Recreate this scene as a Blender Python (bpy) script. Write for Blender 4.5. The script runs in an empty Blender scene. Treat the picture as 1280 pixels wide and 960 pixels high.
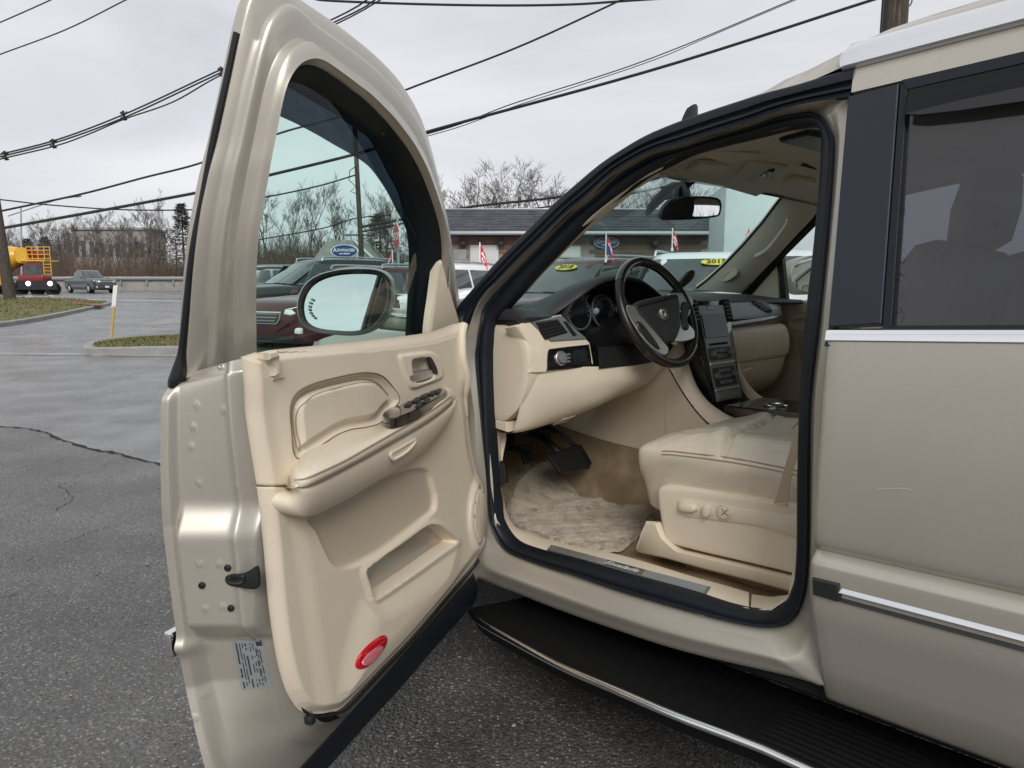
import bpy, bmesh, math, random
import numpy as np
from mathutils import Vector, Matrix
random.seed(7); np.random.seed(7)
SC = bpy.context.scene
COL = SC.collection
# ------------------------------------------------------------------ camera
FPX, HZ, CAMH = 900.0, 358.0, 1.27          # focal length in px of the 1280 frame, horizon row, eye height
PIT = math.atan((480 - HZ) / FPX)
cam_d = bpy.data.cameras.new("camera"); cam = bpy.data.objects.new("camera", cam_d); COL.objects.link(cam)
cam_d.sensor_width = 36; cam_d.lens = 36 * FPX / 1280; cam_d.clip_end = 3000; cam_d.clip_start = 0.02
cam.location = (0, 0, CAMH); cam.rotation_euler = (math.pi / 2 - PIT, 0, 0)
SC.camera = cam
# ------------------------------------------------------------------ sky, sun, exposure
W = bpy.data.worlds.new("World"); SC.world = W; W.use_nodes = True
SUN_EL, SUN_AZ = math.radians(36), math.radians(174)   # high, behind the camera, thin overcast
nt = W.node_tree; nt.nodes.clear()
def N(nt, t, **k):
    n = nt.nodes.new(t)
    for a, b in k.items(): setattr(n, a, b)
    return n
out = N(nt, 'ShaderNodeOutputWorld'); bg = N(nt, 'ShaderNodeBackground'); bg.inputs[1].default_value = 0.083
sky = N(nt, 'ShaderNodeTexSky', sky_type='NISHITA', sun_disc=False, sun_elevation=SUN_EL, sun_rotation=SUN_AZ)
geo = N(nt, 'ShaderNodeTexCoord'); mp = N(nt, 'ShaderNodeMapping'); mp.inputs['Scale'].default_value = (1.2, 1.2, 4.2)
ns = N(nt, 'ShaderNodeTexNoise'); ns.inputs['Scale'].default_value = 1.6; ns.inputs['Detail'].default_value = 5; ns.inputs['Roughness'].default_value = .5
ns.inputs['Distortion'].default_value = .5
rp = N(nt, 'ShaderNodeValToRGB')
rp.color_ramp.elements[0].position = .3; rp.color_ramp.elements[0].color = (5.2, 5.35, 5.75, 1)
rp.color_ramp.elements[1].position = .7; rp.color_ramp.elements[1].color = (7.3, 7.33, 7.5, 1)
mx = N(nt, 'ShaderNodeMix', data_type='RGBA'); mx.inputs[0].default_value = .95
L = nt.links.new
L(geo.outputs['Generated'], mp.inputs['Vector']); L(mp.outputs[0], ns.inputs['Vector']); L(ns.outputs['Fac'], rp.inputs[0])
L(sky.outputs[0], mx.inputs[6]); L(rp.outputs[0], mx.inputs[7]); L(mx.outputs[2], bg.inputs[0]); L(bg.outputs[0], out.inputs[0])
sd = bpy.data.lights.new("sun", 'SUN'); sd.energy = 1.5; sd.angle = math.radians(28); sd.color = (1, .975, .94)
so = bpy.data.objects.new("sun", sd); COL.objects.link(so)
_d = Vector((math.sin(SUN_AZ) * math.cos(SUN_EL), math.cos(SUN_AZ) * math.cos(SUN_EL), math.sin(SUN_EL)))
so.rotation_euler = _d.to_track_quat('Z', 'Y').to_euler(); so.location = (0, 0, 30)
SC.view_settings.view_transform = 'Standard'; SC.view_settings.look = 'None'
SC.view_settings.exposure = 0.55; SC.view_settings.gamma = 1
SC.render.engine = 'CYCLES'
SC.cycles.max_bounces = 10; SC.cycles.transparent_max_bounces = 16; SC.cycles.diffuse_bounces = 6; SC.cycles.glossy_bounces = 4
SC.cycles.caustics_reflective = False; SC.cycles.caustics_refractive = False
SC.cycles.use_denoising = True
# ------------------------------------------------------------------ frames of reference
CAM = np.array([0, 0, CAMH])
def ray(x, y):
    u, v = (x - 640) / FPX, (480 - y) / FPX
    return np.array([u, math.cos(PIT) + v * math.sin(PIT), -math.sin(PIT) + v * math.cos(PIT)])
_f = ray(-200, 412); _f /= np.linalg.norm(_f)
_l = np.cross([0, 0, 1], _f); _l /= np.linalg.norm(_l); _u = np.cross(_f, _l)
RC = np.stack([_f, _l, _u], 1)                       # car axes: x forward, y left, z up; origin on the belt line at the rear door's edge
OC = ray(1033, 420) * 1.45 + CAM
CC = RC.T @ (CAM - OC)
def cray(x, y): return RC.T @ ray(x, y)
def on(p0, n, x, y):
    r = cray(x, y); t = np.dot(np.asarray(p0, float) - CC, n) / np.dot(n, r); return CC + t * r
def S(x, y, yo=0.0): return on((0, yo, 0), (0, 1, 0), x, y)      # on the car plane y=yo
def Z(x, y, z): return on((0, 0, z), (0, 0, 1), x, y)
def X(x, y, xo): return on((xo, 0, 0), (1, 0, 0), x, y)
def SF(x, y, fn):                                                # on a leaning side y=fn(z)
    yo = 0.0
    for _ in range(25):
        P = S(x, y, yo); yo = fn(P[2])
    return P
def march(x, y, fz, t0=.3, t1=6, step=.01):                      # on z=fz(x,y) in car space
    r = cray(x, y); t = t0
    while t < t1:
        P = CC + t * r
        if P[2] < fz(P[0], P[1]): return P
        t += step
    return CC + t1 * r
_h = cray(954, 352); _h[2] = 0; _h /= np.linalg.norm(_h)          # the open door's direction, latch to hinge
HG = np.array([1.10, 0, 0]); DNORM = np.array([-_h[1], _h[0], 0])
DANG = math.atan2(_h[1], _h[0])
def D(x, y, n=0.0):                                              # on the door plane offset n (outward): door-local (x,y,z)
    P = on(HG + DNORM * n, DNORM, x, y); q = P - HG
    return np.array([np.dot(q, _h), n, P[2]])
def DF(x, y, fn):
    n = .05
    for _ in range(25):
        q = D(x, y, n); n = fn(q[2])
    return D(x, y, n)
# ------------------------------------------------------------------ materials
MATS = {}
def mat(name, col=(.5, .5, .5), rough=.5, metal=0, coat=0, spec=.5, noise=None, bump=None, emit=None, sheen=0, coatr=.05):
    m = bpy.data.materials.new(name); m.use_nodes = True; nt = m.node_tree
    b = nt.nodes['Principled BSDF']
    b.inputs['Base Color'].default_value = (*col, 1); b.inputs['Roughness'].default_value = rough
    b.inputs['Metallic'].default_value = metal; b.inputs['Coat Weight'].default_value = coat; b.inputs['Coat Roughness'].default_value = coatr
    b.inputs['Specular IOR Level'].default_value = spec; b.inputs['Sheen Weight'].default_value = sheen
    tc = nt.nodes.new('ShaderNodeTexCoord')
    if noise:                                  # list of (scale, colour b, lo, hi, stretch)
        prev = None
        for (sc, c2, lo, hi, st) in noise:
            mpn = nt.nodes.new('ShaderNodeMapping'); mpn.inputs['Scale'].default_value = st
            nz = nt.nodes.new('ShaderNodeTexNoise'); nz.inputs['Scale'].default_value = sc; nz.inputs['Detail'].default_value = 6; nz.inputs['Roughness'].default_value = .6
            mr = nt.nodes.new('ShaderNodeMapRange'); mr.inputs[1].default_value = lo; mr.inputs[2].default_value = hi
            mixn = nt.nodes.new('ShaderNodeMix'); mixn.data_type = 'RGBA'
            nt.links.new(tc.outputs['Object'], mpn.inputs[0]); nt.links.new(mpn.outputs[0], nz.inputs['Vector'])
            nt.links.new(nz.outputs['Fac'], mr.inputs[0]); nt.links.new(mr.outputs[0], mixn.inputs[0])
            if prev is None: mixn.inputs[6].default_value = (*col, 1)
            else: nt.links.new(prev, mixn.inputs[6])
            mixn.inputs[7].default_value = (*c2, 1); prev = mixn.outputs[2]
        nt.links.new(prev, b.inputs['Base Color'])
    if bump:                                   # (scale, strength, distance)
        nz = nt.nodes.new('ShaderNodeTexNoise'); nz.inputs['Scale'].default_value = bump[0]; nz.inputs['Detail'].default_value = 4
        bn = nt.nodes.new('ShaderNodeBump'); bn.inputs['Strength'].default_value = bump[1]; bn.inputs['Distance'].default_value = bump[2]
        nt.links.new(tc.outputs['Object'], nz.inputs['Vector']); nt.links.new(nz.outputs['Fac'], bn.inputs['Height']); nt.links.new(bn.outputs[0], b.inputs['Normal'])
    if emit: b.inputs['Emission Color'].default_value = (*emit[0], 1); b.inputs['Emission Strength'].default_value = emit[1]
    MATS[name] = m; return m
def glass(name, tint, gloss=1.0, rough=0.0, haze=None):
    m = bpy.data.materials.new(name); m.use_nodes = True; nt = m.node_tree; nt.nodes.clear()
    o = nt.nodes.new('ShaderNodeOutputMaterial'); t = nt.nodes.new('ShaderNodeBsdfTransparent'); g = nt.nodes.new('ShaderNodeBsdfGlossy')
    t.inputs[0].default_value = (*tint, 1); g.inputs['Roughness'].default_value = rough; g.inputs[0].default_value = (gloss, gloss, gloss, 1)
    lw = nt.nodes.new('ShaderNodeLayerWeight'); lw.inputs[0].default_value = .5; pw = nt.nodes.new('ShaderNodeMath'); pw.operation = 'POWER'; pw.inputs[1].default_value = 5
    fr = nt.nodes.new('ShaderNodeMath'); fr.operation = 'MULTIPLY_ADD'; fr.inputs[1].default_value = .92; fr.inputs[2].default_value = .06
    nt.links.new(lw.outputs['Facing'], pw.inputs[0]); nt.links.new(pw.outputs[0], fr.inputs[0])
    mx = nt.nodes.new('ShaderNodeMixShader')
    nt.links.new(fr.outputs[0], mx.inputs[0]); nt.links.new(t.outputs[0], mx.inputs[1]); nt.links.new(g.outputs[0], mx.inputs[2])
    last = mx.outputs[0]
    if haze:                                   # rain spots and dust on the pane: (colour, scale, lo, hi, max)
        tc = nt.nodes.new('ShaderNodeTexCoord'); d = nt.nodes.new('ShaderNodeBsdfDiffuse'); d.inputs[0].default_value = (*haze[0], 1)
        vz = nt.nodes.new('ShaderNodeTexVoronoi'); vz.inputs['Scale'].default_value = haze[1]
        mr = nt.nodes.new('ShaderNodeMapRange'); mr.inputs[1].default_value = haze[2]; mr.inputs[2].default_value = haze[3]; mr.inputs[3].default_value = haze[4]; mr.inputs[4].default_value = haze[5]
        m2 = nt.nodes.new('ShaderNodeMixShader')
        nt.links.new(tc.outputs['Object'], vz.inputs['Vector']); nt.links.new(vz.outputs['Distance'], mr.inputs[0]); nt.links.new(mr.outputs[0], m2.inputs[0])
        nt.links.new(last, m2.inputs[1]); nt.links.new(d.outputs[0], m2.inputs[2]); last = m2.outputs[0]
    nt.links.new(last, o.inputs[0]); MATS[name] = m; return m
one = (1, 1, 1)
def paint(name, col, metal=.55, rough=.36):
    m = mat(name, col, rough, metal, .5, coatr=.13, noise=[(900, tuple(c * 1.22 for c in col), .45, .62, one), (1.3, tuple(c * .97 for c in col), .45, .75, one)])
    return m
paint('champagne', (.455, .42, .362), .5, .36)
mat('cream', (.74, .648, .51), .5, noise=[(3.5, (.705, .61, .47), .5, .75, one), (260, (.685, .595, .465), .5, .8, one)], bump=(420, .35, .0012))
mat('cream_leather', (.70, .625, .50), .38, noise=[(6, (.63, .54, .405), .5, .75, one), (90, (.64, .55, .42), .55, .8, one)], bump=(300, .4, .0015))
mat('seat_leather', (.68, .605, .485), .34, noise=[(7, (.62, .535, .415), .5, .72, one), (28, (.60, .52, .40), .56, .74, (1, 3, 1)), (2.5, (.62, .54, .42), .5, .7, one)], bump=(170, .4, .002))
mat('insert_cloth', (.54, .46, .345), .8, bump=(700, .15, .001))
mat('carpet', (.40, .31, .20), .95, noise=[(9, (.22, .155, .085), .45, .7, one), (260, (.44, .34, .22), .5, .7, one), (3, (.27, .2, .12), .5, .62, one)], bump=(420, .8, .004), spec=.1)
mat('fleece', (.56, .48, .365), .95, noise=[(11, (.33, .245, .155), .47, .66, (1, 3, 1)), (55, (.62, .55, .44), .5, .7, (1, 2.5, 1)), (4, (.43, .35, .25), .48, .66, one)], bump=(160, .9, .01), spec=.1, sheen=.3)
mat('headliner', (.79, .73, .62), .85, bump=(900, .1, .001))
mat('seal_rubber', (.0055, .0085, .013), .5, spec=.35, bump=(300, .05, .001))
mat('seal_dark', (.006, .007, .009), .6)
mat('pillar_black', (.011, .016, .024), .32, coat=.15, spec=.35)
mat('dash_black', (.026, .026, .028), .58, bump=(700, .2, .001))
mat('plastic_black', (.014, .014, .015), .45); mat('tread_black', (.003, .003, .0035), .55, spec=.28)
mat('gloss_black', (.008, .008, .009), .12, coat=.6)
mat('dark_wood', (.018, .0115, .009), .15, coat=.7, noise=[(14, (.008, .006, .0055), .42, .6, (1, 8, 8))])
mat('wheel_leather', (.010, .010, .0105), .36, bump=(500, .15, .001))
mat('chrome', (.82, .83, .84), .09, 1)
mat('satin_silver', (.68, .68, .67), .3, .9)
mat('dash_silver', (.21, .232, .24), .42, .35, coat=.15)
mat('brushed', (.22, .235, .25), .4, .8, noise=[(30, (.28, .3, .32), .4, .6, (1, 40, 40))])
mat('white_part', (.75, .76, .78), .3, coat=.3)
mat('display', (.010, .012, .014), .1)
mat('button_grey', (.16, .165, .17), .45)
mat('red_lens', (.55, .004, .012), .12, coat=.8)
mat('pink_lens', (.62, .18, .22), .2, coat=.6)
mat('label_grey', (.25, .265, .27), .4)
mat('ink', (.03, .03, .035), .6)
mat('mirror_glass', (.9, .93, .93), .015, 1)
mat('belt_web', (.47, .37, .25), .7, bump=(900, .3, .001))
mat('roof_silver', (.72, .73, .75), .2, .55, coat=.3)
mat('thread', (.38, .29, .19), .8)
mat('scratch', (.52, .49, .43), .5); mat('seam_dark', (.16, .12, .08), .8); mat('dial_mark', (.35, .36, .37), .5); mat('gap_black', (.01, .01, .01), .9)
glass('door_glass', (.70, .90, .845), 1, 0, ((.6, .65, .63), 190, .0, .16, .16, 0))
glass('windshield_glass', (.72, .88, .84), .6, 0, ((.5, .58, .55), 150, .0, .22, .22, .03))
glass('visor_acrylic', (.17, .19, .235), .5)
glass('privacy_glass', (.14, .145, .165), 1, .0, ((.15, .15, .165), 60, .0, .25, .22, .13))
glass('clear_glass', (.8, .85, .85), .8)
glass('far_window', (.25, .32, .32), 1)
def trim_cream():                                # cream plastic with the woven lower insert, split by the mesh's own 'cloth' mark
    m = MATS['cream'].copy(); m.name = 'trim_cream'; nt = m.node_tree; b = nt.nodes['Principled BSDF']; src = b.inputs['Base Color'].links[0].from_socket
    a = nt.nodes.new('ShaderNodeAttribute'); a.attribute_name = 'cloth'; x = nt.nodes.new('ShaderNodeMix'); x.data_type = 'RGBA'
    nt.links.new(a.outputs['Fac'], x.inputs[0]); nt.links.new(src, x.inputs[6]); x.inputs[7].default_value = (.56, .48, .365, 1); nt.links.new(x.outputs[2], b.inputs['Base Color']); MATS['trim_cream'] = m
trim_cream()
# ------------------------------------------------------------------ mesh tools
def cr(P, n, closed=False, arc=True):
    P = [np.asarray(p, float) for p in P]
    m = len(P); segs = m if closed else m - 1; out = []
    K = 16
    for i in range(segs):
        if closed: a, b, c, d = P[(i - 1) % m], P[i], P[(i + 1) % m], P[(i + 2) % m]
        else:
            b, c = P[i], P[i + 1]; a = P[i - 1] if i else 2 * b - c; d = P[i + 2] if i + 2 < m else 2 * c - b
        for k in range(K):
            t = k / K
            out.append(.5 * ((2 * b) + (c - a) * t + (2 * a - 5 * b + 4 * c - d) * t * t + (3 * b - a - 3 * c + d) * t ** 3))
    if not closed: out.append(P[-1])
    else: out.append(out[0])
    out = np.array(out)
    if not arc:
        t = np.linspace(0, len(out) - 1, n + (1 if closed else 0))
    else:
        dl = np.linalg.norm(np.diff(out, axis=0), axis=1); L = np.concatenate([[0], np.cumsum(dl)])
        t = np.interp(np.linspace(0, L[-1], n + (1 if closed else 0)), L, np.arange(len(out)))
    if closed: t = t[:-1]
    i = np.clip(t.astype(int), 0, len(out) - 2); f = (t - i)[:, None]
    return out[i] * (1 - f) + out[i + 1] * f
def lin(P, n):                                   # piecewise linear resample by index
    P = np.array(P, float); t = np.linspace(0, len(P) - 1, n); i = np.clip(t.astype(int), 0, len(P) - 2); f = (t - i)[:, None]
    return P[i] * (1 - f) + P[i + 1] * f
def link(name, V, F, m, parent=None, smooth=True, ang=40, loc=None):
    me = bpy.data.meshes.new(name); me.from_pydata([tuple(map(float, v)) for v in V], [], [tuple(map(int, f)) for f in F])
    bm = bmesh.new(); bm.from_mesh(me); bmesh.ops.recalc_face_normals(bm, faces=bm.faces); bm.to_mesh(me); bm.free()
    if smooth:
        me.polygons.foreach_set('use_smooth', [True] * len(me.polygons)); me.set_sharp_from_angle(angle=math.radians(ang))
    if isinstance(m, (list, tuple)):
        for q in m: me.materials.append(MATS[q])
    else: me.materials.append(MATS[m] if isinstance(m, str) else m)
    o = bpy.data.objects.new(name, me); COL.objects.link(o)
    if parent is not None: o.parent = parent
    if loc is not None: o.location = loc
    return o
class MB:                                        # collects shapes into ONE mesh
    def __init__(s): s.V = []; s.F = []
    def add(s, VF, M=None):
        V, Fc = VF; b = len(s.V)
        V = np.asarray(V, float)
        if M is not None: V = V @ np.array(M.to_3x3()).T + np.array(M.translation)
        s.V += [tuple(v) for v in V]; s.F += [tuple(i + b for i in f) for f in Fc]; return s
    def build(s, name, m, parent=None, **k): return link(name, s.V, s.F, m, parent, **k)
def grid(G, cu=False, cv=False):                 # G: array [nu][nv][3]
    G = np.asarray(G, float); a, b = G.shape[:2]; F = []
    for i in range(a if cu else a - 1):
        for j in range(b if cv else b - 1):
            F.append((i * b + j, ((i + 1) % a) * b + j, ((i + 1) % a) * b + (j + 1) % b, i * b + (j + 1) % b))
    return G.reshape(-1, 3), F
def patch(rows, nu=24, nv=24, au=False):         # Catmull-Rom surface through a control net
    R1 = [cr(r, nv, arc=True) for r in rows]
    Cn = [cr([r[j] for r in R1], nu, arc=au) for j in range(nv)]
    return grid(np.array(Cn).transpose(1, 0, 2))
def loft(rings, cap=True, closed=True):
    V, F = grid(np.array(rings), cv=closed); m = len(rings[0])
    if cap: F = F + [tuple(range(m))[::-1], tuple((len(rings) - 1) * m + i for i in range(m))]
    return V, F
def tube(path, r, k=8, closed=False, flat=1.0, up=(0, 0, 1), cap=True):
    P = np.array(path, float); n = len(P); rings = []
    rr = np.broadcast_to(np.asarray(r, float), (n,))
    prev = None
    for i in range(n):
        t = P[(i + 1) % n] - P[i - 1] if closed else P[min(i + 1, n - 1)] - P[max(i - 1, 0)]
        t = t / (np.linalg.norm(t) + 1e-12)
        a = np.array(up, float) if prev is None else prev
        a = a - t * np.dot(a, t)
        if np.linalg.norm(a) < 1e-4: a = np.cross(t, [1, .3, .2])
        a /= np.linalg.norm(a); prev = a; b = np.cross(t, a)
        rings.append([P[i] + rr[i] * (math.cos(q) * a + flat * math.sin(q) * b) for q in np.linspace(0, 2 * math.pi, k, endpoint=False)])
    V, F = grid(np.array(rings), cu=closed, cv=True)
    if cap and not closed: F = F + [tuple(range(k))[::-1], tuple((n - 1) * k + i for i in range(k))]
    return V, F
def strip(path, prof, up=None, closed=False):    # sweep an open/closed 2-D profile (a along side, b along normal) with a fixed normal field
    P = np.array(path, float); n = len(P); rings = []
    for i in range(n):
        t = P[(i + 1) % n] - P[i - 1] if closed else P[min(i + 1, n - 1)] - P[max(i - 1, 0)]
        t /= np.linalg.norm(t); nn = np.array(up[i] if np.ndim(up) == 2 else up, float); nn = nn - t * np.dot(nn, t); nn /= np.linalg.norm(nn); s = np.cross(nn, t)
        rings.append([P[i] + a * s + b * nn for a, b in prof])
    V, F = grid(np.array(rings), cu=closed, cv=True)
    if not closed:
        k = len(prof); F = F + [tuple(range(k))[::-1], tuple((n - 1) * k + i for i in range(k))]
    return V, F
def offset2(P, d):                               # inward offset of a ccw/cw polygon
    P = np.asarray(P, float); n = len(P); A = .5 * np.sum(P[:, 0] * np.roll(P[:, 1], -1) - np.roll(P[:, 0], -1) * P[:, 1])
    e = np.roll(P, -1, 0) - P; e /= (np.linalg.norm(e, axis=1)[:, None] + 1e-12)
    nrm = np.stack([-e[:, 1], e[:, 0]], 1) * (1 if A > 0 else -1)
    m = nrm + np.roll(nrm, 1, 0); L2 = np.sum(m * m, 1)[:, None]
    return P + d * 2 * m / np.maximum(L2, .8)
def slab(P3, nrm, prof, backcap=True):           # outline in 3-D (planar-ish), normal, rings of (inset, height)
    P3 = np.asarray(P3, float); nrm = np.asarray(nrm, float); nrm = nrm / np.linalg.norm(nrm)
    c = P3.mean(0); ex = P3[1] - P3[0]; ex -= nrm * np.dot(ex, nrm)
    if np.linalg.norm(ex) < 1e-6: ex = np.cross(nrm, [0, 0, 1.])
    ex /= np.linalg.norm(ex); ey = np.cross(nrm, ex)
    Q = P3 - c; h0 = Q @ nrm; Q2 = np.stack([Q @ ex, Q @ ey], 1); rings = []
    for ins, h in prof:
        q = offset2(Q2, ins) if ins else Q2
        rings.append(c + q[:, :1] * ex + q[:, 1:] * ey + (h0[:, None] + h) * nrm)
    V, F = grid(np.array(rings), cv=True); m = len(P3)
    F = F + [tuple((len(rings) - 1) * m + i for i in range(m))]
    if backcap: F = F + [tuple(range(m))[::-1]]
    return V, F
def box(c, s, bev=0, seg=2, rot=None):
    bm = bmesh.new(); bmesh.ops.create_cube(bm, size=1)
    for v in bm.verts: v.co = Vector((v.co.x * s[0], v.co.y * s[1], v.co.z * s[2]))
    if bev: bmesh.ops.bevel(bm, geom=list(bm.edges), offset=bev, segments=seg, affect='EDGES', profile=.5)
    if rot is not None: bmesh.ops.rotate(bm, verts=bm.verts, matrix=rot.to_3x3())
    bm.verts.index_update(); V = np.array([v.co[:] for v in bm.verts]) + np.array(c); F = [tuple(v.index for v in f.verts) for f in bm.faces]; bm.free()
    return V, F
def disc(c, ax, prof, k=24, e1=None, sx=1, sy=1):             # lathe: prof list of (radius, height) along ax
    ax = np.array(ax, float); ax /= np.linalg.norm(ax)
    a = np.array(e1 if e1 is not None else ([0, 0, 1] if abs(ax[2]) < .9 else [1, 0, 0]), float); a -= ax * np.dot(a, ax); a /= np.linalg.norm(a); b = np.cross(ax, a)
    rings = [[np.array(c) + h * ax + r * (sx * math.cos(q) * a + sy * math.sin(q) * b) for q in np.linspace(0, 2 * math.pi, k, endpoint=False)] for r, h in prof]
    return loft(rings)
def sdf(P, poly):
    P = np.asarray(P, float); poly = np.asarray(poly, float); d = np.full(len(P), 1e9); s = np.ones(len(P)); n = len(poly)
    for i in range(n):
        a, b = poly[i], poly[i - 1]; e = b - a; w = P - a
        t = np.clip((w @ e) / (e @ e + 1e-12), 0, 1); q = w - t[:, None] * e; d = np.minimum(d, np.sum(q * q, 1))
        c1 = P[:, 1] >= a[1]; c2 = P[:, 1] < b[1]; c3 = e[0] * w[:, 1] > e[1] * w[:, 0]
        fl = (c1 & c2 & c3) | (~c1 & ~c2 & ~c3); s = np.where(fl, -s, s)
    return s * np.sqrt(d)
def sst(x, a, b): t = np.clip((x - a) / (b - a), 0, 1); return t * t * (3 - 2 * t)
def tag(o, label=None, cat=None, group=None, kind=None):
    if label: o['label'] = label
    if cat: o['category'] = cat
    if group: o['group'] = group
    if kind: o['kind'] = kind
    return o
def empty(name, loc=(0, 0, 0), rz=0):
    o = bpy.data.objects.new(name, None); COL.objects.link(o); o.location = loc; o.rotation_euler = (0, 0, rz); o.empty_display_size = .2; return o
def copy_tree(o, parent=None):
    c = o.copy(); COL.objects.link(c)
    if parent is not None: c.parent = parent
    for ch in list(o.children): copy_tree(ch, c)
    return c
def text_mesh(txt, size, depth=.0005, font_align='CENTER', shear=0, bold=0):
    cu = bpy.data.curves.new('t', 'FONT'); cu.body = txt; cu.size = size; cu.extrude = depth; cu.align_x = font_align; cu.align_y = 'CENTER'; cu.shear = shear; cu.offset = bold
    cu.resolution_u = 2
    o = bpy.data.objects.new('t', cu); COL.objects.link(o); dg = bpy.context.evaluated_depsgraph_get(); me = o.evaluated_get(dg).to_mesh()
    V = np.array([v.co[:] for v in me.vertices]) if len(me.vertices) else np.zeros((0, 3)); F = [tuple(p.vertices) for p in me.polygons]
    o.evaluated_get(dg).to_mesh_clear(); bpy.data.objects.remove(o); bpy.data.curves.remove(cu)
    return V, F
def frame_text(VF, c, ex, ey, off=0.001):        # place flat text: baseline along ex, up along ey
    V, F = VF; ex = np.array(ex, float); ex /= np.linalg.norm(ex); ey = np.array(ey, float); ey -= ex * np.dot(ex, ey); ey /= np.linalg.norm(ey); ez = np.cross(ex, ey)
    return np.array(c) + V[:, :1] * ex + V[:, 1:2] * ey + (V[:, 2:3] + off) * ez, F
# ================================================================== the silver-gold SUV
BASE = np.array([0.3, -1.0, -1.17])
car = bpy.data.objects.new('large_suv', None); COL.objects.link(car); car.empty_display_size = .3
car.matrix_world = Matrix.Translation(Vector(OC + RC @ BASE)) @ Matrix([list(r) for r in RC]).to_4x4()
tag(car, 'champagne silver large SUV with its front door wide open and cream leather interior', 'car')
def cp(name, VF, m, parent=None, **k):
    o = link(name, VF[0], VF[1], m, car if parent is None else parent, loc=(tuple(-BASE) if parent is None else None), **k); return o
no = lambda z: .13 - .31 * z if z > 0 else .13 - .31 * z * .6
# ---------------------------------------------------------------- open front door (door-local: x to the hinge, y outward, z up)
A_ = [(231, 473), (243, 320), (258, 230), (272, 173), (288, 100), (302, 35), (316, -8), (342, -32), (374, -2), (413, 25), (446, 50), (477, 77), (503, 107), (527, 150), (545, 210), (562, 294), (573, 368), (577, 405)]
C_ = [(309, 446), (308, 320), (322, 220), (330, 175), (341, 120), (352, 97), (367, 85), (387, 85), (413, 100), (432, 114), (447, 125), (463, 140), (482, 160), (507, 193), (527, 233), (545, 290), (546, 345), (537, 421)]
D_ = [(311, 446), (314, 320), (327, 220), (336, 172), (348, 126), (356, 109), (364, 104), (382, 109), (410, 126), (430, 138), (447, 150), (462, 161), (477, 174), (497, 213), (512, 245), (521, 291), (523, 330), (518, 421)]
nA = lambda z: .13 - .31 * z
A3 = [DF(x, y, nA) for x, y in A_]; C3 = [DF(x, y, lambda z: nA(z) - .05) for x, y in C_]; D3 = [DF(x, y, lambda z: nA(z) - .02) for x, y in D_]
NS = 120
Ar, Cr_, Dr = (cr(q, NS, arc=False) for q in (A3, C3, D3))
PR = [(0, .02), (0, .010), (.0, 0), (.03, -.002), (.2, -.004), (.30, -.005), (.315, -.012), (.34, -.016), (.40, -.017), (.55, -.012), (.68, -.009), (.705, -.012), (.73, -.023), (.76, -.028), (.86, -.029), (.93, -.031), (.98, -.022), (1.0, -.010), (1.0, .02)]
G = np.array([[Ar[i] * (1 - w) + Cr_[i] * w + np.array([0, d, 0]) for w, d in PR] for i in range(NS)])
shell = MB().add(grid(G))
# shut face
LR = [((231, 468), (309, 446)), ((224, 478), (310, 460)), ((210, 489), (312, 474)), ((207, 560), (321, 556)), ((209, 640), (334, 638)), ((215, 700), (341, 700)), ((224, 770), (347, 770)), ((230, 812), (352, 812)),
      ((243, 880), (367, 866)), ((256, 930), (382, 893)), ((272, 980), (402, 908)), ((296, 1040), (440, 893))]
nL = lambda z: .15 + .025 * min(1, max(0, -z / .3)) - .05 * max(0, (-z - .62) / .2)
Lp = cr([np.array(a, float) for a, b in LR], 260, arc=False); Rp = cr([np.array(b, float) for a, b in LR], 260, arc=False)
L3 = np.array([DF(x, y, nL) for x, y in Lp]); R3 = np.array([D(x, y, .016) for x, y in Rp])
NU = 90; G = np.zeros((260, NU, 3)); uu = np.linspace(0, 1, NU)
for j, u in enumerate(uu): G[:, j] = L3 * (1 - u) + R3 * u
PXg = Lp[:, None, :] * (1 - uu)[None, :, None] + Rp[:, None, :] * uu[None, :, None]
px, py = PXg[..., 0], PXg[..., 1]; U = np.broadcast_to(uu, px.shape)
def shut_disp(px, py, U):
    Lx = np.interp(py, Lp[:, 1], Lp[:, 0])
    h = .026 * sst(py, 624, 672) * (1 - sst(py, 772, 799)) * sst(px, Lx + 12, Lx + 24) * (1 - sst(px, 327, 338))
    h += .012 * (1 - sst(U, .07, .15)) * sst(py, 480, 500)
    h += -.008 * sst(U, .80, .93) + .006 * np.exp(-((U - .76) / .05) ** 2)
    h += -.010 * sst(py, 790, 805) * sst(U, .12, .2) * (1 - sst(py, 900, 960))
    h += .010 * np.exp(-((py - 806) / 9) ** 2) * (1 - sst(U, .1, .3))
    h += .004 * np.sin((px - 250) / 18) * sst(py, 850, 930)
    for qx, qy in ((277, 458), (246, 507), (280, 513), (242, 534), (239, 559), (249, 603), (297, 608), (262, 699), (286, 699), (269, 755), (290, 752), (257, 867), (250, 893)):
        r = np.hypot(px - qx, py - qy); h += .0018 * np.exp(-((r - 2.6) / 1.2) ** 2)
    return h
G[..., 0] -= shut_disp(px, py, U)
shell.add(grid(G))
def shutP(x, y, extra=0.0):                      # point on the shut face under a pixel
    i = int(np.argmin(np.abs((Lp[:, 1] + Rp[:, 1]) / 2 - y))); l, r = Lp[i], Rp[i]; u = float(np.clip((x - l[0]) / (r[0] - l[0]), 0, 1))
    P = L3[i] * (1 - u) + R3[i] * u; P[0] -= float(shut_disp(np.array([x]), np.array([y]), np.array([u]))[0]) + extra
    return P
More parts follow.
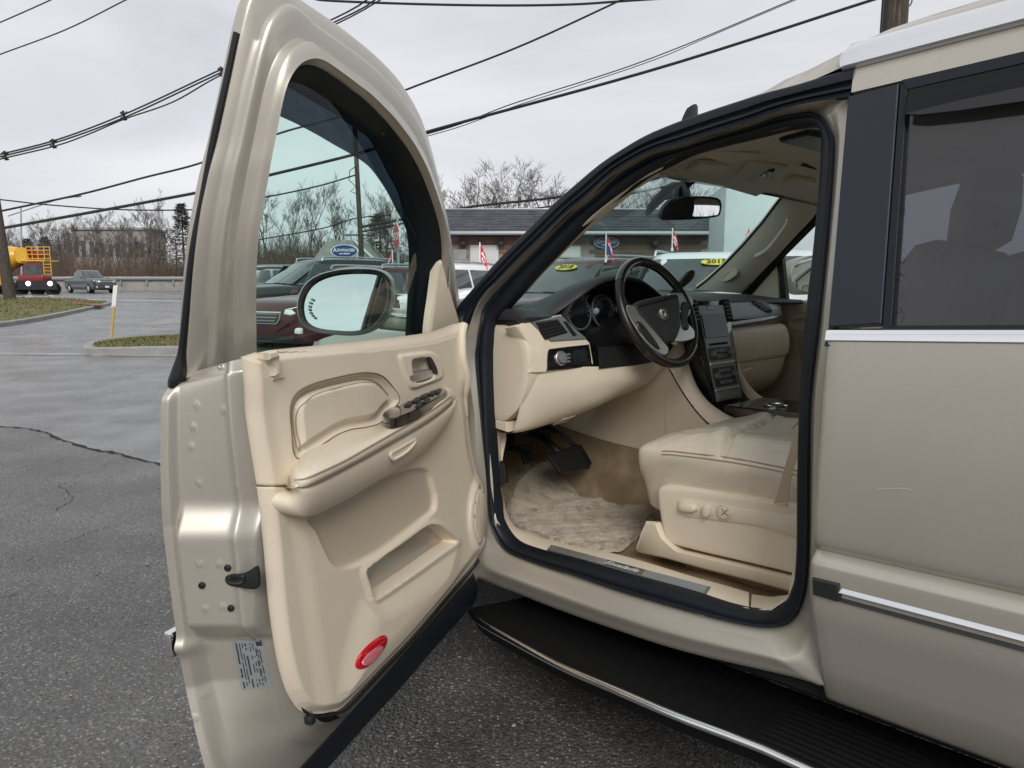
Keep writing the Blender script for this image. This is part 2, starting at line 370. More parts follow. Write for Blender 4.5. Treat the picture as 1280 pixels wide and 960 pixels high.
# outer skin, inner sheet and the lower inner flange
zs = np.linspace(0, 1, 24); rows = []
sk = [L3[int(k)] for k in np.linspace(24, 259, 24)]
for P in sk: rows.append([P + np.array([t, .018 * math.sin(math.pi * min(1, t / 1.1)) + .004 * (t > 0), 0]) for t in np.linspace(0, 1.18, 16)])
shell.add(grid(np.array(rows)))
inn = [(335, 470), (576, 408), (600, 560), (606, 690), (590, 745), (480, 880), (445, 905), (395, 880), (356, 720)]
shell.add(slab([D(x, y, .032) for x, y in inn], (0, -1, 0), [(0, -.01), (0, 0)]))
door = shell.build('front_door', 'champagne', car, loc=tuple(HG - BASE), ang=44); door.rotation_euler = (0, 0, DANG)
door['label'] = 'open front door, champagne outside and cream trimmed inside'
def dp(name, VF, m, **k): return link(name, VF[0], VF[1], m, door, **k)
# window channel, glass, deflector
ch = np.array([[Cr_[i] * (1 - w) + Dr[i] * w + np.array([0, d, 0]) for w, d in ((-.04, .02), (-.03, -.008), (.05, -.015), (.3, -.017), (.62, -.011), (.9, -.006), (1, .004), (1.0, .03))] for i in range(NS)])
dp('window_seal', grid(ch), 'seal_rubber')
gl = [d + np.array([0, -.004, 0]) for d in Dr[2:-2:3]]; gp = lambda x, z: np.array([x, nA(z) - .022, z])
lo = D(311, 448, .1); hi = D(530, 421, .1)
gl = [gp(q[0] + (-.01 if i < 20 else .01), q[2] + .004) for i, q in enumerate(gl)]
gl = [gp(lo[0] - .012, -.06)] + gl + [gp(hi[0] + .01, -.06)]
dp('window_glass', (np.array(gl), [tuple(range(len(gl)))]), 'door_glass', smooth=False)
vl = [(335, 136), (346, 143), (372, 155), (400, 170), (424, 184), (447, 197), (463, 209), (477, 227), (488, 245), (497, 263), (506, 280), (514, 302), (520, 322)]
vu = [(524, 300), (514, 252), (499, 215), (479, 176), (447, 152), (410, 128), (382, 111), (364, 106), (350, 122)]
vf = lambda z: nA(z) + .012
dp('rain_deflector', slab(cr([DF(x, y, vf) for x, y in vl], 40).tolist() + cr([DF(x, y, vf) for x, y in vu], 30).tolist(), (0, 1, .31), [(0, 0), (0, .004)]), 'visor_acrylic', smooth=False)
sl = cr([DF(x, y, lambda z: nA(z) + .006) for x, y in ((297, 42), (284, 103), (269, 170), (254, 250), (241, 320), (230, 420), (224, 466), (216, 486))], 50)
dp('edge_seal', tube(sl, [.006] * 44 + [.007, .009, .011, .012, .012, .008], 8, flat=1.6), 'seal_dark')
# trim panel --------------------------------------------------------------
top = cr([(309, 446), (340, 438), (420, 430), (500, 421), (540, 415), (566, 406), (577, 402)], 300); rig = cr([(577, 402), (584, 440), (588, 500), (594, 560), (605, 612), (608, 660), (605, 690)], 390)
lef = cr([(309, 446), (313, 478), (322, 545), (332, 608), (340, 680), (347, 760), (356, 822), (366, 860), (374, 876)], 390)
bot = cr([(374, 876), (384, 889), (400, 894), (420, 891), (436, 884), (480, 838), (520, 796), (560, 748), (594, 708), (605, 690)], 300)
s_, t_ = np.meshgrid(np.linspace(0, 1, 300), np.linspace(0, 1, 390), indexing='ij')
PXg = (1 - t_)[..., None] * top[:, None] + t_[..., None] * bot[:, None] + (1 - s_)[..., None] * lef[None] + s_[..., None] * rig[None] \
    - ((1 - s_) * (1 - t_))[..., None] * top[0] - (s_ * t_)[..., None] * bot[-1] - ((1 - s_) * t_)[..., None] * lef[-1] - (s_ * (1 - t_))[..., None] * top[-1]
Q = PXg.reshape(-1, 2); qx, qy = Q[:, 0], Q[:, 1]
edge = np.vstack([top[::10], rig[::10], bot[::-1][::10], lef[::-1][::10]])
INS = cr([(370, 572), (364, 540), (362, 510), (369, 493), (385, 483), (410, 475), (450, 467), (472, 469), (484, 478), (492, 490), (498, 504), (486, 514), (470, 530), (430, 538), (400, 555)], 60, True)
CLO = cr([(386, 640), (395, 667), (410, 700), (420, 709), (434, 711), (450, 705), (477, 690), (510, 666), (541, 641), (545, 632), (543, 612), (528, 585), (470, 600)], 60, True)
POC = cr([(454, 714), (462, 705), (495, 681), (528, 658), (537, 655), (549, 658), (567, 674), (566, 680), (552, 690), (512, 719), (470, 747), (463, 746), (459, 733)], 70, True)
BEZ = cr([(497, 448), (505, 444), (530, 441), (540, 443), (547, 452), (551, 468), (546, 474), (530, 480), (515, 485), (508, 480)], 40, True)
CUP = cr([(511, 452), (518, 448), (529, 447), (535, 450), (539, 466), (536, 474), (520, 479), (514, 474)], 30, True)
BUL = cr([(452, 752), (470, 752), (515, 724), (560, 688), (572, 676), (573, 690), (570, 735), (520, 790), (470, 842), (440, 868), (425, 862), (436, 800)], 50, True)
de = np.abs(sdf(Q, edge)); y = .018 * (1 - sst(de, 0, 14)) - .004
y[(qy < 440) & (de < 14)] *= .6
di = sdf(Q, INS); y += .011 * (1 - sst(di, -5, 2)) - .014 * (1 - sst(di, -15, -8))
dc = sdf(Q, CLO); y += .014 * (1 - sst(dc, -4, 1))
db = sdf(Q, BUL); y += -.016 * (1 - sst(db, -26, 8))
dpo = sdf(Q, POC); y += .06 * (1 - sst(dpo, -5, 0)) - .006 * (1 - sst(np.abs(dpo), 0, 8))
y += .03 * (1 - sst(dpo, -20, -5)) * sst(qx, 470, 560)
e = np.hypot((qx - 598.5) / 11.5, (qy - 645) / 36); y += -.012 * (1 - sst(e, 1.1, 1.5)) + .006 * np.exp(-((e - 1) / .05) ** 2)
dz = sdf(Q, BEZ); y += -.007 * (1 - sst(dz, -2, 3)); dk = sdf(Q, CUP); y += .03 * (1 - sst(dk, -5, 1))
y += .004 * np.exp(-((qy - 608) / 1.4) ** 2) * (qx < 364)
y += -.016 * np.exp(-((qx - (577 + (qy - 402) * .03)) / 7) ** 2) * (1 - sst(qy, 470, 500))          # raised lip by the mirror sail
y += .006 * sst(qx, 330, 372) * (1 - sst(qy, 585, 605)) * (1 - sst(di, 2, 10)) * 0
y += .010 * (1 - sst(qx - (312 + (qy - 446) * .145), 18, 42)) * sst(qy, 470, 520) * .6
base = np.array([D(a, b, 0) for a, b in Q]); base[:, 1] += y
V, F = grid(base.reshape(300, 390, 3))
tr = link('trim_panel', V, F, ['trim_cream', 'insert_cloth', 'cream_leather'], door, ang=60)
att = tr.data.attributes.new('cloth', 'FLOAT', 'POINT'); att.data.foreach_set('value', (1 - sst(dc, -3.2, -1.6)).astype(np.float32))
Fa = np.array(F); cdc = dc[Fa].mean(1); cdi = di[Fa].mean(1); mi = np.where(cdi < -4, 2, 0); tr.data.polygons.foreach_set('material_index', mi.astype(np.int32)); tr.data.update()
def on_trim(x, yy, off):
    k = int(np.argmin((qx - x) ** 2 + (qy - yy) ** 2)); P = D(x, yy, 0); P[1] = y[k] - off; return P
# dark gap round the trim
gp_ = np.vstack([lef[::6], bot[::6]])
dp('trim_gap', tube([D(a - 1.6, b + 1.2, .020) for a, b in gp_], .0032, 6), 'gap_black')
# stitching on the insert
st = [(374, 560), (370, 536), (369, 512), (375, 499), (388, 490), (412, 482), (450, 474), (470, 476), (481, 485), (489, 497)]
for off in (0, 4):
    sp = cr([(a + off * .8, b + off) for a, b in st], 90); dp('stitching', tube(cr([on_trim(a, b, .0012) for a, b in sp][::5], 90), .0013, 5), 'thread')
# armrest
ss = np.linspace(0, 1, 48)
I_ = cr([(363, 583), (376, 567), (400, 553), (430, 541), (455, 538), (475, 533), (500, 516), (530, 497), (556, 483), (566, 488)], 48)
E_ = cr([(361, 598), (378, 596), (400, 587), (430, 573), (460, 556), (490, 539), (520, 522), (545, 506), (562, 494), (567, 491)], 48)
L_ = cr([(361, 608), (378, 609), (400, 601), (430, 586), (460, 570), (490, 553), (520, 536), (545, 520), (562, 506), (568, 499)], 48)
B_ = cr([(363, 612), (371, 636), (389, 646), (430, 628), (462, 609), (495, 590), (525, 570), (548, 548), (564, 524), (569, 505)], 48)
ri1 = []; ri2 = []
for i, t in enumerate(ss):
    f = (1 - abs(2 * t - 1) ** 7) ** .5 * .97 + .03; n = -.088 * f * (1 - .25 * t)
    a = D(*I_[i], .012); b = D(*E_[i], n); c = D(*L_[i], n); d = D(*B_[i], n * .62)
    m = lambda p, q, w: p * (1 - w) + q * w
    ri1.append([a + [0, .01, -.012], a, m(a, b, .45) + [0, 0, .004], m(a, b, .8) + [0, 0, .004], m(b, a, .08) + [0, 0, .0015], b + [0, -.002, -.003], m(b, c, .5) + [0, -.004, 0], c + [0, -.001, 0], c + [0, .012, -.002]])
    ri2.append([c + [0, .012, .004], c + [0, .004, -.0005], m(c, d, .12) + [0, -.002, 0], m(c, d, .35) + [0, -.006, 0], m(c, d, .65) + [0, -.006, 0], m(c, d, .9) + [0, .0, 0], d + [0, .01, -.001], d * [1, 0, 1] + [0, .012, .003]])
arm = link('armrest', *grid(np.array([cr(r, 26) for r in ri1])), 'cream_leather', door, ang=60)
dp('armrest_base', grid(np.array([cr(r, 24) for r in ri2])), 'cream', ang=60)
for w in (.0, .16):
    dp('stitching', tube([np.array(ri1[i][5]) * (1 - w) + np.array(ri1[i][6]) * w + [0, -.0018, 0] for i in range(1, 47)], .0012, 5), 'thread')
dp('pull_cup', slab([D(a, b, -.078) for a, b in cr([(489, 566), (500, 559), (519, 548), (521, 550), (519, 556), (510, 566), (494, 576), (490, 574)], 30, True)], (0, -1, 0), [(0, -.004), (0, .0), (.004, .001), (.006, -.0035)]), 'cream')
# switch panel
sw = cr([(478, 519), (484, 513), (505, 501), (530, 488), (545, 486), (558, 487), (558, 491), (545, 499), (520, 513), (500, 521), (486, 524)], 50, True)
swp = lambda a, b: on_sw(a, b)
pI, pE, pF = D(485, 517, .0), D(555, 489, .0), D(520, 512, -.05)
swn = np.cross(pE - pI, pF - pI); swn /= np.linalg.norm(swn); swn *= np.sign(swn[2])
def on_sw(a, b, off=0.0):
    q = CC - HG; c0 = np.array([np.dot(q, _h), np.dot(q, DNORM), q[2]]); r = cray(a, b); r = np.array([np.dot(r, _h), np.dot(r, DNORM), r[2]])
    t = np.dot(pI + swn * .009 - c0, swn) / np.dot(swn, r); return c0 + t * r + swn * off
dp('switch_panel', slab([on_sw(a, b) for a, b in sw], swn, [(0, -.02), (0, 0), (.002, .002)]), 'dark_wood')
for a, b, w_ in ((530, 497, 7), (540, 493, 6), (521, 502, 7), (548, 491, 4), (533, 503, 5), (524, 508, 5), (511, 507, 6)):
    dp('window_switch', slab([on_sw(a + dx, b + dy) for dx, dy in ((-w_, 2.4), (-w_ * .2, -2.6), (w_, -3.2), (w_ * .3, 2.2))], swn, [(0, .001), (0, .005), (.0015, .0065)]), 'plastic_black')
# inner handle, lock slide, lock knob
hp = lambda a, b, n: D(a, b, n)
dp('door_handle', slab([D(a, b, -.004) for a, b in cr([(507, 469), (512, 466), (535, 461), (539, 463), (539, 470), (534, 474), (514, 480), (509, 477)], 30, True)], (0, -1, 0), [(0, -.006), (0, 0), (.003, .006), (.006, .007)]), 'satin_silver')
dp('lock_slide', slab([D(a, b, -.013) for a, b in cr([(536, 446), (540, 448), (546, 460), (547, 468), (543, 466), (538, 455)], 24, True)], (0, -1, 0), [(0, -.008), (0, 0), (.001, .001)]), 'plastic_black')
kn = MB(); kn.add(slab([D(a, b, -.006) for a, b in ((326, 448), (335, 447), (348, 463), (356, 472), (341, 476), (334, 462))], (0, -1, 0), [(0, -.01), (0, 0), (.002, .002)]))
kn.add(slab([D(a, b, -.012) for a, b in ((329, 441), (341, 438), (346, 446), (346, 468), (341, 470), (338, 455), (331, 450))], (0, -1, 0), [(0, -.01), (0, .004), (.003, .008)]))
dp('belt_guide', kn.add(slab([D(a, b, -.016) for a, b in ((329, 441), (341, 438), (345, 446), (332, 450))], (0, -1, 0), [(0, 0), (0, .008), (.003, .011)])) and (kn.V, kn.F), 'cream')
dp('door_speaker', slab([D(598.5 + 10.6 * math.cos(a), 645 + 34.5 * math.sin(a), -.012) for a in np.linspace(0, 6.283, 40, endpoint=False)], (0, -1, 0), [(0, -.006), (.0, .0), (.004, .003)]), 'cream')
sail = cr([(548, 327), (553, 331), (560, 352), (573, 398), (577, 404), (560, 412), (540, 420), (536, 418), (538, 395), (541, 375)], 50, True)
dp('mirror_sail_cover', slab([DF(a, b, lambda z: .045 - .2 * z) for a, b in sail], (0, -1, 0), [(0, -.02), (0, 0), (.004, .004), (.012, .007)]), 'cream')
lip = cr([(577, 401), (571, 402), (560, 415), (556, 440), (557, 470), (562, 482)], 30)
dp('trim_lip', tube([on_trim(a + 7, b, .004) for a, b in cr([(569, 406), (566, 420), (566, 450), (572, 480), (580, 520)], 24)], [.012] * 16 + list(np.linspace(.012, .003, 8)), 10), 'cream')
# reflector
rc = [on_trim(456 + 22 * math.cos(a) * .79 + 8.5 * math.sin(a) * .6, 814 - 22 * math.cos(a) * .9 + 11 * math.sin(a) * .75, -.001) for a in np.linspace(0, 6.283, 40, endpoint=False)]
dp('red_reflector', slab(rc, (0, -1, 0), [(0, -.004), (0, .002), (.003, .005), (.008, .006)]), 'red_lens')
rc = [on_trim(455 + 15 * math.cos(a) * .79 + 5 * math.sin(a) * .6, 818 - 13 * math.cos(a) * .9 + 6.5 * math.sin(a) * .75, .0045) for a in np.linspace(0, 6.283, 30, endpoint=False)]
dp('reflector_lens', slab(rc, (0, -1, 0), [(0, 0), (.001, .0022), (.006, .003)]), 'pink_lens')
# bottom weatherstrip
bs_ = [(150, 0), ]
up_ = cr([(376, 958), (400, 932), (436, 893), (480, 845), (520, 800), (556, 758), (582, 728), (592, 716)], 40); dn_ = cr([(408, 962), (430, 938), (458, 906), (500, 861), (540, 814), (575, 774), (594, 752), (598, 735)], 40)
rw = np.array([[D(*up_[i], .018), D(*up_[i], .0) + [0, 0, -.004], D(*(up_[i] * .6 + dn_[i] * .4), -.004), D(*dn_[i], .012), D(*dn_[i], .14)] for i in range(40)])
ext = rw[:1] + np.array([-.16, 0, -.01]); rw = np.vstack([ext, rw])
dp('bottom_seal', grid(rw), 'seal_rubber')
dp('rubber_stop', box(shutP(396, 922, .01), (.018, .02, .02), .005), 'plastic_black')
# latch, bolts, label, rivets
lt = cr([(281, 724), (285, 719), (300, 718), (312, 713), (321, 709), (322, 734), (309, 736), (297, 734), (285, 731)], 40, True)
c_px = (298, 725)
def DXP(a, b, xc):                               # under a pixel, on the door plane x=xc
    q = CC - HG; c0 = np.array([np.dot(q, _h), np.dot(q, DNORM), q[2]]); r = cray(a, b); r = np.array([np.dot(r, _h), np.dot(r, DNORM), r[2]]); return c0 + (xc - c0[0]) / r[0] * r
xl_ = shutP(*c_px)[0] - .003
dp('door_latch', slab([DXP(a, b, xl_) for a, b in lt], (-1, 0, 0), [(0, -.006), (0, .0), (.0012, .001)]), 'gap_black')
dp('latch_lever', slab([DXP(a, b, xl_ - .002) for a, b in cr([(283.5, 724), (287, 721.5), (296, 721.5), (305, 719.5), (306, 727), (298, 730.5), (288, 729)], 30, True)], (-1, 0, 0), [(0, -.002), (0, .001), (.0012, .0028), (.003, .0018)]), 'gloss_black')
for a, b in ((296.5, 703), (265, 725.5), (300.5, 753)):
    dp('bolt', disc(shutP(a, b, .0), (-1, 0, 0), [(.0065, -.001), (.0068, .002), (.005, .005), (.003, .0055), (.0026, .003)], 14), 'plastic_black')
lq = [(285.5, 804), (326, 801), (338, 864), (297.5, 866)]
ink = MB()
lq = np.array(lq, float)
def lq_at(u, v): return (lq[0] * (1 - u) + lq[1] * u) * (1 - v) + (lq[3] * (1 - u) + lq[2] * u) * v
dp('certification_label', grid(np.array([[shutP(*lq_at(u, v), .0012) for u in np.linspace(0, 1, 12)] for v in np.linspace(0, 1, 16)])), 'label_grey')
for r_, u in enumerate((.12, .22, .30, .40, .53, .62, .72, .80, .88)):
    v = .04 + random.random() * .03 + (.12 if u > .7 else 0)
    while v < .9:
        ln = random.uniform(.04, .14); h = .011 if r_ % 3 else .02
        q = [lq_at(u - h, v), lq_at(u + h, v), lq_at(u + h, min(v + ln, .95)), lq_at(u - h, min(v + ln, .95))]
        ink.add(slab([shutP(a, b, .0024) for a, b in q], (-1, 0, 0), [(0, 0), (0, .0003)])); v += ln + random.choice((.015, .02, .015, .1))
ink.add(slab([shutP(*lq_at(u, v), .0024) for u, v in ((.8, .01), (.97, .01), (.97, .1), (.8, .1))], (-1, 0, 0), [(0, 0), (0, .0003)]))
dp('label_print', (ink.V, ink.F), 'ink', smooth=False)
ml = np.array([L3[150] + [-.012, .01, 0]])
dp('side_moulding', box((-.55, .190, -.53), (1.10, .02, .05), .006), 'chrome')
mt = D(231, 836, .19); dp('moulding_cap', slab([mt + np.array(q) for q in ((0.002, -.012, .012), (0.002, .008, -.004), (0.002, -.010, -.014))], (-1, 0, 0), [(0, -.02), (0, .010)]), 'chrome')
# side mirror
mn = np.array([-.93, -.37, 0]); mn /= np.linalg.norm(mn); m0 = D(486, 372, .20)
def MP(a, b, off=0.0):
    q = CC - HG; c0 = np.array([np.dot(q, _h), np.dot(q, DNORM), q[2]]); r = cray(a, b); r = np.array([np.dot(r, _h), np.dot(r, DNORM), r[2]])
    return c0 + np.dot(m0 - c0, mn) / np.dot(mn, r) * r + mn * off
mo = cr([(371, 386), (373, 370), (381, 355), (396, 344), (420, 337), (450, 335), (474, 337), (487, 345), (491, 358), (490, 380), (482, 398), (468, 412), (445, 419), (415, 418), (390, 414), (376, 404)], 60, True)
mc = MP(432, 378)
P3 = np.array([MP(a, b) for a, b in mo]); fwd = -mn
rings = [P3 + mn * -.004 + (mc - P3) * .13, P3 + mn * .004 + (mc - P3) * .10, P3 + mn * .006 + (mc - P3) * .03, P3 + mn * .0, P3 + fwd * .03 + (mc - P3) * -.02, P3 + fwd * .07 + (mc - P3) * .03, P3 + fwd * .11 + (mc - P3) * .2, P3 + fwd * .135 + (mc - P3) * .5]
V, F = loft(rings[2:], cap=False); F = F + [tuple((len(rings) - 3) * 60 + i for i in range(60))]; dp('side_mirror', (V, F), 'champagne')
dp('mirror_rim', grid(np.array(rings[:3]), cv=True), 'plastic_black')
dp('mirror_glass', (rings[0] + fwd * ((rings[0][:, 2:3] - mc[2]) * .10 + .006), [tuple(range(60))]), 'mirror_glass', smooth=False)
for a, b in ((390.5, 374.5), (388, 378.5), (387, 383), (387, 387), (388.5, 391), (391, 394.5), (394, 397.5)):
    dp('turn_signal_mark', slab([MP(a + dx, b + dy, .001) for dx, dy in ((-1.5, -1.2), (.6, -1.6), (1.7, .2), (.2, 1.6), (-1.6, 1.0))], mn, [(0, 0), (0, .0008)]), 'button_grey')
q0_ = MP(478, 398) + fwd * .07; q1_ = D(522, 402, .15)
dp('mirror_arm', loft([[q0_ * (1 - t) + q1_ * t + np.array([.055 * np.sign(math.cos(a)) * abs(math.cos(a)) ** .5, 0, .034 * np.sign(math.sin(a)) * abs(math.sin(a)) ** .5]) for a in np.linspace(0, 6.283, 24, endpoint=False)] for t in np.linspace(0, 1, 6)]), 'champagne')
dp('mirror_arm_strip', tube([q0_ + [-.056, 0, .012], q1_ + [-.056, 0, .012]], .004, 6), 'chrome')
# tight gaps between the separate mouldings of the panel
def gap(pts, off=.0004, r=.0013, n=80, closed=False): return tube(cr([on_trim(a, b, off) for a, b in pts], n, closed), r, 5, closed=closed)
dp('panel_gap', gap([(332.5, 608), (345, 608), (361, 607)], n=14), 'seam_dark')
dp('panel_gap', gap([(a, b) for a, b in offset2(INS, -.8)[::3]], .0002, .0014, 120, True), 'seam_dark')
dp('panel_gap', tube([np.array(ri1[i][7]) + [0, -.0012, .0] for i in range(1, 47)], .0014, 5), 'seam_dark')
dp('speaker_ring', gap([(598.5 + 11.2 * math.cos(a), 645 + 35.2 * math.sin(a)) for a in np.linspace(0, 6.283, 50, endpoint=False)], .0012, .0016, 120, True), 'seam_dark')
dp('panel_gap', gap([(578, 470), (581, 468), (588, 463)], n=10), 'seam_dark')
# ---------------------------------------------------------------- body side, opening, roof
ty = lambda z: -.27 * max(z, 0)
TR = [  # skin edge / seal outer / seal inner, round the door opening
 ((575, 470), (596, 455), (609, 455)), ((576, 440), (597, 432), (610, 430)), ((584, 414), (601, 406), (614, 406)), ((600, 374), (606, 384), (624, 392)), ((623, 349), (630, 356), (647, 365)), ((646, 325), (653, 332), (667, 342)),
 ((671, 301), (678, 307), (692, 316)), ((708, 265), (714, 271), (728, 279)), ((734, 244), (740, 251), (752, 258)), ((764, 217), (769, 224), (780, 237)), ((792, 199), (796, 206), (804, 220)), ((819, 187), (822, 193), (829, 207)),
 ((853, 178), (856, 184), (861, 192)), ((894, 165), (896, 171), (899, 181)), ((939, 151), (941, 158), (944, 170)), ((965, 141), (970, 148), (975, 162)), ((1000, 131), (997, 143), (1000, 157.5)), ((1040, 124), (1016, 141), (1013, 157)),
 ((1062, 120), (1030, 148), (1022, 159)), ((1061, 150), (1039, 164), (1025.5, 168)), ((1058, 180), (1043, 180), (1026, 182)), ((1053, 230), (1041, 225), (1023.5, 225)), ((1046, 300), (1035, 300), (1017, 300)), ((1037, 400), (1025, 400), (1006, 400)),
 ((1028, 500), (1014, 500), (999, 500)), ((1023, 600), (1012, 600), (996, 600)), ((1021, 690), (1011, 690), (995, 690)), ((1026, 780), (1006, 745), (990, 735)), ((1030, 838), (990, 776), (975, 758)), ((1027, 859), (965, 784), (950, 766)), ((985, 848), (925, 779), (912, 760)),
 ((850, 816), (860, 763), (855, 742)), ((760, 787), (780, 740), (778, 721)), ((690, 762), (720, 720), (718, 703)), ((640, 742), (668, 703), (669, 690)), ((600, 726), (632, 687), (640, 678)), ((580, 715), (617, 663), (624, 656)),
 ((576, 690), (612, 640), (620, 637)), ((575, 620), (610, 600), (616, 594)), ((574, 540), (603, 530), (612, 532))]
NL = 240
def ysk(i, z): return ty(z) - np.interp(i, [17, 18, 25, 27, 29, 31], [0, .022, .022, .014, .008, 0]) - (.03 if z < -.68 else 0) * 0
SK = np.array([SF(a[0], a[1], lambda z, i=i: ysk(i, z)) for i, (a, b, c) in enumerate(TR)])
SO = np.array([SF(b[0], b[1], lambda z: ty(z) - .045) for a, b, c in TR]); SI = np.array([SF(c[0], c[1], lambda z: ty(z) - .062) for a, b, c in TR])
SKr, SOr, SIr = (cr(q, NL, True, arc=False) for q in (SK, SO, SI))
pf = [(-.05, -.03), (0, -.004), (.03, 0), (.2, .001), (.45, .0), (.7, -.004), (.85, -.006), (1.0, -.004), (1.1, -.03)]
kr_ = np.interp(np.arange(NL) / NL * len(TR), [27.5, 29.5, 35, 36.5], [0, 1, 1, 0])
pf = pf[:2] + [(.03, 0), (.15, .003), (.3, .008), (.42, .013), (.5, .0155), (.56, .0155), (.62, .012), (.75, .004)] + pf[6:]
rk = lambda w: np.interp(w, [-.05, 0, .3, .5, .56, .75, 1, 1.1], [-.012, -.008, .004, .012, .012, .006, 0, 0])
Gb = np.array([[SKr[i] * (1 - w) + SOr[i] * w + np.array([0, d * (.25 + .75 * kr_[i]) + kr_[i] * rk(w), 0]) for w, d in pf] for i in range(NL)])
cp('door_opening_frame', grid(Gb, cu=True), 'champagne', ang=60)
sp_ = [(-.05, -.03), (-.02, .003), (.08, .009), (.22, .009), (.27, .003), (.34, .004), (.5, .008), (.72, .009), (.9, .005), (1.02, -.003), (1.05, -.03)]
cp('door_opening_seal', grid(np.array([[SOr[i] * (1 - w) + SIr[i] * w + np.array([0, d, 0]) for w, d in sp_] for i in range(NL)]), cu=True), 'seal_rubber', ang=60)
KP = [((568, 440), (576, 440)), ((570, 405), (582, 416)), ((571, 386), (588, 400)), ((590, 362), (600, 374)), ((610, 339), (623, 349)), ((634, 313), (646, 325)), ((659, 288), (671, 301)), ((694, 253), (708, 265)), ((720, 230), (734, 244)), ((750, 205), (764, 217)), ((780, 185), (792, 199)),
      ((808, 169), (819, 187)), ((843, 154), (853, 178)), ((885, 139), (894, 165)), ((931, 124), (939, 151)), ((957, 116), (965, 141)), ((995, 106), (1000, 131)), ((1035, 94), (1040, 124)), ((1069, 85), (1063, 120))]
KA = cr([SF(a[0], a[1], lambda z: ty(z) + .004) for a, b in KP], 150, arc=False); KB = cr([SF(b[0], b[1], lambda z: ty(z) - .004) for a, b in KP], 150, arc=False)
kp = [(-.04, -.02), (0, 0), (.1, .004), (.4, .004), (.46, -.004), (.55, -.006), (.6, .0), (.72, .001), (.78, -.005), (.86, -.004), (.92, .001), (1.0, 0), (1.02, -.02)]
cp('roof_edge_seal', grid(np.array([[KA[i] * (1 - w) + KB[i] * w + np.array([0, d, 0]) for w, d in kp] for i in range(150)])), 'seal_rubber', ang=60)
# roof skin
xs_ = np.array([.45, .3, .2, .1, 0, -.15, -.5, -1.2, -2.2, -2.9]); kx = KA[::-1]
ez = np.interp(xs_, kx[:, 0], kx[:, 2]); ez[xs_ < .02] = .567
cw = np.interp(xs_, [-3, -2, -.2, .05, .22, .34, .6, 1], [.05, .085, .085, .07, .035, .0, .0, .0]); zm = np.interp(xs_, [-3, -2, 0, .3, .45], [.63, .69, .69, .655, .635])
rows = []
for x, z, c, zk in zip(xs_, ez, cw, zm):
    yl = np.interp(z, [.1, .57], [-.03, -.152]); yr = -2 - yl
    cx = np.interp(x, [.3, 1.0], [0, .30])
    rows.append([np.array([x, yl, z]), np.array([x, yl - .02, z + c * .55]), np.array([x + cx * .2, yl - .1, z + c * .95])] + [np.array([x + cx * (1 - ((t - .5) / .5) ** 2), yl - .1 + (yr - yl + .2) * t, zk - .012 * ((t - .5) / .3) ** 2]) for t in (.2, .5, .8)] + [np.array([x, yr + .1, z + c * .95]), np.array([x, yr, z])])
ROOF_ROWS = rows     # the front row joins the windshield header, built with the cabin
rl = [(x, SF(1058, 88, ty) * 0 + 0) for x in (0,)]
def railpt(x, z, y): return np.array([x, y, z])
rr = []
for x in (.045, .03, 0, -.1, -.4, -1, -1.8, -2.3):
    k = 0 if x > .04 else 1; s = 1 if x < .04 else .6
    rr.append([railpt(x - .02 * (1 - s), .552, -.142), railpt(x, .566 + .012 * s, -.146), railpt(x, .575 + .028 * s, -.160), railpt(x, .575 + .036 * s, -.185), railpt(x, .57, -.23), railpt(x, .552, -.23)])
cp('roof_rack_rail', loft([cr(r, 26, True) for r in rr]), 'roof_silver', ang=50)
cp('roof_side_panel', grid(np.array([[np.array([x, ty(z) + d, z]) for z, d in ((.575, -.03), (.556, -.002), (.55, .003), (.52, .003), (.500, .002), (.497, -.02))] for x in (.014, .01, -.1, -.5, -1.2, -2.2, -2.9)])), 'champagne')
# rear door
PRF = [(-.02, .006), (.004, .003), (.006, -.004), (.013, -.09), (.02, -.2), (.023, -.3), (.022, -.39), (.018, -.428), (.007, -.441), (.008, -.446), (.026, -.462), (.03, -.48), (.029, -.56), (.018, -.62), (.0, -.70), (-.02, -.76), (-.035, -.785), (-.06, -.79)]
pr = cr([np.array([a, b, 0]) for a, b in PRF], 90, arc=False)
def xle(z): return np.interp(z, [-.8, -.5, 0], [.006, .018, 0.0])
rows = []
for x in (.0, -.002, -.006, -.014, -.04, -.12, -.3, -.6, -.9, -1.1):
    ins = .016 if x == 0 else (.006 if x == -.002 else (.002 if x == -.006 else 0))
    rows.append([np.array([x + xle(q[1]), q[0] - ins + .0, q[1]]) for q in pr])
rows[0:0] = [[p + np.array([0, -.05, 0]) for p in rows[0]]]
rd = cp('rear_door', grid(np.array(rows)), 'champagne', ang=60)
rd['label'] = 'closed champagne rear door with dark tinted window'
def rp(name, VF, m, **k): return link(name, VF[0], VF[1], m, rd, **k)
cp('rear_quarter', grid(np.array([[np.array([x, q[0] - .002 - max(0, -x - 2.3) ** 2 * .3, q[1]]) for q in pr] for x in (-1.104, -1.4, -1.8, -2.3, -2.7, -2.95)])), 'champagne', ang=60)
cp('tailgate', box((-2.95, -1, -.15), (.06, 1.7, 1.35), .05), 'champagne')
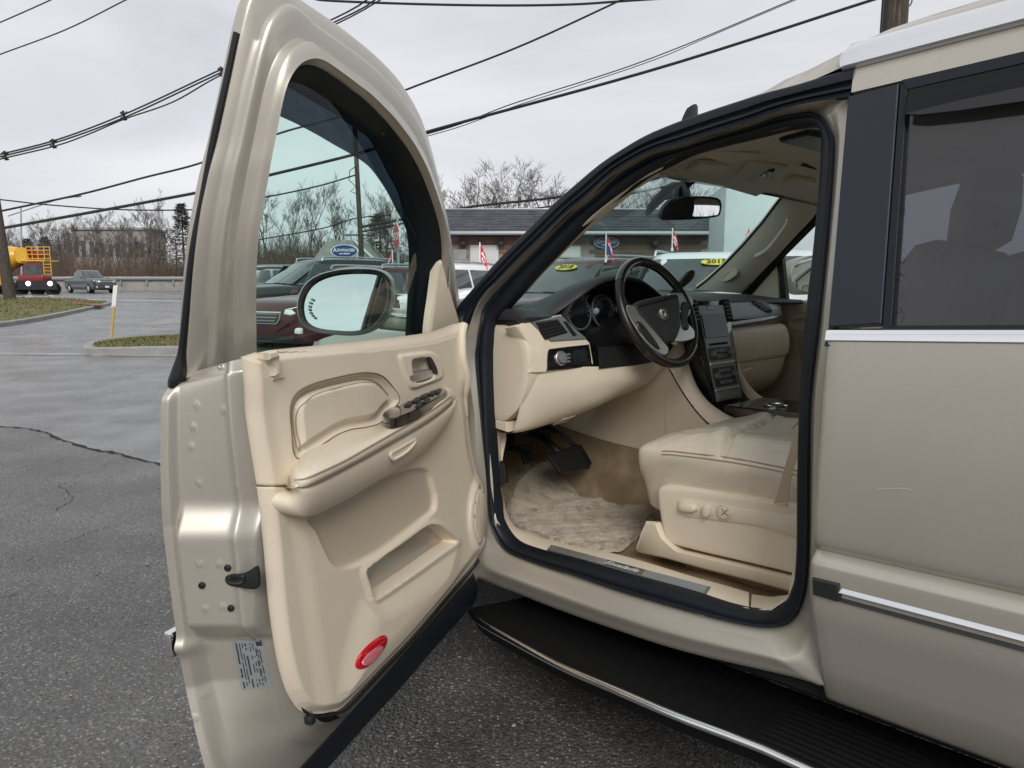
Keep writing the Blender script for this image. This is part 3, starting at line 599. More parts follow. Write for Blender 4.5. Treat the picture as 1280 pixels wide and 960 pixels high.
# trims of the rear door
chx = lambda z0, z1, y0, x0, x1, b: [[np.array([x, y0 + d, z0 + (z1 - z0) * t]) for t, d in ((0, -.012), (.02, b * .6), (.12, b), (.5, b * .3), (.9, -b * .9), (1, -b - .006))] for x in np.linspace(x0, x1, 6)]
zb = S(1036, 427, .006)[2]; zt = S(1036, 411, .006)[2]
rp('belt_moulding', grid(np.array(chx(zb, zt, .006, -.001, -2.5, .003))), 'chrome', ang=30)
rp('belt_rubber', grid(np.array(chx(zb - .010, zb - .0005, .005, .001, -2.5, .002))), 'seal_dark', ang=30)
zc = S(1050, 731, .032)[2]; zd = S(1050, 741, .032)[2]; ze = S(1050, 752, .03)[2]
rp('side_moulding', grid(np.array(chx(zd, zc, .030, -.048, -1.1, .008))), 'chrome', ang=30)
rp('side_moulding_lower', grid(np.array(chx(ze, zd - .0005, .028, -.03, -1.1, .007))), 'plastic_black', ang=30)
rp('moulding_end_cap', slab([S(a, b, .030) for a, b in ((1017, 721), (1050, 729), (1052, 746), (1048, 751), (1018, 742))], (0, 1, 0), [(0, -.01), (0, .006), (.003, .009)]), 'plastic_black')
bp_ = [(1061, 121), (1124, 105), (1102, 405), (1036, 409)]
rp('pillar_panel', slab([SF(a, b, lambda z: ty(z) + .001) for a, b in bp_], (0, 1, .27), [(0, -.02), (0, .002), (.002, .004)]), 'pillar_black', smooth=False)
q0, q1 = SF(1124, 105, ty), SF(1102, 405, ty)
fr_ = MB()
def sidepoly(pts, y0, y1, ins=.001): return slab([np.array([x, ty(z), z]) for x, z in pts], (0, 1, .27), [(0, y0), (0, y1), (ins, y1 + .001)])
zT = q0[2]; zB = .012
fr_.add(sidepoly([(q0[0] - .002, zT), (q0[0] - .016, zT - .002), (q1[0] - .018, zB), (q1[0] - .002, zB)], -.03, .0))
fr_.add(sidepoly([(q0[0], zT + .012), (-2.2, zT + .012), (-2.2, zT - .016), (q0[0] - .016, zT - .016)], -.03, .001))
fr_.add(sidepoly([(q1[0] - .018, zB + .008), (-2.2, zB + .008), (-2.2, zB - .01), (q1[0] - .018, zB - .01)], -.03, .001))
fr_.add(sidepoly([(-.95, zT), (-1.1, zT), (-1.15, zB), (-1.0, zB)], -.03, .0005))
rp('window_frame', (fr_.V, fr_.F), 'seal_rubber', smooth=False)
rp('window_glass', (np.array([[x, ty(z) - .012, z] for x, z in ((q0[0] - .012, zT), (-2.3, zT), (-2.3, zB - .02), (q1[0] - .014, zB - .02))]), [(0, 1, 2, 3)]), 'privacy_glass', smooth=False)
wd = lambda z: ty(z) + .012
rp('rain_deflector', slab([SF(a, b, wd) for a, b in ((1131, 143), (1150, 144), (1200, 138), (1280, 126), (1400, 110), (1400, 50), (1280, 80), (1136, 112))], (0, 1, .27), [(0, -.004), (0, 0)]), 'visor_acrylic', smooth=False)
sc_m = MB()
for pts in ([(1043, 768), (1070, 785), (1098, 806), (1109, 828)], [(1095, 612), (1120, 610.5), (1140, 612)]):
    sc_m.add(tube([S(a, b, .0232 if b < 700 else .012) for a, b in cr(pts, 24)], .0006, 4))
tag(rp('scratches', (sc_m.V, sc_m.F), 'scratch'), kind='stuff')
dr_m = MB(); rd_ = np.random.RandomState(8)
for k in range(140):
    a = rd_.uniform(1113, 1131) if k < 120 else rd_.uniform(1040, 1275); b = rd_.uniform(190, 404) if k < 120 else rd_.uniform(150, 400)
    r = rd_.uniform(.0006, .0014) * (1 if k < 120 else .7); p = SF(a, b, lambda z: ty(z) + (.002 if a < 1116 else -.0115)); dr_m.add(disc(p, (0, 1, .27), [(r, -.0004), (r, .0003), (r * .5, .0009)], 6))
tag(rp('rain_drops', (dr_m.V, dr_m.F), 'gloss_black'), kind='stuff')
rp('deflector_lip', slab([SF(a, b, wd) for a, b in ((1131, 143.5), (1150, 145), (1200, 139.5), (1280, 128), (1400, 111), (1400, 92), (1280, 109), (1200, 126), (1150, 138))], (0, 1, .27), [(0, 0), (.001, .004)]), 'plastic_black', smooth=False)
# running board
rbo = [(588, 762), (600, 776), (640, 799), (700, 831), (760, 857), (850, 895), (930, 925), (1000, 955)]
zr = -.865
ro = [Z(a, b, zr) for a, b in rbo]; ro = ro + [np.array([-.6, ro[-1][1] + .012, zr]), np.array([-1.3, ro[-1][1] + .012, zr])]
rbp = cr(ro, 60)
rin = np.array([[p[0] if i > 6 else rbp[6][0] + (p[0] - rbp[6][0]) * .6, -.14, zr + .006] for i, p in enumerate(rbp)])
tread = np.array([[rbp[i] * (1 - w) + rin[i] * w + np.array([0, 0, .004 + (.0022 if k % 2 else 0) * (0 < k < 21)]) for k, w in enumerate(np.linspace(0, 1, 26))] for i in range(60)])
rbm = MB().add(grid(tread)); rbm.add(grid(np.array([[rbp[i] + np.array([0, 0, d]) + (rin[i] - rbp[i]) * w for d, w in ((.004, 0), (-.05, .06), (-.06, .9), (.0, 1))] for i in range(60)])))
rb = cp('running_board', (rbm.V, rbm.F), 'tread_black', ang=25)
link('chrome_edge', *tube([p + np.array([0, .0, -.004]) for p in rbp], .010, 10, flat=1.0), 'chrome', rb)
cp('sill_underside', grid(np.array([[np.array([x, y, z]) for y, z in ((-.05, -.75), (-.06, -.80), (-.10, -.83), (-.3, -.84), (-1.7, -.84), (-1.95, -.75))] for x in (1.3, .5, -.5, -1.5, -2.9)])), 'gap_black')
# front end: wing, bonnet, bumper, wheels
fx = [1.16, 1.3, 1.6, 1.9, 2.2, 2.42, 2.5]
rows = []
for x in fx:
    k = max(0, x - 1.9) / .6; zt_ = .03 - .10 * k ** 1.5 - (.0 if x > 1.25 else 0); yo = -.02 - .16 * k ** 2
    rows.append([np.array([x, yo - .02, -.75]), np.array([x, yo + .01, -.45]), np.array([x, yo + .02, -.2]), np.array([x, yo + .005, -.05]), np.array([x, yo - .06, zt_ - .012]), np.array([x, -.4, zt_ + .035]), np.array([x, -1.0, zt_ + .055]), np.array([x, -1.6, zt_ + .035]), np.array([x, -2 - yo + .06, zt_ - .012]), np.array([x, -2 - yo - .01, -.2]), np.array([x, -2 - yo + .02, -.75])])
cp('bonnet', patch(rows, 40, 60), 'champagne')
cp('front_bumper', loft([cr([np.array([2.5 + .06 * t, -1 + s * (.82 - .12 * t), z]) for s, z in ((1, -.72), (1, -.1), (-1, -.1), (-1, -.72))], 30, True) for t in (0, .5, 1)]), 'champagne')
for x in (1.85, -1.35):
    for yy, sgn in ((-.14, 1), (-1.86, -1)):
        w = cp('wheel', disc((x, yy + sgn * .13, -.79), (0, -sgn, 0), [(.2, .0), (.37, .0), (.39, .03), (.39, .22), (.37, .25), (.2, .25)], 40), 'seal_dark')
        link('rim', *disc((x, yy + sgn * .135, -.79), (0, -sgn, 0), [(.03, -.01), (.22, .01), (.25, -.004), (.26, .02)], 32), 'satin_silver', w)
cp('body_floor', box((.3, -1, -.80), (4.2, 1.7, .05), .01), 'gap_black')
# ---------------------------------------------------------------- the cabin
fz = lambda x, y: -.735 + np.clip((x - 1.36) * .62, 0, .5) + .09 * sst(np.array(-y), .70, .80) * 0
def FL(a, b, up=0): P = march(a, b, lambda x, y: float(fz(x, y)) + up); return P
# carpet
gx = np.linspace(-.3, 2.0, 90); gy = np.linspace(-.13, -1.9, 60)
car_z = lambda x, y: float(fz(x, y)) + .006 * math.sin(x * 23 + y * 9) + .004 * math.sin(y * 40 - x * 6) + .0
cp('carpet', grid(np.array([[(x, y, car_z(x, y)) for y in gy] for x in gx])), 'carpet')
# sill and kick trim
SILL = [((616, 594), (630, 545)), ((616, 594), (627, 562)), ((618, 625), (628, 607)), ((620, 640), (632, 633)), ((625, 658), (643, 657)), ((640, 680), (664, 668)), ((669, 692), (700, 679)), ((718, 705), (762, 691)), ((778, 723), (810, 704)), ((855, 744), (862, 720)), ((900, 759), (905, 732)), ((936, 766), (936, 741))]
a3 = []; b3 = []
for k, (a, b) in enumerate(SILL):
    w = max(0, min(1, (k - 2) / 4)); A_ = S(*a, -.066); B1 = S(*b, -.15); B2 = Z(*b, -.688)
    a3.append(A_); b3.append(B1 * (1 - w) + B2 * w)
a3[0] = S(612, 525, -.066); b3[0] = S(632, 530, -.15)
a3 = cr(a3, 90, arc=False); b3 = cr(b3, 90, arc=False)
cp('sill_trim', grid(np.array([[a3[i] * (1 - w) + b3[i] * w + np.array([0, 0, d]) for w, d in ((-.12, -.03), (-.06, -.006), (.1, .006), (.85, .006), (.97, .003), (1.02, -.05))] for i in range(90)])), 'cream', ang=60)
SG = np.array([a3[i] * (1 - w) + b3[i] * w + np.array([0, 0, .006]) for i in range(90) for w in np.linspace(.05, .95, 40)])
def near(Gp, a, b):
    r = cray(a, b); r /= np.linalg.norm(r); Pv = Gp - CC; t = Pv @ r; k = int(np.argmin(np.linalg.norm(Pv - t[:, None] * r, axis=1))); return CC + r * t[k]
a4 = [S(938, 767, -.066), S(960, 764, -.066), S(984, 748, -.066), S(993, 725, -.066)]; b4 = [Z(940, 742, -.688), Z(965, 746, -.688), Z(984, 748, -.69) + [0, -.03, 0], S(993, 700, -.16)]
cp('sill_trim', grid(np.array([[a4[i] * (1 - w) + b4[i] * w + np.array([0, 0, d - .003]) for w, d in ((0, .0), (.1, .006), (.9, .006), (1.0, .0), (1.02, -.04))] for i in range(4)])), 'cream')
zs_ = -.6795
spq = np.array([near(SG, a, b) for a, b in ((684, 687.5), (689, 682), (888.5, 734.5), (882, 744.5))])
spn = np.cross(spq[3] - spq[0], spq[1] - spq[0]); spn *= np.sign(spn[2]) / np.linalg.norm(spn)
sp = cp('sill_plate', slab(spq, spn, [(0, -.004), (0, .002), (.0015, .0032)]), 'brushed', smooth=False)
rib = MB()
for k in range(7):
    u = (k + .8) / 7.6
    l_ = spq[0] * (1 - u) + spq[1] * u; r_ = spq[3] * (1 - u) + spq[2] * u; d_ = (r_ - l_)
    for t0, t1 in ((.012, .40), (.64, .988)): link('rib', *tube([l_ + d_ * t0 + spn * .0036, l_ + d_ * t1 + spn * .0036], .0016, 6), 'satin_silver', sp)
m_ = spq.mean(0); ex_ = spq[3] - spq[0]; ey_ = spq[1] - spq[0]
link('script_lettering', *frame_text(text_mesh('Escalade', .036, .0003, shear=.35), m_, ex_, ey_, .0042), 'white_part', sp, smooth=False)
kp_ = cp('bonnet_release', slab([S(a, b, -.135) for a, b in ((626, 576), (630, 580), (633, 604), (629, 609), (626, 600))], (0, 1, 0), [(0, -.01), (0, .006), (.001, .008)]), 'gloss_black')
# firewall, tunnel, console sides
cp('firewall', grid(np.array([[(1.75, y, -.75), (1.8, y, .03)] for y in (-.1, -.9)])), 'gap_black')
def CY(a, b, y): return S(a, b, y)
# console side: rows follow the side from the dash to the seat
rows = []
bl = [(820, 425), (832, 450), (848, 480), (866, 507), (884, 527), (905, 540)]
br = [(853, 425), (862, 458), (872, 484), (886, 503), (906, 517), (930, 528)]
cp('console_rail', patch([[S(*a, -.775) for a in bl], [(S(*a, -.775) * .5 + S(*b, -.83) * .5) + np.array([-.012, .0, .012]) for a, b in zip(bl, br)], [S(*b, -.845) for b in br], [S(*b, -.86) + np.array([0.02, 0, -.04]) for b in br]], 16, 40), 'cream')
wl = [(1.75, -.25), (1.30, -.10), (.98, -.05), (.90, -.20), (.72, -.36), (.45, -.42), (.1, -.43)]
wl = [S(*q, -.785) for q in bl]
topc = [np.array([1.75, -.78, .0]), np.array([1.3, -.785, -.03])] + [w + np.array([.004, 0, -.004]) for w in wl] + [np.array([.2, -.79, -.46])]
topc = cr(topc, 40, arc=False)
botl = S(770, 527, -.80)
mid = np.array([[q[0], -.80, np.interp(q[0], [.2, .9, 1.25, 1.75], [-.50, -.50, -.475, -.40])] for q in topc])
cp('console_side', grid(np.array([[topc[i], topc[i] * .5 + mid[i] * .5 + [0, .006, 0], mid[i]] for i in range(40)])), 'cream', ang=70)
cp('console_carpet', grid(np.array([[mid[i] + [0, .004, 0], mid[i] + [0, .012, -.02], np.array([mid[i][0], -.775, -.62]), np.array([mid[i][0], -.74, float(fz(mid[i][0], -.7)) - .01])] for i in range(40)])), 'carpet')
# dash top pad with the instrument hood
Y_ = [-.075, -.17, -.25, -.33, -.42, -.52, -.62, -.70, -.78, -.86, -1.0, -1.2, -1.45, -1.65, -1.88]
DR = [(1.60, [.05, .055, .06, .06, .06, .06, .06, .06, .06, .06, .06, .07, .10, .11, .10]),
      (1.35, [.045, .05, .055, .065, .075, .08, .075, .07, .07, .075, .095, .125, .13, .125, .10]),
      (1.18, [.042, .045, .06, .09, .115, .125, .12, .10, .09, .10, .115, .12, .12, .115, .09]),
      (1.05, [.040, .045, .075, .125, .155, .168, .160, .13, .10, .10, .105, .11, .11, .105, .085]),
      (.965, [.040, .045, .08, .14, .170, .182, .175, .145, .105, .083, .083, .085, .085, .085, .08]),
      (.935, [.036, .04, .07, .13, .163, .175, .168, .138, .098, .078, .078, .08, .08, .08, .075]),
      (.93, [.020, .02, .055, .115, .150, .162, .155, .125, .085, .062, .062, .065, .065, .065, .06]),
      (.96, [.016, .018, .05, .11, .145, .157, .150, .12, .08, .058, .058, .06, .06, .06, .055])]
def xoff(y, x): return (.05 * (1 if x < 1 else 0) * (-.3 < y)) - (0.0)
cp('dashboard', patch([[np.array([x + xoff(y, x), y, z]) for y, z in zip(Y_, zz)] for x, zz in DR], 50, 90, au=False), 'dash_black', ang=70)
dash_side = [(627, 390), (648, 370), (652, 398), (637, 404), (612, 406)]
cp('dash_pad_end', slab([S(a, b, -.085) for a, b in ((604, 412), (618, 392), (632, 386), (645, 390), (656, 397), (655, 402), (646, 410), (630, 406), (612, 406))], (0, 1, 0), [(0, -.12), (0, -.004), (.006, 0)]), 'dash_black')
c_ds = S(662, 387, -.25); cp('dash_speaker', disc((c_ds[0], -.25, c_ds[2] - .002), (-.12, .1, 1), [(.075, -.01), (.075, .0), (.07, .003), (.062, .002), (.061, -.001)], 30, sx=.6, sy=1.1), 'plastic_black')
# instrument cluster
cl = [(.97, -.29, -.07), (.97, -.28, .06), (.99, -.36, .125), (1.0, -.52, .15), (.99, -.68, .12), (.97, -.76, .06), (.96, -.75, -.07)]
cp('instrument_cluster', slab([np.array(q) + [.06, 0, 0] for q in cl], (-1, 0, 0), [(0, -.02), (0, 0)]), 'gloss_black')
for yy, r in ((-.40, .062), (-.53, .062), (-.645, .045)):
    gz = cp('gauge', disc((1.025, yy, .055), (-1, 0, .15), [(r, 0), (r, .006), (r - .003, .008), (r - .005, .004)], 32), 'button_grey')
    link('dial', *disc((1.025, yy, .055), (-1, 0, .15), [(r - .006, 0), (r - .006, .0045)], 32), 'display', gz)
    tk = MB()
    for a in np.linspace(-2.2, 2.2, 13): tk.add(box((1.018, yy + (r - .016) * math.sin(a), .055 + (r - .016) * math.cos(a)), (.001, .002, .007), rot=Matrix.Rotation(-a, 4, 'X')))
    link('ticks', tk.V, tk.F, 'dial_mark', gz, smooth=False)
hood_in = patch([[np.array([.945, y, z - .012]) for y, z in ((-.26, -.06), (-.262, .06), (-.34, .13), (-.52, .165), (-.70, .125), (-.775, .06), (-.77, -.06))], [np.array([1.04, y, z - .012]) for y, z in ((-.28, -.06), (-.28, .06), (-.36, .115), (-.52, .145), (-.68, .11), (-.755, .055), (-.75, -.06))]], 6, 50)
cp('cluster_hood', hood_in, 'dash_black')
# left end: cap, vent, switch panel, knee bolster
ec = cr([(611, 409), (618, 405.5), (634, 406), (646, 412), (656, 424), (661, 440), (662, 462), (658, 487), (650, 508), (640, 520), (628, 526.5), (612, 521), (610, 480)], 60, True)
cp('dash_end_cap', slab([S(a, b, -.092) for a, b in ec], (0, 1, 0), [(0, -.05), (0, -.003), (.002, .002), (.008, .005), (.03, .006)]), 'cream')
def XD(a, b, o=0.0):                              # the rear face of the dash, left part: leans and turns towards the driver
    n = np.array([-1, .12, .12]); n = n / np.linalg.norm(n); return on(np.array([.965 - o, -.10, 0]), n, a, b)
nD = np.array([-1, .12, .12]); nD /= np.linalg.norm(nD)
hs = cr([(646, 408), (656, 403), (664, 403), (676, 418), (686, 428), (733, 426), (739, 430), (743, 455), (739, 457), (683, 465), (662, 466), (661, 440), (657, 425)], 60, True)
hs = [(645, 408), (655, 403), (664, 402), (702, 393), (735, 425), (738, 428), (743, 456), (684, 466), (661, 467), (662, 445), (658, 426)]
cp('dash_panel', slab(lin([XD(a, b) for a, b in hs + hs[:1]], 45)[:-1], nD, [(0, -.06), (0, -.006), (.004, -.001), (.01, 0)]), 'cream')
vt = cp('air_vent', slab(lin([XD(a, b, .001) for a, b in ((663, 403), (701, 394), (716, 409), (734, 424), (688, 427), (675, 415), (663, 403))], 40)[:-1], nD, [(0, -.01), (0, .002), (.003, .006)]), 'dash_silver')
vi = [(669, 403), (697, 399), (710, 416), (682, 424)]
link('vent_opening', *slab([XD(a, b, .0075) for a, b in vi], nD, [(0, -.01), (0, .0005)]), 'gap_black', vt)
for k in range(5):
    u = (k + .6) / 5.2; l_ = np.array(vi[0]) * (1 - u) + np.array(vi[3]) * u; r_ = np.array(vi[1]) * (1 - u) + np.array(vi[2]) * u
    link('vent_slat', *tube([XD(*(l_ + [1, 0]), .009), XD(*(r_ - [1, 0]), .009)], .0028, 6), 'plastic_black', vt)
link('vent_wheel', *slab([XD(a, b, .008) for a, b in ((704, 402), (708, 402), (721, 419), (716, 420))], nD, [(0, -.005), (0, .002)]), 'plastic_black', vt)
hsw = cp('headlight_switch', slab([XD(a, b, .001) for a, b in cr([(685, 439), (690, 436), (733, 431), (736, 433), (739, 454), (736, 458), (688, 463), (684, 461)], 40, True)], nD, [(0, -.01), (0, .002), (.002, .003)]), 'gloss_black')
link('knob', *disc(XD(700.5, 448, .003), nD, [(.022, 0), (.022, .006), (.019, .010), (.017, .009), (.016, .016), (.004, .018)], 28), 'button_grey', hsw)
link('knob_ring', *disc(XD(700.5, 448, .003), nD, [(.0235, 0), (.0235, .006), (.0205, .0075), (.0205, .001)], 28), 'satin_silver', hsw)
for b in (443, 447.5, 452): link('button', *slab([XD(710 + dx, b + dy, .0045) for dx, dy in ((-2.4, -1), (2.6, -1.6), (2.8, 1), (-2.2, 1.6))], nD, [(0, 0), (.001, .002)]), 'button_grey', hsw)
link('display', *slab([XD(a, b, .0045) for a, b in ((717, 438), (732, 435.5), (734.5, 452), (719, 455))], nD, [(0, 0), (.001, .001)]), 'display', hsw)
kb = [[(.975, -.092, -.105), (.99, -.092, -.2), (1.03, -.095, -.295), (1.06, -.1, -.325), (1.2, -.1, -.33)], [(.955, -.13, -.11), (.965, -.14, -.2), (1.0, -.15, -.29), (1.05, -.15, -.325), (1.2, -.15, -.335)],
      [(.93, -.27, -.118), (.935, -.27, -.2), (.975, -.28, -.275), (1.05, -.28, -.315), (1.2, -.28, -.33)], [(.90, -.40, -.125), (.91, -.40, -.19), (.955, -.41, -.26), (1.06, -.42, -.30), (1.2, -.42, -.31)],
      [(.885, -.52, -.13), (.90, -.53, -.19), (.96, -.54, -.24), (1.06, -.55, -.275), (1.2, -.55, -.29)], [(.885, -.64, -.125), (.91, -.65, -.18), (.97, -.66, -.225), (1.06, -.66, -.26), (1.2, -.66, -.28)],
      [(.895, -.74, -.10), (.93, -.76, -.16), (.99, -.765, -.21), (1.08, -.77, -.25), (1.2, -.775, -.27)], [(.90, -.80, -.06), (.95, -.80, -.15), (1.05, -.80, -.20), (1.12, -.80, -.25), (1.25, -.80, -.3)]]
cp('knee_bolster', patch([[np.array(q) for q in r] for r in kb], 70, 30), 'cream')
cp('bolster_upper', patch([[np.array([.99, y, -.06 + d]) + np.array([k, 0, 0]) for y, k, d in ((-.36, -.085, 0), (-.45, -.095, 0), (-.55, -.1, 0), (-.7, -.09, .02), (-.8, -.08, .06))], [np.array([.99, y, -.13 + d]) + np.array([k, 0, 0]) for y, k, d in ((-.36, -.088, 0), (-.45, -.1, 0), (-.55, -.107, 0), (-.7, -.1, .01), (-.8, -.08, .05))]], 6, 20), 'plastic_black')
cp('fuse_flap', slab([S(0, 0, 0) * 0 + np.array(q) for q in ((1.0, -.285, -.297), (1.0, -.35, -.292), (1.05, -.355, -.318), (1.05, -.29, -.322))], (-.55, 0, -.85), [(0, -.004), (0, .0005), (.001, .002)]), 'cream')
cp('dash_foot', slab([S(a, b, -.09) for a, b in ((618, 525), (634, 528), (634, 540), (619, 535))], (0, 1, 0), [(0, -.05), (0, 0), (.002, .002)]), 'cream')
ud = MB().add(grid(np.array([[(1.18, y, -.29), (1.35, y, -.22), (1.7, y, -.1)] for y in (-.12, -.62)])))
cp('dash_underside', (ud.V, ud.F), 'gap_black')
# pedals
def pedal(name, pad, y, arm, w=.010):
    p = cp(name, slab(pad, np.cross(np.array(pad[1]) - pad[0], np.array(pad[2]) - pad[1]) * 1, [(0, -.006), (0, .004), (.004, .008)]), 'seal_dark')
    link('pedal_arm', *tube(cr(arm, 16), w, 8, flat=1.5), 'plastic_black', p)
bx = 1.30
P_ = lambda a, b, x: X(a, b, x)
pedal('brake_pedal', [P_(683, 569, 1.27), P_(718, 557, 1.27), P_(737, 585, 1.24), P_(699, 591, 1.24)][::-1], 0, [P_(706, 572, 1.29), P_(690, 556, 1.34), P_(672, 545, 1.42), P_(640, 540, 1.5)], .014)
pedal('accelerator_pedal', [P_(716, 555, 1.30), P_(726, 556, 1.30), P_(739, 578, 1.26), P_(734, 587, 1.26), P_(726, 585, 1.26)][::-1], 0, [P_(725, 562, 1.31), P_(706, 548, 1.36), P_(690, 536, 1.4), P_(672, 530, 1.5)], .011)
pedal('parking_brake_pedal', [P_(652, 568, 1.42), P_(662, 563, 1.42), P_(668, 576, 1.40), P_(656, 581, 1.40)][::-1], 0, [P_(658, 568, 1.43), P_(648, 562, 1.46), P_(636, 561, 1.5)], .010)
cp('pedal_bracket', box(tuple(X(655, 540, 1.5)), (.12, .22, .08), .02), 'plastic_black')
# steering wheel
tl = math.radians(22); wc = X(822.5, 390, .83); wu = np.array([math.sin(tl), 0, math.cos(tl)]); wv = np.array([0, -1, 0.]); wn = np.array([-math.cos(tl), 0, math.sin(tl)])
def WP(a, b, o=0.0): return on(wc + wn * o, wn, a, b)
sw_ = bpy.data.objects.new
RM = .187
def rimpts(a0, a1, n): return [wc + RM * (math.cos(t) * wv + math.sin(t) * wu) for t in np.linspace(a0, a1, n)]
swh = cp('steering_wheel', tube(rimpts(0, 2 * math.pi * 63 / 64, 64), .0158, 12, closed=True), 'wheel_leather')
swh['label'] = 'dark leather and wood steering wheel with crest on its hub'
for a0, a1 in ((.62, 2.52), (3.9, 5.52)):
    link('wood_section', *tube(rimpts(a0, a1, 40), .0168, 14), 'dark_wood', swh)
hub = cr([(790, 383), (797, 377), (815, 372.5), (838, 368.5), (846, 371), (849, 396), (848, 414), (842, 425), (832, 431), (826, 428), (815, 415), (803, 401), (795, 391)], 60, True)
hb = link('hub', *slab([WP(a, b, .006) for a, b in hub], wn, [(0, -.05), (0, .0), (.004, .008), (.010, .0115), (.018, .0125)]), 'dash_black', swh)
link('spoke', *slab([WP(a, b, .008) for a, b in cr([(780, 387), (783, 382), (791, 384), (797, 393), (805, 402), (817, 416), (828, 429), (834, 437), (831, 445), (822, 442), (806, 428), (794, 412), (785, 399)], 50, True)], wn, [(0, -.02), (0, .004), (.003, .008)]), 'satin_silver', swh)
link('spoke', *slab([WP(a, b, .008) for a, b in cr([(836, 369), (850, 366), (862, 370), (866, 378), (862, 392), (858, 402), (866, 412), (869, 420), (864, 425), (850, 428), (843, 425), (848, 410), (849, 390)], 50, True)], wn, [(0, -.02), (0, .0), (.003, .004)]), 'satin_silver', swh)
link('switch_pod', *slab([WP(a, b, .010) for a, b in cr([(793, 403), (799, 405), (809, 417), (819, 431), (822, 438), (815, 434), (803, 422), (795, 411)], 40, True)], wn, [(0, 0), (0, .009), (.003, .012)]), 'plastic_black', swh)
link('switch_pod', *slab([WP(a, b, .010) for a, b in cr([(851, 380), (859, 379), (861, 386), (858, 400), (860, 411), (855, 413), (851, 404)], 40, True)], wn, [(0, 0), (0, .004), (.003, .007)]), 'plastic_black', swh)
eb = WP(828.5, 393, .020)
em = link('hub_emblem', *disc(eb, wn, [(.023, -.002), (.023, .003), (.0200, .005), (.0175, .003)], 32, sx=.95, sy=1.15), 'chrome', swh)
ins = MB()
def eq(u, v): return eb + wv * u + wu * v
link('spoke_badge', *slab([eq(u, v) for u, v in ((-.0105, .010), (.0105, .010), (.0105, -.002), (.006, -.008), (0, -.0115), (-.006, -.008), (-.0105, -.002))], wn, [(0, 0), (0, .0055), (.001, .006)]), 'satin_silver', swh)
link('crest_stripe', *slab([eq(u, v) for u, v in ((-.0095, .009), (-.001, .009), (-.001, .001), (-.0095, .001))], wn, [(0, .005), (0, .0066)]), 'gloss_black', swh)
link('crest_stripe', *slab([eq(u, v) for u, v in ((.001, .009), (.0095, .009), (.0095, .005), (.001, .005))], wn, [(0, .005), (0, .0066)]), 'red_lens', swh)
cp('steering_column', loft([cr([wc - wn * d + np.array([0, y * w, -.02 + z * h]) for y, z in ((-1, -.2), (-.8, .8), (.8, .8), (1, -.2), (.6, -1), (-.6, -1))], 30, True) for d, w, h in ((.02, .055, .05), (.07, .085, .075), (.14, .095, .085), (.26, .1, .085))]), 'plastic_black')
cp('turn_stalk', tube([wc - wn * .06 + [0, .05, .0], wc - wn * .075 + [0, .11, .02], wc - wn * .08 + [0, .16, .03]], [.008, .009, .013], 8), 'plastic_black')
cp('stalk_knob', disc(X(745, 389, .92), (-.6, .8, .1), [(.011, -.02), (.012, 0), (.010, .006), (.005, .008)], 16), 'button_grey')
cp('shift_lever', tube(cr([wc - wn * .08 + [0, -.06, .03], wc - wn * .05 + [-.01, -.15, .09], wc - wn * .03 + [-.01, -.24, .15]], 14), [.009] * 8 + [.012, .015, .017, .018, .017, .010], 10), 'plastic_black')
# centre stack
n_s = np.array([-.975, 0, .22]); n_s /= np.linalg.norm(n_s); s0 = np.array([.872, -.975, .075]); su = np.array([.22, 0, .975]); su /= np.linalg.norm(su)
def ST(u, v, o=0.0): return s0 + np.array([0, -u, 0]) + su * v + n_s * o
def stq(u0, u1, v0, v1): return [ST(u0, v1), ST(u1, v1), ST(u1, v0), ST(u0, v0)]
cs = cp('centre_stack', slab([ST(-.135, .01), ST(.135, .01), ST(.125, -.2), ST(.10, -.38), ST(-.10, -.38), ST(-.125, -.2)], n_s, [(0, -.12), (0, -.004), (.006, .0)]), 'gloss_black')
def sl(name, u0, u1, v0, v1, m, h=.004): return link(name, *slab(stq(u0, u1, v0, v1), n_s, [(0, -.002), (0, h * .6), (.0015, h)]), MATS[m], cs)
sl('stack_panel', -.085, .09, -.375, -.01, 'dash_silver', .004)
sl('clock', -.03, .03, -.03, -.012, 'gloss_black', .006)
sl('navigation_screen', -.08, .08, -.135, -.045, 'display', .007)
sl('disc_slot', -.065, .065, -.165, -.155, 'gap_black', .0055)
sl('silver_bar', -.085, .09, -.238, -.228, 'chrome', .008); sl('silver_bar', -.085, .088, -.335, -.328, 'chrome', .008)
sl('audio_panel', -.078, .078, -.222, -.172, 'plastic_black', .0055); sl('climate_panel', -.078, .078, -.322, -.248, 'plastic_black', .0055); sl('ashtray', -.075, .075, -.37, -.343, 'dash_silver', .008)
for v, k in ((-.186, 0), (-.207, 0), (-.262, 1), (-.284, 1), (-.306, 1)):
    for u in np.linspace(-.036, .036, 5): sl('button', u - .007, u + .007, v - .007, v + .007, 'button_grey', .009)
for v in (-.197, -.28):
    for u in (-.062, .062): link('knob', *disc(ST(u, v, .004), n_s, [(.013, 0), (.013, .012), (.011, .016), (.004, .017)], 20), 'button_grey', cs)
for u in (-.115, .115):
    vv = cp('air_vent', slab([ST(u - .022, .012, .002), ST(u + .022, .012, .002), ST(u + .022, -.075, .002), ST(u - .022, -.075, .002)], n_s, [(0, -.01), (0, .003), (.004, .006)]), 'gap_black')
    for k in range(5): link('vent_slat', *tube([ST(u - .02, -.003 - k * .015, .008), ST(u + .02, -.003 - k * .015, .008)], .003, 6), 'button_grey', vv)
br2 = [(905, 402), (909, 425), (918, 455), (928, 478), (942, 495), (958, 503), (985, 508)]
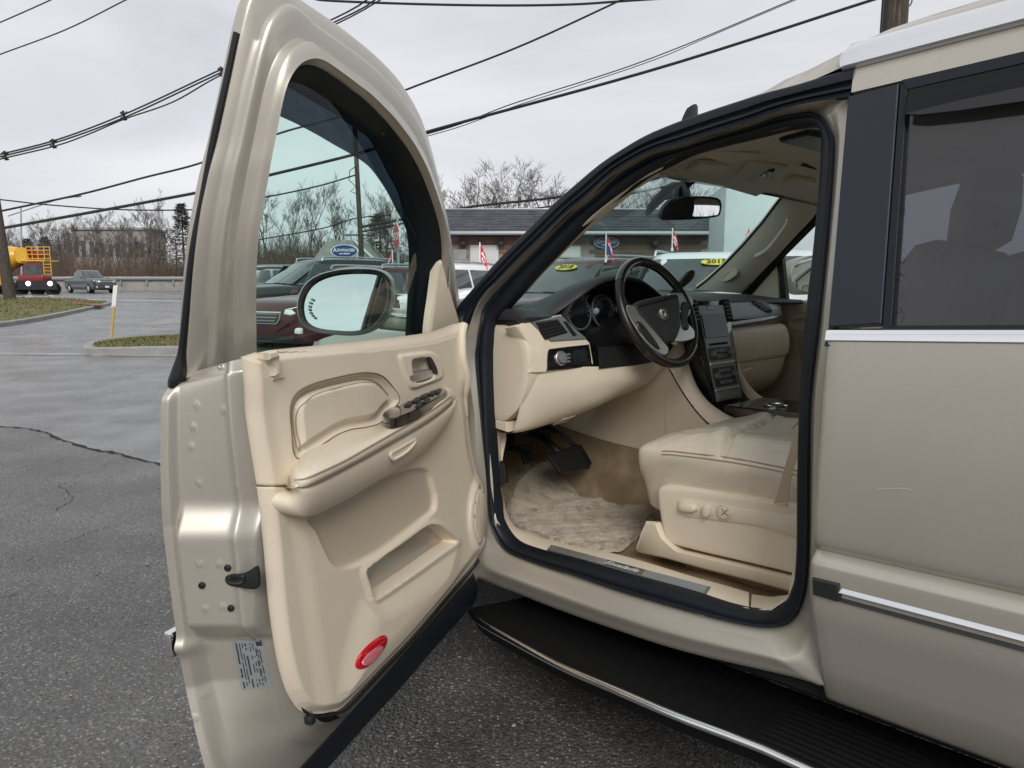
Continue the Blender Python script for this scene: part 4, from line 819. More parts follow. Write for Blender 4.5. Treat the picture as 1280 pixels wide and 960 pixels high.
cp('console_rail', patch([[S(*a, -1.135) + np.array([.01, 0, -.02]) for a in br2], [S(*a, -1.14) for a in br2], [S(a + 4, b - 3, -1.17) for a, b in br2], [S(a + 5, b - 2, -1.2) + np.array([.02, 0, -.06]) for a, b in br2]], 12, 40), 'cream')
ct = cp('console_top', slab([(.74, -.86, -.30), (.74, -1.14, -.30), (.1, -1.15, -.315), (.1, -.85, -.315)], (0, 0, 1), [(0, -.1), (0, 0), (.004, .005)]), 'dark_wood')
for x in (.60, .47):
    link('cup_holder', *disc((x, -.97, -.302), (0, 0, 1), [(.04, 0), (.042, .008), (.038, .010), (.036, .002)], 28), 'chrome', ct)
    link('cup_well', *disc((x, -.97, -.302), (0, 0, 1), [(.036, 0), (.036, .006)], 28), 'gap_black', ct)
al = cp('console_lid', loft([cr([np.array([x, -1.0 + y * w, z]) for y, z in ((-.145, -.2), (-.14, -.15), (0, -.143), (.14, -.15), (.145, -.2), (.14, -.21), (-.14, -.21))], 40, True) for x, w in ((.40, .86), (.385, .97), (.3, 1), (-.05, 1))]), 'cream_leather')
cp('console_box', box((.17, -1.0, -.28), (.40, .27, .13), .03, 3), 'cream')
# passenger dash
pd = MB()
rows = [[np.array([x, y, z]) for y, x, z in ((-1.12, .915 + d, z0), (-1.3, .92 + d, z0), (-1.5, .93 + d, z0), (-1.68, .955 + d, z0 + .0), (-1.78, 1.0 + d, z0))] for z0, d in ((.072, .0), (.05, -.008), (.02, -.014), (.005, -.016))]
cp('dash_panel', patch(rows, 12, 30), 'dash_silver')
rows = [[np.array([x, y, z]) for y, x, z in ((-1.10, .90 + d, z0 - .014), (-1.3, .905 + d, z0 - .006), (-1.5, .915 + d, z0), (-1.68, .945 + d, z0 + .006), (-1.78, .99 + d, z0 + .01))] for z0, d in ((.006, -.002), (-.002, -.007), (-.018, -.008), (-.026, .0))]
cp('wood_trim', patch(rows, 8, 30), 'dark_wood')
rows = [[np.array([x + d, y, z0]) for y, x in ((-1.12, .90), (-1.3, .905), (-1.5, .915), (-1.68, .945), (-1.82, 1.03))] for z0, d in ((-.026, 0), (-.045, -.03), (-.10, -.045), (-.16, -.04), (-.175, -.02), (-.18, -.025), (-.26, .0), (-.33, .07), (-.36, .18))]
cp('glove_box', patch(rows, 40, 30), 'cream')
cp('glove_box_latch', slab([np.array(q) for q in ((.868, -1.2, -.20), (.868, -1.28, -.195), (.873, -1.28, -.225), (.873, -1.2, -.23))], (-1, 0, .1), [(0, -.005), (0, .004), (.004, .008)]), 'cream')
pv = cp('air_vent', slab([X(a, b, .93) for a, b in cr([(940, 376), (952, 376), (962, 387), (960, 391), (948, 390)], 24, True)], (-1, .1, 0), [(0, -.01), (0, .012), (.003, .014)]), 'plastic_black')
for k in range(4): link('vent_slat', *tube([X(943 + k * 3.4, 378.5 + k * 2.9, .912), X(954 + k * 2.2, 377.5 + k * 2.9, .912)], .003, 6), 'button_grey', pv)
# passenger door and pillar
pdr = cp('passenger_door', grid(np.array([[(x, -1.90, .075), (x, -1.875, .068), (x, -1.865, .03), (x, -1.87, -.1), (x, -1.875, -.4), (x, -1.88, -.74)] for x in (1.5, 1.1, .8, .4, 0, -.3)])), 'cream')
link('armrest', *loft([cr([np.array([x, -1.87 + .10 * f * a, -.12 + b]) for a, b in ((0, .04), (.9, .035), (1, .01), (.8, -.05), (0, -.09))], 24, True) for x, f in ((.93, .3), (.88, .9), (.7, 1), (.2, 1))]), 'cream_leather', pdr)
hb_ = [S(a, b, -1.86) for a, b in cr([(985, 406), (992, 392), (1003, 389), (1012, 391), (1012, 410), (990, 412)], 30, True)]
link('handle_bezel', *slab(hb_, (0, 1, 0), [(0, -.004), (0, .004), (.006, .006), (.012, -.002)]), 'cream', pdr)
link('door_handle', *slab([S(a, b, -1.855) for a, b in ((992, 399), (1006, 397), (1006, 403), (993, 405))], (0, 1, 0), [(0, 0), (.002, .006)]), 'satin_silver', pdr)
frm = [(924, 366), (945, 345), (975, 312), (1000, 287), (1012, 272), (1030, 250)]; frl = [(936, 372), (956, 349), (984, 318), (1008, 294), (1022, 280), (1040, 258)]
link('window_seal', *grid(np.array([[S(*a, -1.84), S((a[0] + b[0]) / 2, (a[1] + b[1]) / 2, -1.835), S(*b, -1.86), S(b[0], b[1], -1.90)] for a, b in zip(frm, frl)])), 'seal_rubber', pdr)
link('mirror_sail_cover', *slab([S(a, b, -1.87) for a, b in ((929, 370), (969, 325), (973, 345), (975, 378), (950, 376))], (0, 1, 0), [(0, -.01), (0, .0), (.006, .006)]), 'cream', pdr)
link('window_post', *slab([S(a, b, -1.885) for a, b in ((968, 327), (979, 322), (985, 378), (974, 378))], (0, 1, 0), [(0, -.02), (0, .01)]), 'seal_rubber', pdr)
link('window_glass', *(np.array([S(975, 320, -1.91), S(1040, 255, -1.91), np.array([-.2, -1.91, .55]), np.array([-.2, -1.91, .05]), S(975, 380, -1.91)]), [(0, 1, 2, 3, 4)]), 'clear_glass', pdr, smooth=False)
pm_o = np.array([(985, 338), (992, 328), (1002, 323), (1022, 322), (1022, 362), (1005, 368), (993, 362), (986, 352)])
pm = link('side_mirror', *loft([[S(a, b, -2.10) for a, b in cr(pm_o, 40, True)], [S(a, b, -2.10) + np.array([.0, 0, 0]) * 0 + np.array([.06, -.02, 0]) for a, b in cr(pm_o, 40, True)], [(S(1004, 345, -2.1) + (S(a, b, -2.10) - S(1004, 345, -2.1)) * .6) + np.array([.14, -.02, 0]) for a, b in cr(pm_o, 40, True)]]), 'champagne', pdr)
c_m = S(1005, 345, -2.1)
link('mirror_glass', *slab([c_m + (S(a, b, -2.10) - c_m) * .86 for a, b in cr(pm_o, 40, True)], (-.75, .66, 0), [(0, 0), (0, .020), (.002, .022)]), 'mirror_glass', pdr)
pil_l = [(872, 361), (885, 351), (905, 333), (930, 307), (955, 278), (972, 255), (979, 246), (990, 232)]; pil_r = [(925, 367), (935, 357), (950, 341), (970, 320), (992, 296), (1010, 277), (1022, 262), (1035, 246)]
cp('windshield_pillar_trim', patch([[S(*a, -1.745) + np.array([.02, -.02, .02]) for a in pil_l], [S(*a, -1.745) for a in pil_l], [S(*(np.array(a) * .5 + np.array(b) * .5), -1.765) for a, b in zip(pil_l, pil_r)], [S(*b, -1.82) for b in pil_r], [S(*b, -1.86) for b in pil_r]], 20, 50), 'headliner')
gh = [(944, 321), (949, 319), (960, 312), (972, 298), (982, 284), (986, 277), (984, 273)]
cp('grab_handle', tube(cr([S(a, b, -1.735) for a, b in gh], 30), [.008] + [.012] * 28 + [.008], 10), 'headliner')
tw_ = cp('pillar_speaker', slab([S(a, b, -1.75) for a, b in cr([(902, 350), (905, 343), (915, 337), (922, 338), (921, 344), (911, 351), (904, 352)], 30, True)], (-.3, 1, 0), [(0, -.004), (0, .003), (.004, .006), (.006, .004), (.012, .004)]), 'cream')
# driver's pillar trim
pl_ = [(612, 404), (627, 388), (647, 366), (667, 342), (692, 316), (706, 300), (728, 280), (752, 259), (780, 238), (804, 221), (829, 208)]; pr_ = [(632, 392), (638, 385), (660, 362), (680, 340), (700, 320), (721, 299), (738, 285), (756, 270), (777, 252), (796, 235), (822, 219)]
cp('windshield_pillar_trim', patch([[SF(*a, lambda z: ty(z) - .06) + [.02, 0, .02] for a in pl_], [SF(*a, lambda z: ty(z) - .066) for a in pl_], [SF(*(np.array(a) * .5 + np.array(b) * .5), lambda z: ty(z) - .09) for a, b in zip(pl_, pr_)], [SF(*b, lambda z: ty(z) - .13) for b in pr_], [SF(*b, lambda z: ty(z) - .13) + np.array([.05, .03, .01]) for b in pr_]], 14, 50), 'headliner')
# headliner and header
HD = [SF(796, 235, lambda z: ty(z) - .13), S(822, 219, -.33), S(845, 223, -.65), S(866, 227, -1.0), S(911, 234, -1.4), S(945, 240, -1.62), S(979, 246, -1.75)]
hdr = cr(HD, 60)
edge_l = [SF(804, 219, lambda z: ty(z) - .06), SF(829, 206, lambda z: ty(z) - .06), SF(861, 191, lambda z: ty(z) - .06), SF(899, 180, lambda z: ty(z) - .06), SF(944, 169, lambda z: ty(z) - .06), SF(1000, 156, lambda z: ty(z) - .06), np.array([-.1, -.19, .47]), np.array([-1.0, -.19, .47]), np.array([-2.7, -.19, .46])]
rows = [[np.array(q) for q in hdr[[0, 7, 15, 23, 31, 39, 47, 53, 59]]]]
nE = len(edge_l)
for k in range(1, nE):
    e = edge_l[k]; c = max(0, 1 - (k - .4) / 4.2); zc = .615 - .075 * c ** 1.2; dx = .36 * c
    rows.append([e, np.array([e[0] + dx * .25, -.27, e[2] * .55 + zc * .45 - .004]), np.array([e[0] + dx * .55, -.42, zc * .8 + e[2] * .2]), np.array([e[0] + dx * .85, -.65, zc]), np.array([e[0] + dx, -1.0, zc + .006]), np.array([e[0] + dx, -1.35, zc]), np.array([e[0] + dx * .95, -1.6, zc - .005]), np.array([e[0] + dx * .9, -1.75, zc - .025]), np.array([e[0] + dx * .9, -1.87, zc - .09])])
R1 = [cr(r, 40, arc=False) for r in rows]; HLg = np.array([cr([r[j] for r in R1], 60, arc=False) for j in range(40)]).transpose(1, 0, 2); rows = list(HLg)
HL = np.array(rows); cp('headliner', grid(HL), 'headliner')
fr_row = [SF(770, 192, ty), hdr[4] + [.03, .02, .03]] + [hdr[int(v * 59)] + np.array([.03, 0, .035]) for v in (.12, .28, .45, .62, .8, .93)] + [np.array([.72, -1.87, .47])]
fr2 = [SF(812, 167, ty)] + [np.array([.60 + .22 * (1 - ((t - .5) / .5) ** 2), -.22 - 1.56 * t, .535 + .075 * (1 - ((t - .5) / .5) ** 4)]) for t in (0, .12, .3, .5, .7, .88, 1)] + [np.array([.55, -1.86, .52])]
rr8 = [cr(r, 40) for r in [fr_row, fr2] + ROOF_ROWS]
hr40 = hdr[[int(round(k)) for k in np.linspace(0, 59, 40)]]
cp('roof_header', grid(np.array([rr8[0], rr8[0] + np.array([.012, 0, -.012]), hr40 + np.array([.012, 0, -.002]), hr40 + np.array([-.01, 0, .0])])), 'champagne')
cp('roof', grid(np.array([cr([r[j] for r in rr8], 60) for j in range(40)]).transpose(1, 0, 2)), 'champagne')
def hl_pt(a, b, off=.004):
    r = cray(a, b); r /= np.linalg.norm(r); Pv = HL.reshape(-1, 3) - CC; t = Pv @ r; d = np.linalg.norm(Pv - t[:, None] * r, axis=1); k = int(np.argmin(d)); return CC + r * (t[k] - off * 2)
def hl_poly(name, pts, m, h=.004, o=.0):
    P = [hl_pt(a, b) for a, b in pts]; n = np.cross(P[1] - P[0], P[2] - P[0]); n /= np.linalg.norm(n); n *= -np.sign(n[2])
    c = np.mean(P, 0); P = [p - n * np.dot(p - c, n) for p in P]
    return cp(name, slab([p + n * o for p in P], n, [(0, -.004), (0, h * .7), (.002, h)]), m, smooth=False)
hl_poly('sun_visor', ((870, 192), (898, 188), (950, 192), (941, 194), (905, 199)), 'headliner', .010)
hl_poly('visor_label', ((856, 208), (875, 200), (912, 203), (898, 211)), 'cream', .012, .004)
hl_poly('overhead_console', ((905, 230), (935, 200), (985, 208), (975, 232), (945, 240)), 'headliner', .012)
hl_poly('console_display', ((952, 213), (962, 207), (970, 208), (961, 216)), 'gloss_black', .016, .006)
hl_poly('reading_lamp', ((934, 221), (948, 217), (966, 221), (955, 226)), 'clear_part' if 'clear_part' in MATS else 'white_part', .016, .006)
hl_poly('visor_label', ((981, 226), (992, 218), (1020, 224), (1012, 232)), 'cream', .012, .004)
hl_poly('sun_visor_edge', ((1002, 205), (1008, 204), (1024, 211), (1022, 213)), 'gap_black', .004, .002)
hl_poly('sunroof_shade', ((974, 170.5), (1011, 162), (1030, 166), (1030, 185)), 'pillar_black', .012, .006)
# rear-view mirror
rm_o = cr([(826, 266), (830, 257), (840, 248), (868, 245), (896, 247), (902, 254), (901, 266), (896, 271), (868, 274), (840, 275), (828, 274)], 50, True)
rmn = np.array([-.9, .42, -.05]); rmn /= np.linalg.norm(rmn); rm0 = S(865, 262, -1.0)
RMp = lambda a, b, o=0.0: on(rm0 + rmn * o, rmn, a, b)
rmr = cp('rear_view_mirror', slab([RMp(a, b) for a, b in rm_o], rmn, [(.02, -.05), (.008, -.04), (0, -.015), (0, -.003), (.003, .003), (.006, .004)]), 'plastic_black')
link('mirror_glass', *slab([RMp(a, b, .0035) for a, b in cr([(868, 249), (895, 250), (899, 256), (898, 266), (893, 269), (866, 270)], 40, True)], rmn, [(0, 0), (0, .0015)]), 'mirror_glass', rmr)
link('mirror_body', *slab([RMp(a, b, .0035) for a, b in cr([(836, 252), (865, 248), (864, 271), (840, 272), (834, 264)], 40, True)], rmn, [(0, 0), (.002, .004)]), 'plastic_black', rmr)
link('mirror_stem', *tube(cr([rm0 - rmn * .04 + [0, 0, .0], rm0 + np.array([.06, .01, .06]), rm0 + np.array([.05, -.02, .10]), rm0 + np.array([.0, -.02, .13])], 12), .022, 8), 'plastic_black', rmr)
cp('sensor_housing', slab([S(a, b, -1.0) + np.array([.06, 0, 0]) for a, b in cr([(824, 268), (835, 246), (856, 228), (872, 226), (880, 236), (876, 246), (850, 247), (836, 258)], 30, True)], (-.8, .5, -.3), [(0, -.03), (0, 0), (.008, .012)]), 'plastic_black')
# windshield
base_ = [S(640, 384, -.17), np.array([1.36, -.4, .075]), np.array([1.46, -.7, .065]), np.array([1.5, -1.0, .06]), np.array([1.49, -1.4, .10]), np.array([1.46, -1.62, .13]), S(872, 361, -1.745)]
b_r = cr(base_, 60)
cp('windshield', grid(np.array([[b_r[j] * (1 - t) + hdr[j] * t + np.array([.10, 0, .06]) * math.sin(math.pi * t) * .5 * min(1, 2.5 * math.sin(math.pi * j / 59)) * (j < 57) + np.array([.02, 0, .02]) for j in range(60)] + [(b_r[59] + np.array([-.12, -.22, 0])) * (1 - t) + (hdr[59] + np.array([-.12, -.22, 0])) * t] for t in np.linspace(-.05, 1.02, 16)])), 'windshield_glass')
cp('windshield_seal', tube([S(a - 1.2, b - 1, -1.745) for a, b in pil_l], .006, 6), 'seal_dark')
cp('cowl', grid(np.array([[(1.40, y, .02), (1.52, y, .05), (1.62, y, .045), (1.7, y, .03)] for y in (-.1, -.6, -1, -1.4, -1.9)])), 'plastic_black')
for y0, y1 in ((-.35, -.95), (-.95, -1.5)):
    cp('wiper', tube([(1.56, y0, .075), (1.50, (y0 + y1) / 2, .085), (1.50, y1, .095)], .009, 6), 'plastic_black')
cp('roof_antenna', slab([np.array(q) for q in ((.06, 0, 0), (.0, 0, .0), (.0, 0, .065), (.028, 0, .055), (.045, 0, .03))], (0, 1, 0), [(.004, -.02), (0, -.006), (0, .006), (.004, .02)]), 'plastic_black')
bpy.data.objects['roof_antenna'].location = tuple(S(861, 149, -.9) - np.array([.03, 0, .018]) - BASE)
# ---------------------------------------------------------------- driver's seat
def ring(x, yl, yr, zt, zs, zb, dip=.02, bol=.0):
    ym = (yl + yr) / 2; h = zt - zs
    P = [(yl - .05, zb), (yl - .03, zb + .06), (yl - .006, zs - .06), (yl + .004, zs - .015), (yl, zs + .15 * h), (yl - .025, zs + .62 * h), (yl - .065, zt - .006 + bol), (yl - .11, zt + bol * .7), (ym + .09, zt - dip), (ym, zt - dip), (ym - .09, zt - dip), (yr + .11, zt + bol * .7), (yr + .065, zt - .008 + bol), (yr + .02, zs + .5 * h), (yr, zs - .02), (yr + .03, zb)]
    return [np.array([x, a, b]) for a, b in P]
SEATR = [(.722, -.39, -.80, -.392, -.41, -.51, 0, -.006), (.735, -.355, -.84, -.362, -.385, -.535, 0, -.003), (.715, -.336, -.86, -.346, -.374, -.56, .0, .0), (.64, -.328, -.87, -.322, -.370, -.575, .0, .003), (.52, -.322, -.87, -.303, -.370, -.58, .004, .007), (.36, -.322, -.87, -.302, -.375, -.585, .014, .011), (.22, -.325, -.87, -.308, -.382, -.59, .020, .013), (.08, -.33, -.86, -.318, -.39, -.6, .022, .013), (-.05, -.34, -.85, -.325, -.40, -.6, .022, .013)]
rg = [cr(ring(*q), 90) for q in SEATR]
Gs = np.array([cr([r[j] for r in rg], 110) for j in range(90)])
# quilting seam and creases on the cushion
for (cx, cy, ang_, ln, dp_) in ((.36, -.60, 1.57, .5, .012),):
    pass
xs, ysg, zsg = Gs[..., 0], Gs[..., 1], Gs[..., 2]
topm = sst(zsg, -.372, -.345)
cA_, cB_ = near(Gs[8:].reshape(-1, 3), 903, 580), near(Gs[8:].reshape(-1, 3), 976, 553); cd = (cB_ - cA_)[:2]; cl_ = np.linalg.norm(cd); cd /= cl_
u_ = ((xs - cA_[0]) * cd[0] + (ysg - cA_[1]) * cd[1]) / cl_; w_ = (xs - cA_[0]) * cd[1] - (ysg - cA_[1]) * cd[0]; w_ *= np.sign(((.9 - cA_[0]) * cd[1] - (-.6 - cA_[1]) * cd[0]))
um = sst(u_, -.25, .15) * (1 - sst(u_, .9, 1.25))
Gs[..., 2] -= topm * um * (.020 * np.exp(-(w_ / .010) ** 2) + .010 * sst(-w_, 0, .05)) - topm * um * .009 * np.exp(-((w_ - .035) / .03) ** 2)
Gs[..., 2] -= topm * .005 * np.exp(-((ysg + .41 + .01 * np.sin(xs * 9)) / .006) ** 2) * sst(-xs, -.66, -.6) + topm * .005 * np.exp(-((ysg + .79) / .006) ** 2)
rnd = np.random.RandomState(4)
for k in range(44):
    a, b, t = rnd.uniform(.2, .66), rnd.uniform(-.45, -.33), rnd.uniform(-.5, .5)
    dd = (xs - a) * math.sin(t) - (ysg - b) * math.cos(t); ll = (xs - a) * math.cos(t) + (ysg - b) * math.sin(t)
    Gs[..., 2] -= .0036 * np.exp(-(dd / .005) ** 2 - (ll / .05) ** 2) * topm
Gs[..., 1] -= .004 * np.sin(xs * 24 + zsg * 30) * sst(-zsg, .36, .42) * sst(ysg, -.37, -.33)
seat = cp('driver_seat', grid(Gs), 'seat_leather', ang=70); seat['label'] = 'cream leather front seat with power switches on its base'
def se(name, VF, m, **k): return link(name, VF[0], VF[1], m, seat, **k)
def seamj(zrel, i0, i1, r=.0015):             # a sewn line along the cushion's side at a given height above the side seam
    P = []
    for i in range(i0, i1):
        col = Gs[:45, i]; zt_ = np.interp(i, np.linspace(0, 109, len(SEATR)), [q[4] for q in SEATR]) + zrel
        k = int(np.argmin(np.abs(col[:, 2] - zt_) + (col[:, 1] < -.5) * 9)); k = min(max(k, 1), 43)
        a, b = (col[k], col[k + 1]) if (col[k][2] - zt_) * (col[k + 1][2] - zt_) <= 0 else (col[k - 1], col[k]); f = np.clip((zt_ - a[2]) / (b[2] - a[2] + 1e-9), 0, 1); P.append(a * (1 - f) + b * f + np.array([0, .0016, .0022]))
    return tube(cr(P[::5] + [P[-1]], 80), r, 5)
for zr_ in (.002, .012): se('seam', seamj(zr_, 22, 108), 'thread')
xi = int(np.argmin(np.abs(Gs[50, :, 0] - .40)))
for o_ in (0, 3): se('seam', tube([Gs[j, min(109, xi + o_)] + np.array([0, 0, .001]) for j in range(52, 68)], .0015, 5), 'thread')
bk = []
for t, w, th in ((0, .25, .10), (.15, .27, .12), (.45, .265, .11), (.75, .24, .10), (.95, .2, .08), (1.0, .15, .05)):
    c = np.array([.06, -.6, -.25]) * (1 - t) + np.array([-.10, -.6, .19]) * t; d = np.array([.93, 0, .36])
    bk.append(cr([c + np.array([0, y * w, 0]) + d * (s * th) for y, s in ((-1, 0), (-.95, .9), (-.6, .75), (0, .62), (.6, .75), (.95, .9), (1, 0), (.8, -.8), (-.8, -.8))], 44, True))
se('backrest', loft([cr([r[j] for r in bk], 24) for j in range(44)], cap=False), 'seat_leather', ang=80) if 0 else se('backrest', loft(bk), 'seat_leather', ang=80)
hr = []
for t, w, th in ((0, .10, .035), (.1, .135, .06), (.5, .145, .065), (.9, .125, .055), (1, .09, .03)):
    c = np.array([-.105, -.6, .185]) * (1 - t) + np.array([-.135, -.6, .37]) * t
    hr.append(cr([c + np.array([math.cos(a) * th, math.sin(a) * w, 0]) for a in np.linspace(0, 6.283, 12, endpoint=False)], 36, True))
se('headrest', loft(hr), 'seat_leather', ang=80)
# base trim
tb = [(820, 616), (822, 610), (830, 607.5), (860, 610), (900, 616), (960, 625), (995, 631), (1010, 634), (1010, 724), (993, 719), (940, 706), (880, 692), (845, 683), (835, 679), (829, 669), (823, 640)]
ybt = -.315
so_ = [S(a, b, ybt) for a, b in tb]
tbr = cr(so_, 90, True)
def tri_profile():
    c = tbr
    return slab(c, (0, 1, 0), [(0, -.10), (0, -.012), (.004, -.003), (.010, 0), (.02, .001)])
bt = se('base_trim', tri_profile(), 'cream', ang=50)
tz = [S(a, b, ybt + .002) for a, b in [(848, 626), (856, 624), (900, 631), (993, 645), (1010, 648), (1010, 672), (985, 668), (960, 660), (935, 655), (880, 648), (858, 645), (850, 640)]]
se('switch_recess', slab(cr(tz, 60, True), (0, 1, 0), [(0, -.004), (0, .003), (.004, .005)]), 'cream')
def btn(pts, h, m='cream'): return slab([S(a, b, ybt + .007) for a, b in cr(pts, 30, True)], (0, 1, 0), [(0, -.003), (0, h * .6), (.002, h * .9), (.005, h)])
se('seat_switch', btn([(851, 632), (855, 628), (866, 629), (872, 634), (870, 639), (858, 639), (852, 636)], .018), 'cream')
se('backrest_switch', btn([(881, 633), (885, 630), (889, 633), (889.5, 642), (886, 646), (881, 643)], .018), 'cream')
se('lumbar_switch', disc(S(906, 640, ybt + .006), (0, 1, 0), [(.0225, -.002), (.0235, .004), (.021, .006), (.019, .004), (.018, .010), (.012, .012)], 28), 'cream')
ng = MB(); c0 = S(906, 640, ybt + .017)
for a in (math.pi / 4, -math.pi / 4): ng.add(box(tuple(c0), (.026, .004, .006), .0015, rot=Matrix.Rotation(a, 4, 'Y')))
se('switch_cross', (ng.V, ng.F), 'satin_silver')
tr2 = [(800, 664), (806, 651), (820, 653), (828, 672), (845, 687), (900, 700), (993, 722), (1010, 727), (1010, 748), (990, 741), (940, 727), (880, 712), (830, 698), (795, 690), (793, 686)]
cp('seat_track_cover', slab(lin([S(a, b, -.30) for a, b in tr2 + tr2[:1]], 90)[:-1], (0, 1, .25), [(0, -.2), (0, -.008), (.006, 0)]), 'cream')
cp('seat_pedestal', box((.35, -.6, -.66), (.5, .42, .16), .01), 'carpet')
# seat belt
blt = [[S(a, b, y_) for a, b in pr2] for y_, pr2 in ((-.26, [(994, 537), (998, 537)]), (-.255, [(988, 560), (999, 562)]), (-.25, [(979, 590), (990, 592)]), (-.25, [(972, 615), (986, 617)]), (-.25, [(967, 629), (985, 629)]))]
bl_ = MB().add(grid(np.array([cr([r[0] for r in blt], 20), cr([r[1] for r in blt], 20)]))); bl_.add(grid(np.array([cr([r[0] for r in blt], 20) + np.array([0, -.002, 0]), cr([r[1] for r in blt], 20) + np.array([0, -.002, 0])])))
cp('seat_belt', (bl_.V, bl_.F), 'belt_web')
cp('belt_anchor', slab([S(a, b, -.265) for a, b in ((953, 628), (966, 629), (985, 630), (985, 634), (953, 632))], (0, 1, 0), [(0, 0), (.001, .003)]), 'cream')
# passenger seat, second row seen through the tinted window, far windows
ps = cp('passenger_seat', loft([cr([p + np.array([.02, -.82, 0]) for p in ring(*q)], 60) for q in SEATR]), 'seat_leather', ang=80)
link('backrest', *loft([r + np.array([0, -.82, 0]) for r in bk]), 'seat_leather', ps); link('headrest', *loft([r + np.array([0, -.82, 0]) for r in hr]), 'seat_leather', ps)
for dy in (0, -.82):
    r2 = cp('rear_seat', loft([cr([p + np.array([-1.05, dy, .02]) for p in ring(*q)], 40) for q in SEATR]), 'seat_leather', ang=80)
    link('backrest', *loft([r + np.array([-1.05, dy, .03]) for r in bk]), 'seat_leather', r2); link('headrest', *loft([r + np.array([-1.05, dy, .03]) for r in hr]), 'seat_leather', r2)
far = MB()
for x0, x1, z0, z1 in ((-.06, .06, -.7, .55), (-1.05, -.9, -.7, .55), (-2.95, -2.3, -.7, .55), (-2.4, -.05, -.75, .03), (-2.95, .06, .47, .56)): far.add(box(((x0 + x1) / 2, -1.9 - .002 * (x1 - x0), (z0 + z1) / 2), (x1 - x0, .05, z1 - z0)))
cp('far_side_panel', (far.V, far.F), 'headliner', smooth=False)
cp('far_rear_window', (np.array([[x, -1.915, z] for x, z in ((-.05, .02), (-2.3, .02), (-2.3, .48), (-.05, .48))]), [(0, 1, 2, 3)]), 'far_window', smooth=False)
cp('roof_rear_trim', grid(np.array([[np.array([x, y, z]) for y, z in ((-.15, .52), (-.17, .5), (-.19, .465))] for x in (.0, -1, -2.8)])), 'headliner')
# fleece mat lies on the carpet: a thing of its own
mo_ = [(684, 577), (668, 582), (653, 593), (642, 606), (635, 624), (634, 645), (646, 661), (668, 670), (691, 678), (728, 687), (762, 691.5), (778, 686), (792, 675), (808, 661), (819, 645), (822, 630), (818, 619), (800, 613), (780, 608), (759, 606), (748, 609), (736, 612), (727, 603), (716, 592), (706, 584), (696, 578)]
mu = [FL(a, b, .012) for a, b in mo_]; mo2 = cr(np.array(mu)[:, :2].tolist() and [np.array([p[0], p[1], 0]) for p in mu], 120, True)[:, :2]
x0, y0 = mo2.min(0) - .01; x1, y1 = mo2.max(0) + .01
nx, ny = 150, 110
c_ = mo2.mean(0); R_ = []
for k, f in enumerate(np.linspace(0, 1, 60)):
    r = c_ + (mo2 - c_) * f; d = np.abs(sdf(r, mo2)) if f < 1 else np.zeros(len(r))
    hgt = .006 + .020 * sst(d, 0, .02) + .005 * np.sin(r[:, 0] * 37 + r[:, 1] * 21) * np.sin(r[:, 1] * 44) + .003 * np.sin(r[:, 0] * 90) * np.sin(r[:, 1] * 71 + 2) + np.random.uniform(-.002, .002, len(r))
    hgt = hgt + .018 * np.exp(-((r[:, 0] - 1.02) ** 2 / .004 + (r[:, 1] + .85) ** 2 / .02))
    R_.append([np.array([a, b, float(fz(a, b)) + h]) for (a, b), h in zip(r, hgt)])
Vm, Fm = grid(np.array(R_), cv=True); Vm = np.array([OC + RC @ v for v in Vm])
c3 = Vm.mean(0); mo_obj = link('floor_mat', Vm - c3, Fm, 'fleece', None, loc=tuple(c3)); tag(mo_obj, 'worn cream fleece mat on the carpet under the pedals', 'floor mat')
pb = MB(); rq_ = np.random.RandomState(12); nP = 0
while nP < 9000:
    p = rq_.uniform(0, 1, 2) * (x1 - x0, y1 - y0) + (x0, y0)
    P_ = rq_.uniform(0, 1, (400, 2)) * (x1 - x0, y1 - y0) + (x0, y0); P_ = P_[sdf(P_, mo2) < -.004]
    cl_n = np.sin(P_[:, 0] * 60 + 3 * np.sin(P_[:, 1] * 37)) * .5
    for (a, b), q in zip(P_, cl_n):
        t = q * 2.2 + rq_.normal(0, .7); ln = rq_.uniform(.008, .022); zb_ = float(fz(a, b)) + .022
        d_ = np.array([math.cos(t) * ln, math.sin(t) * ln, rq_.uniform(.003, .011)]); w_2 = np.array([-math.sin(t), math.cos(t), 0]) * .0013
        k = len(pb.V); pb.V += [tuple(OC + RC @ (np.array([a, b, zb_]) + v) - c3) for v in (w_2, -w_2, d_)]; pb.F.append((k, k + 1, k + 2)); nP += 1
tag(pb.build('fleece_pile', 'fleece', mo_obj, smooth=False), kind='stuff')
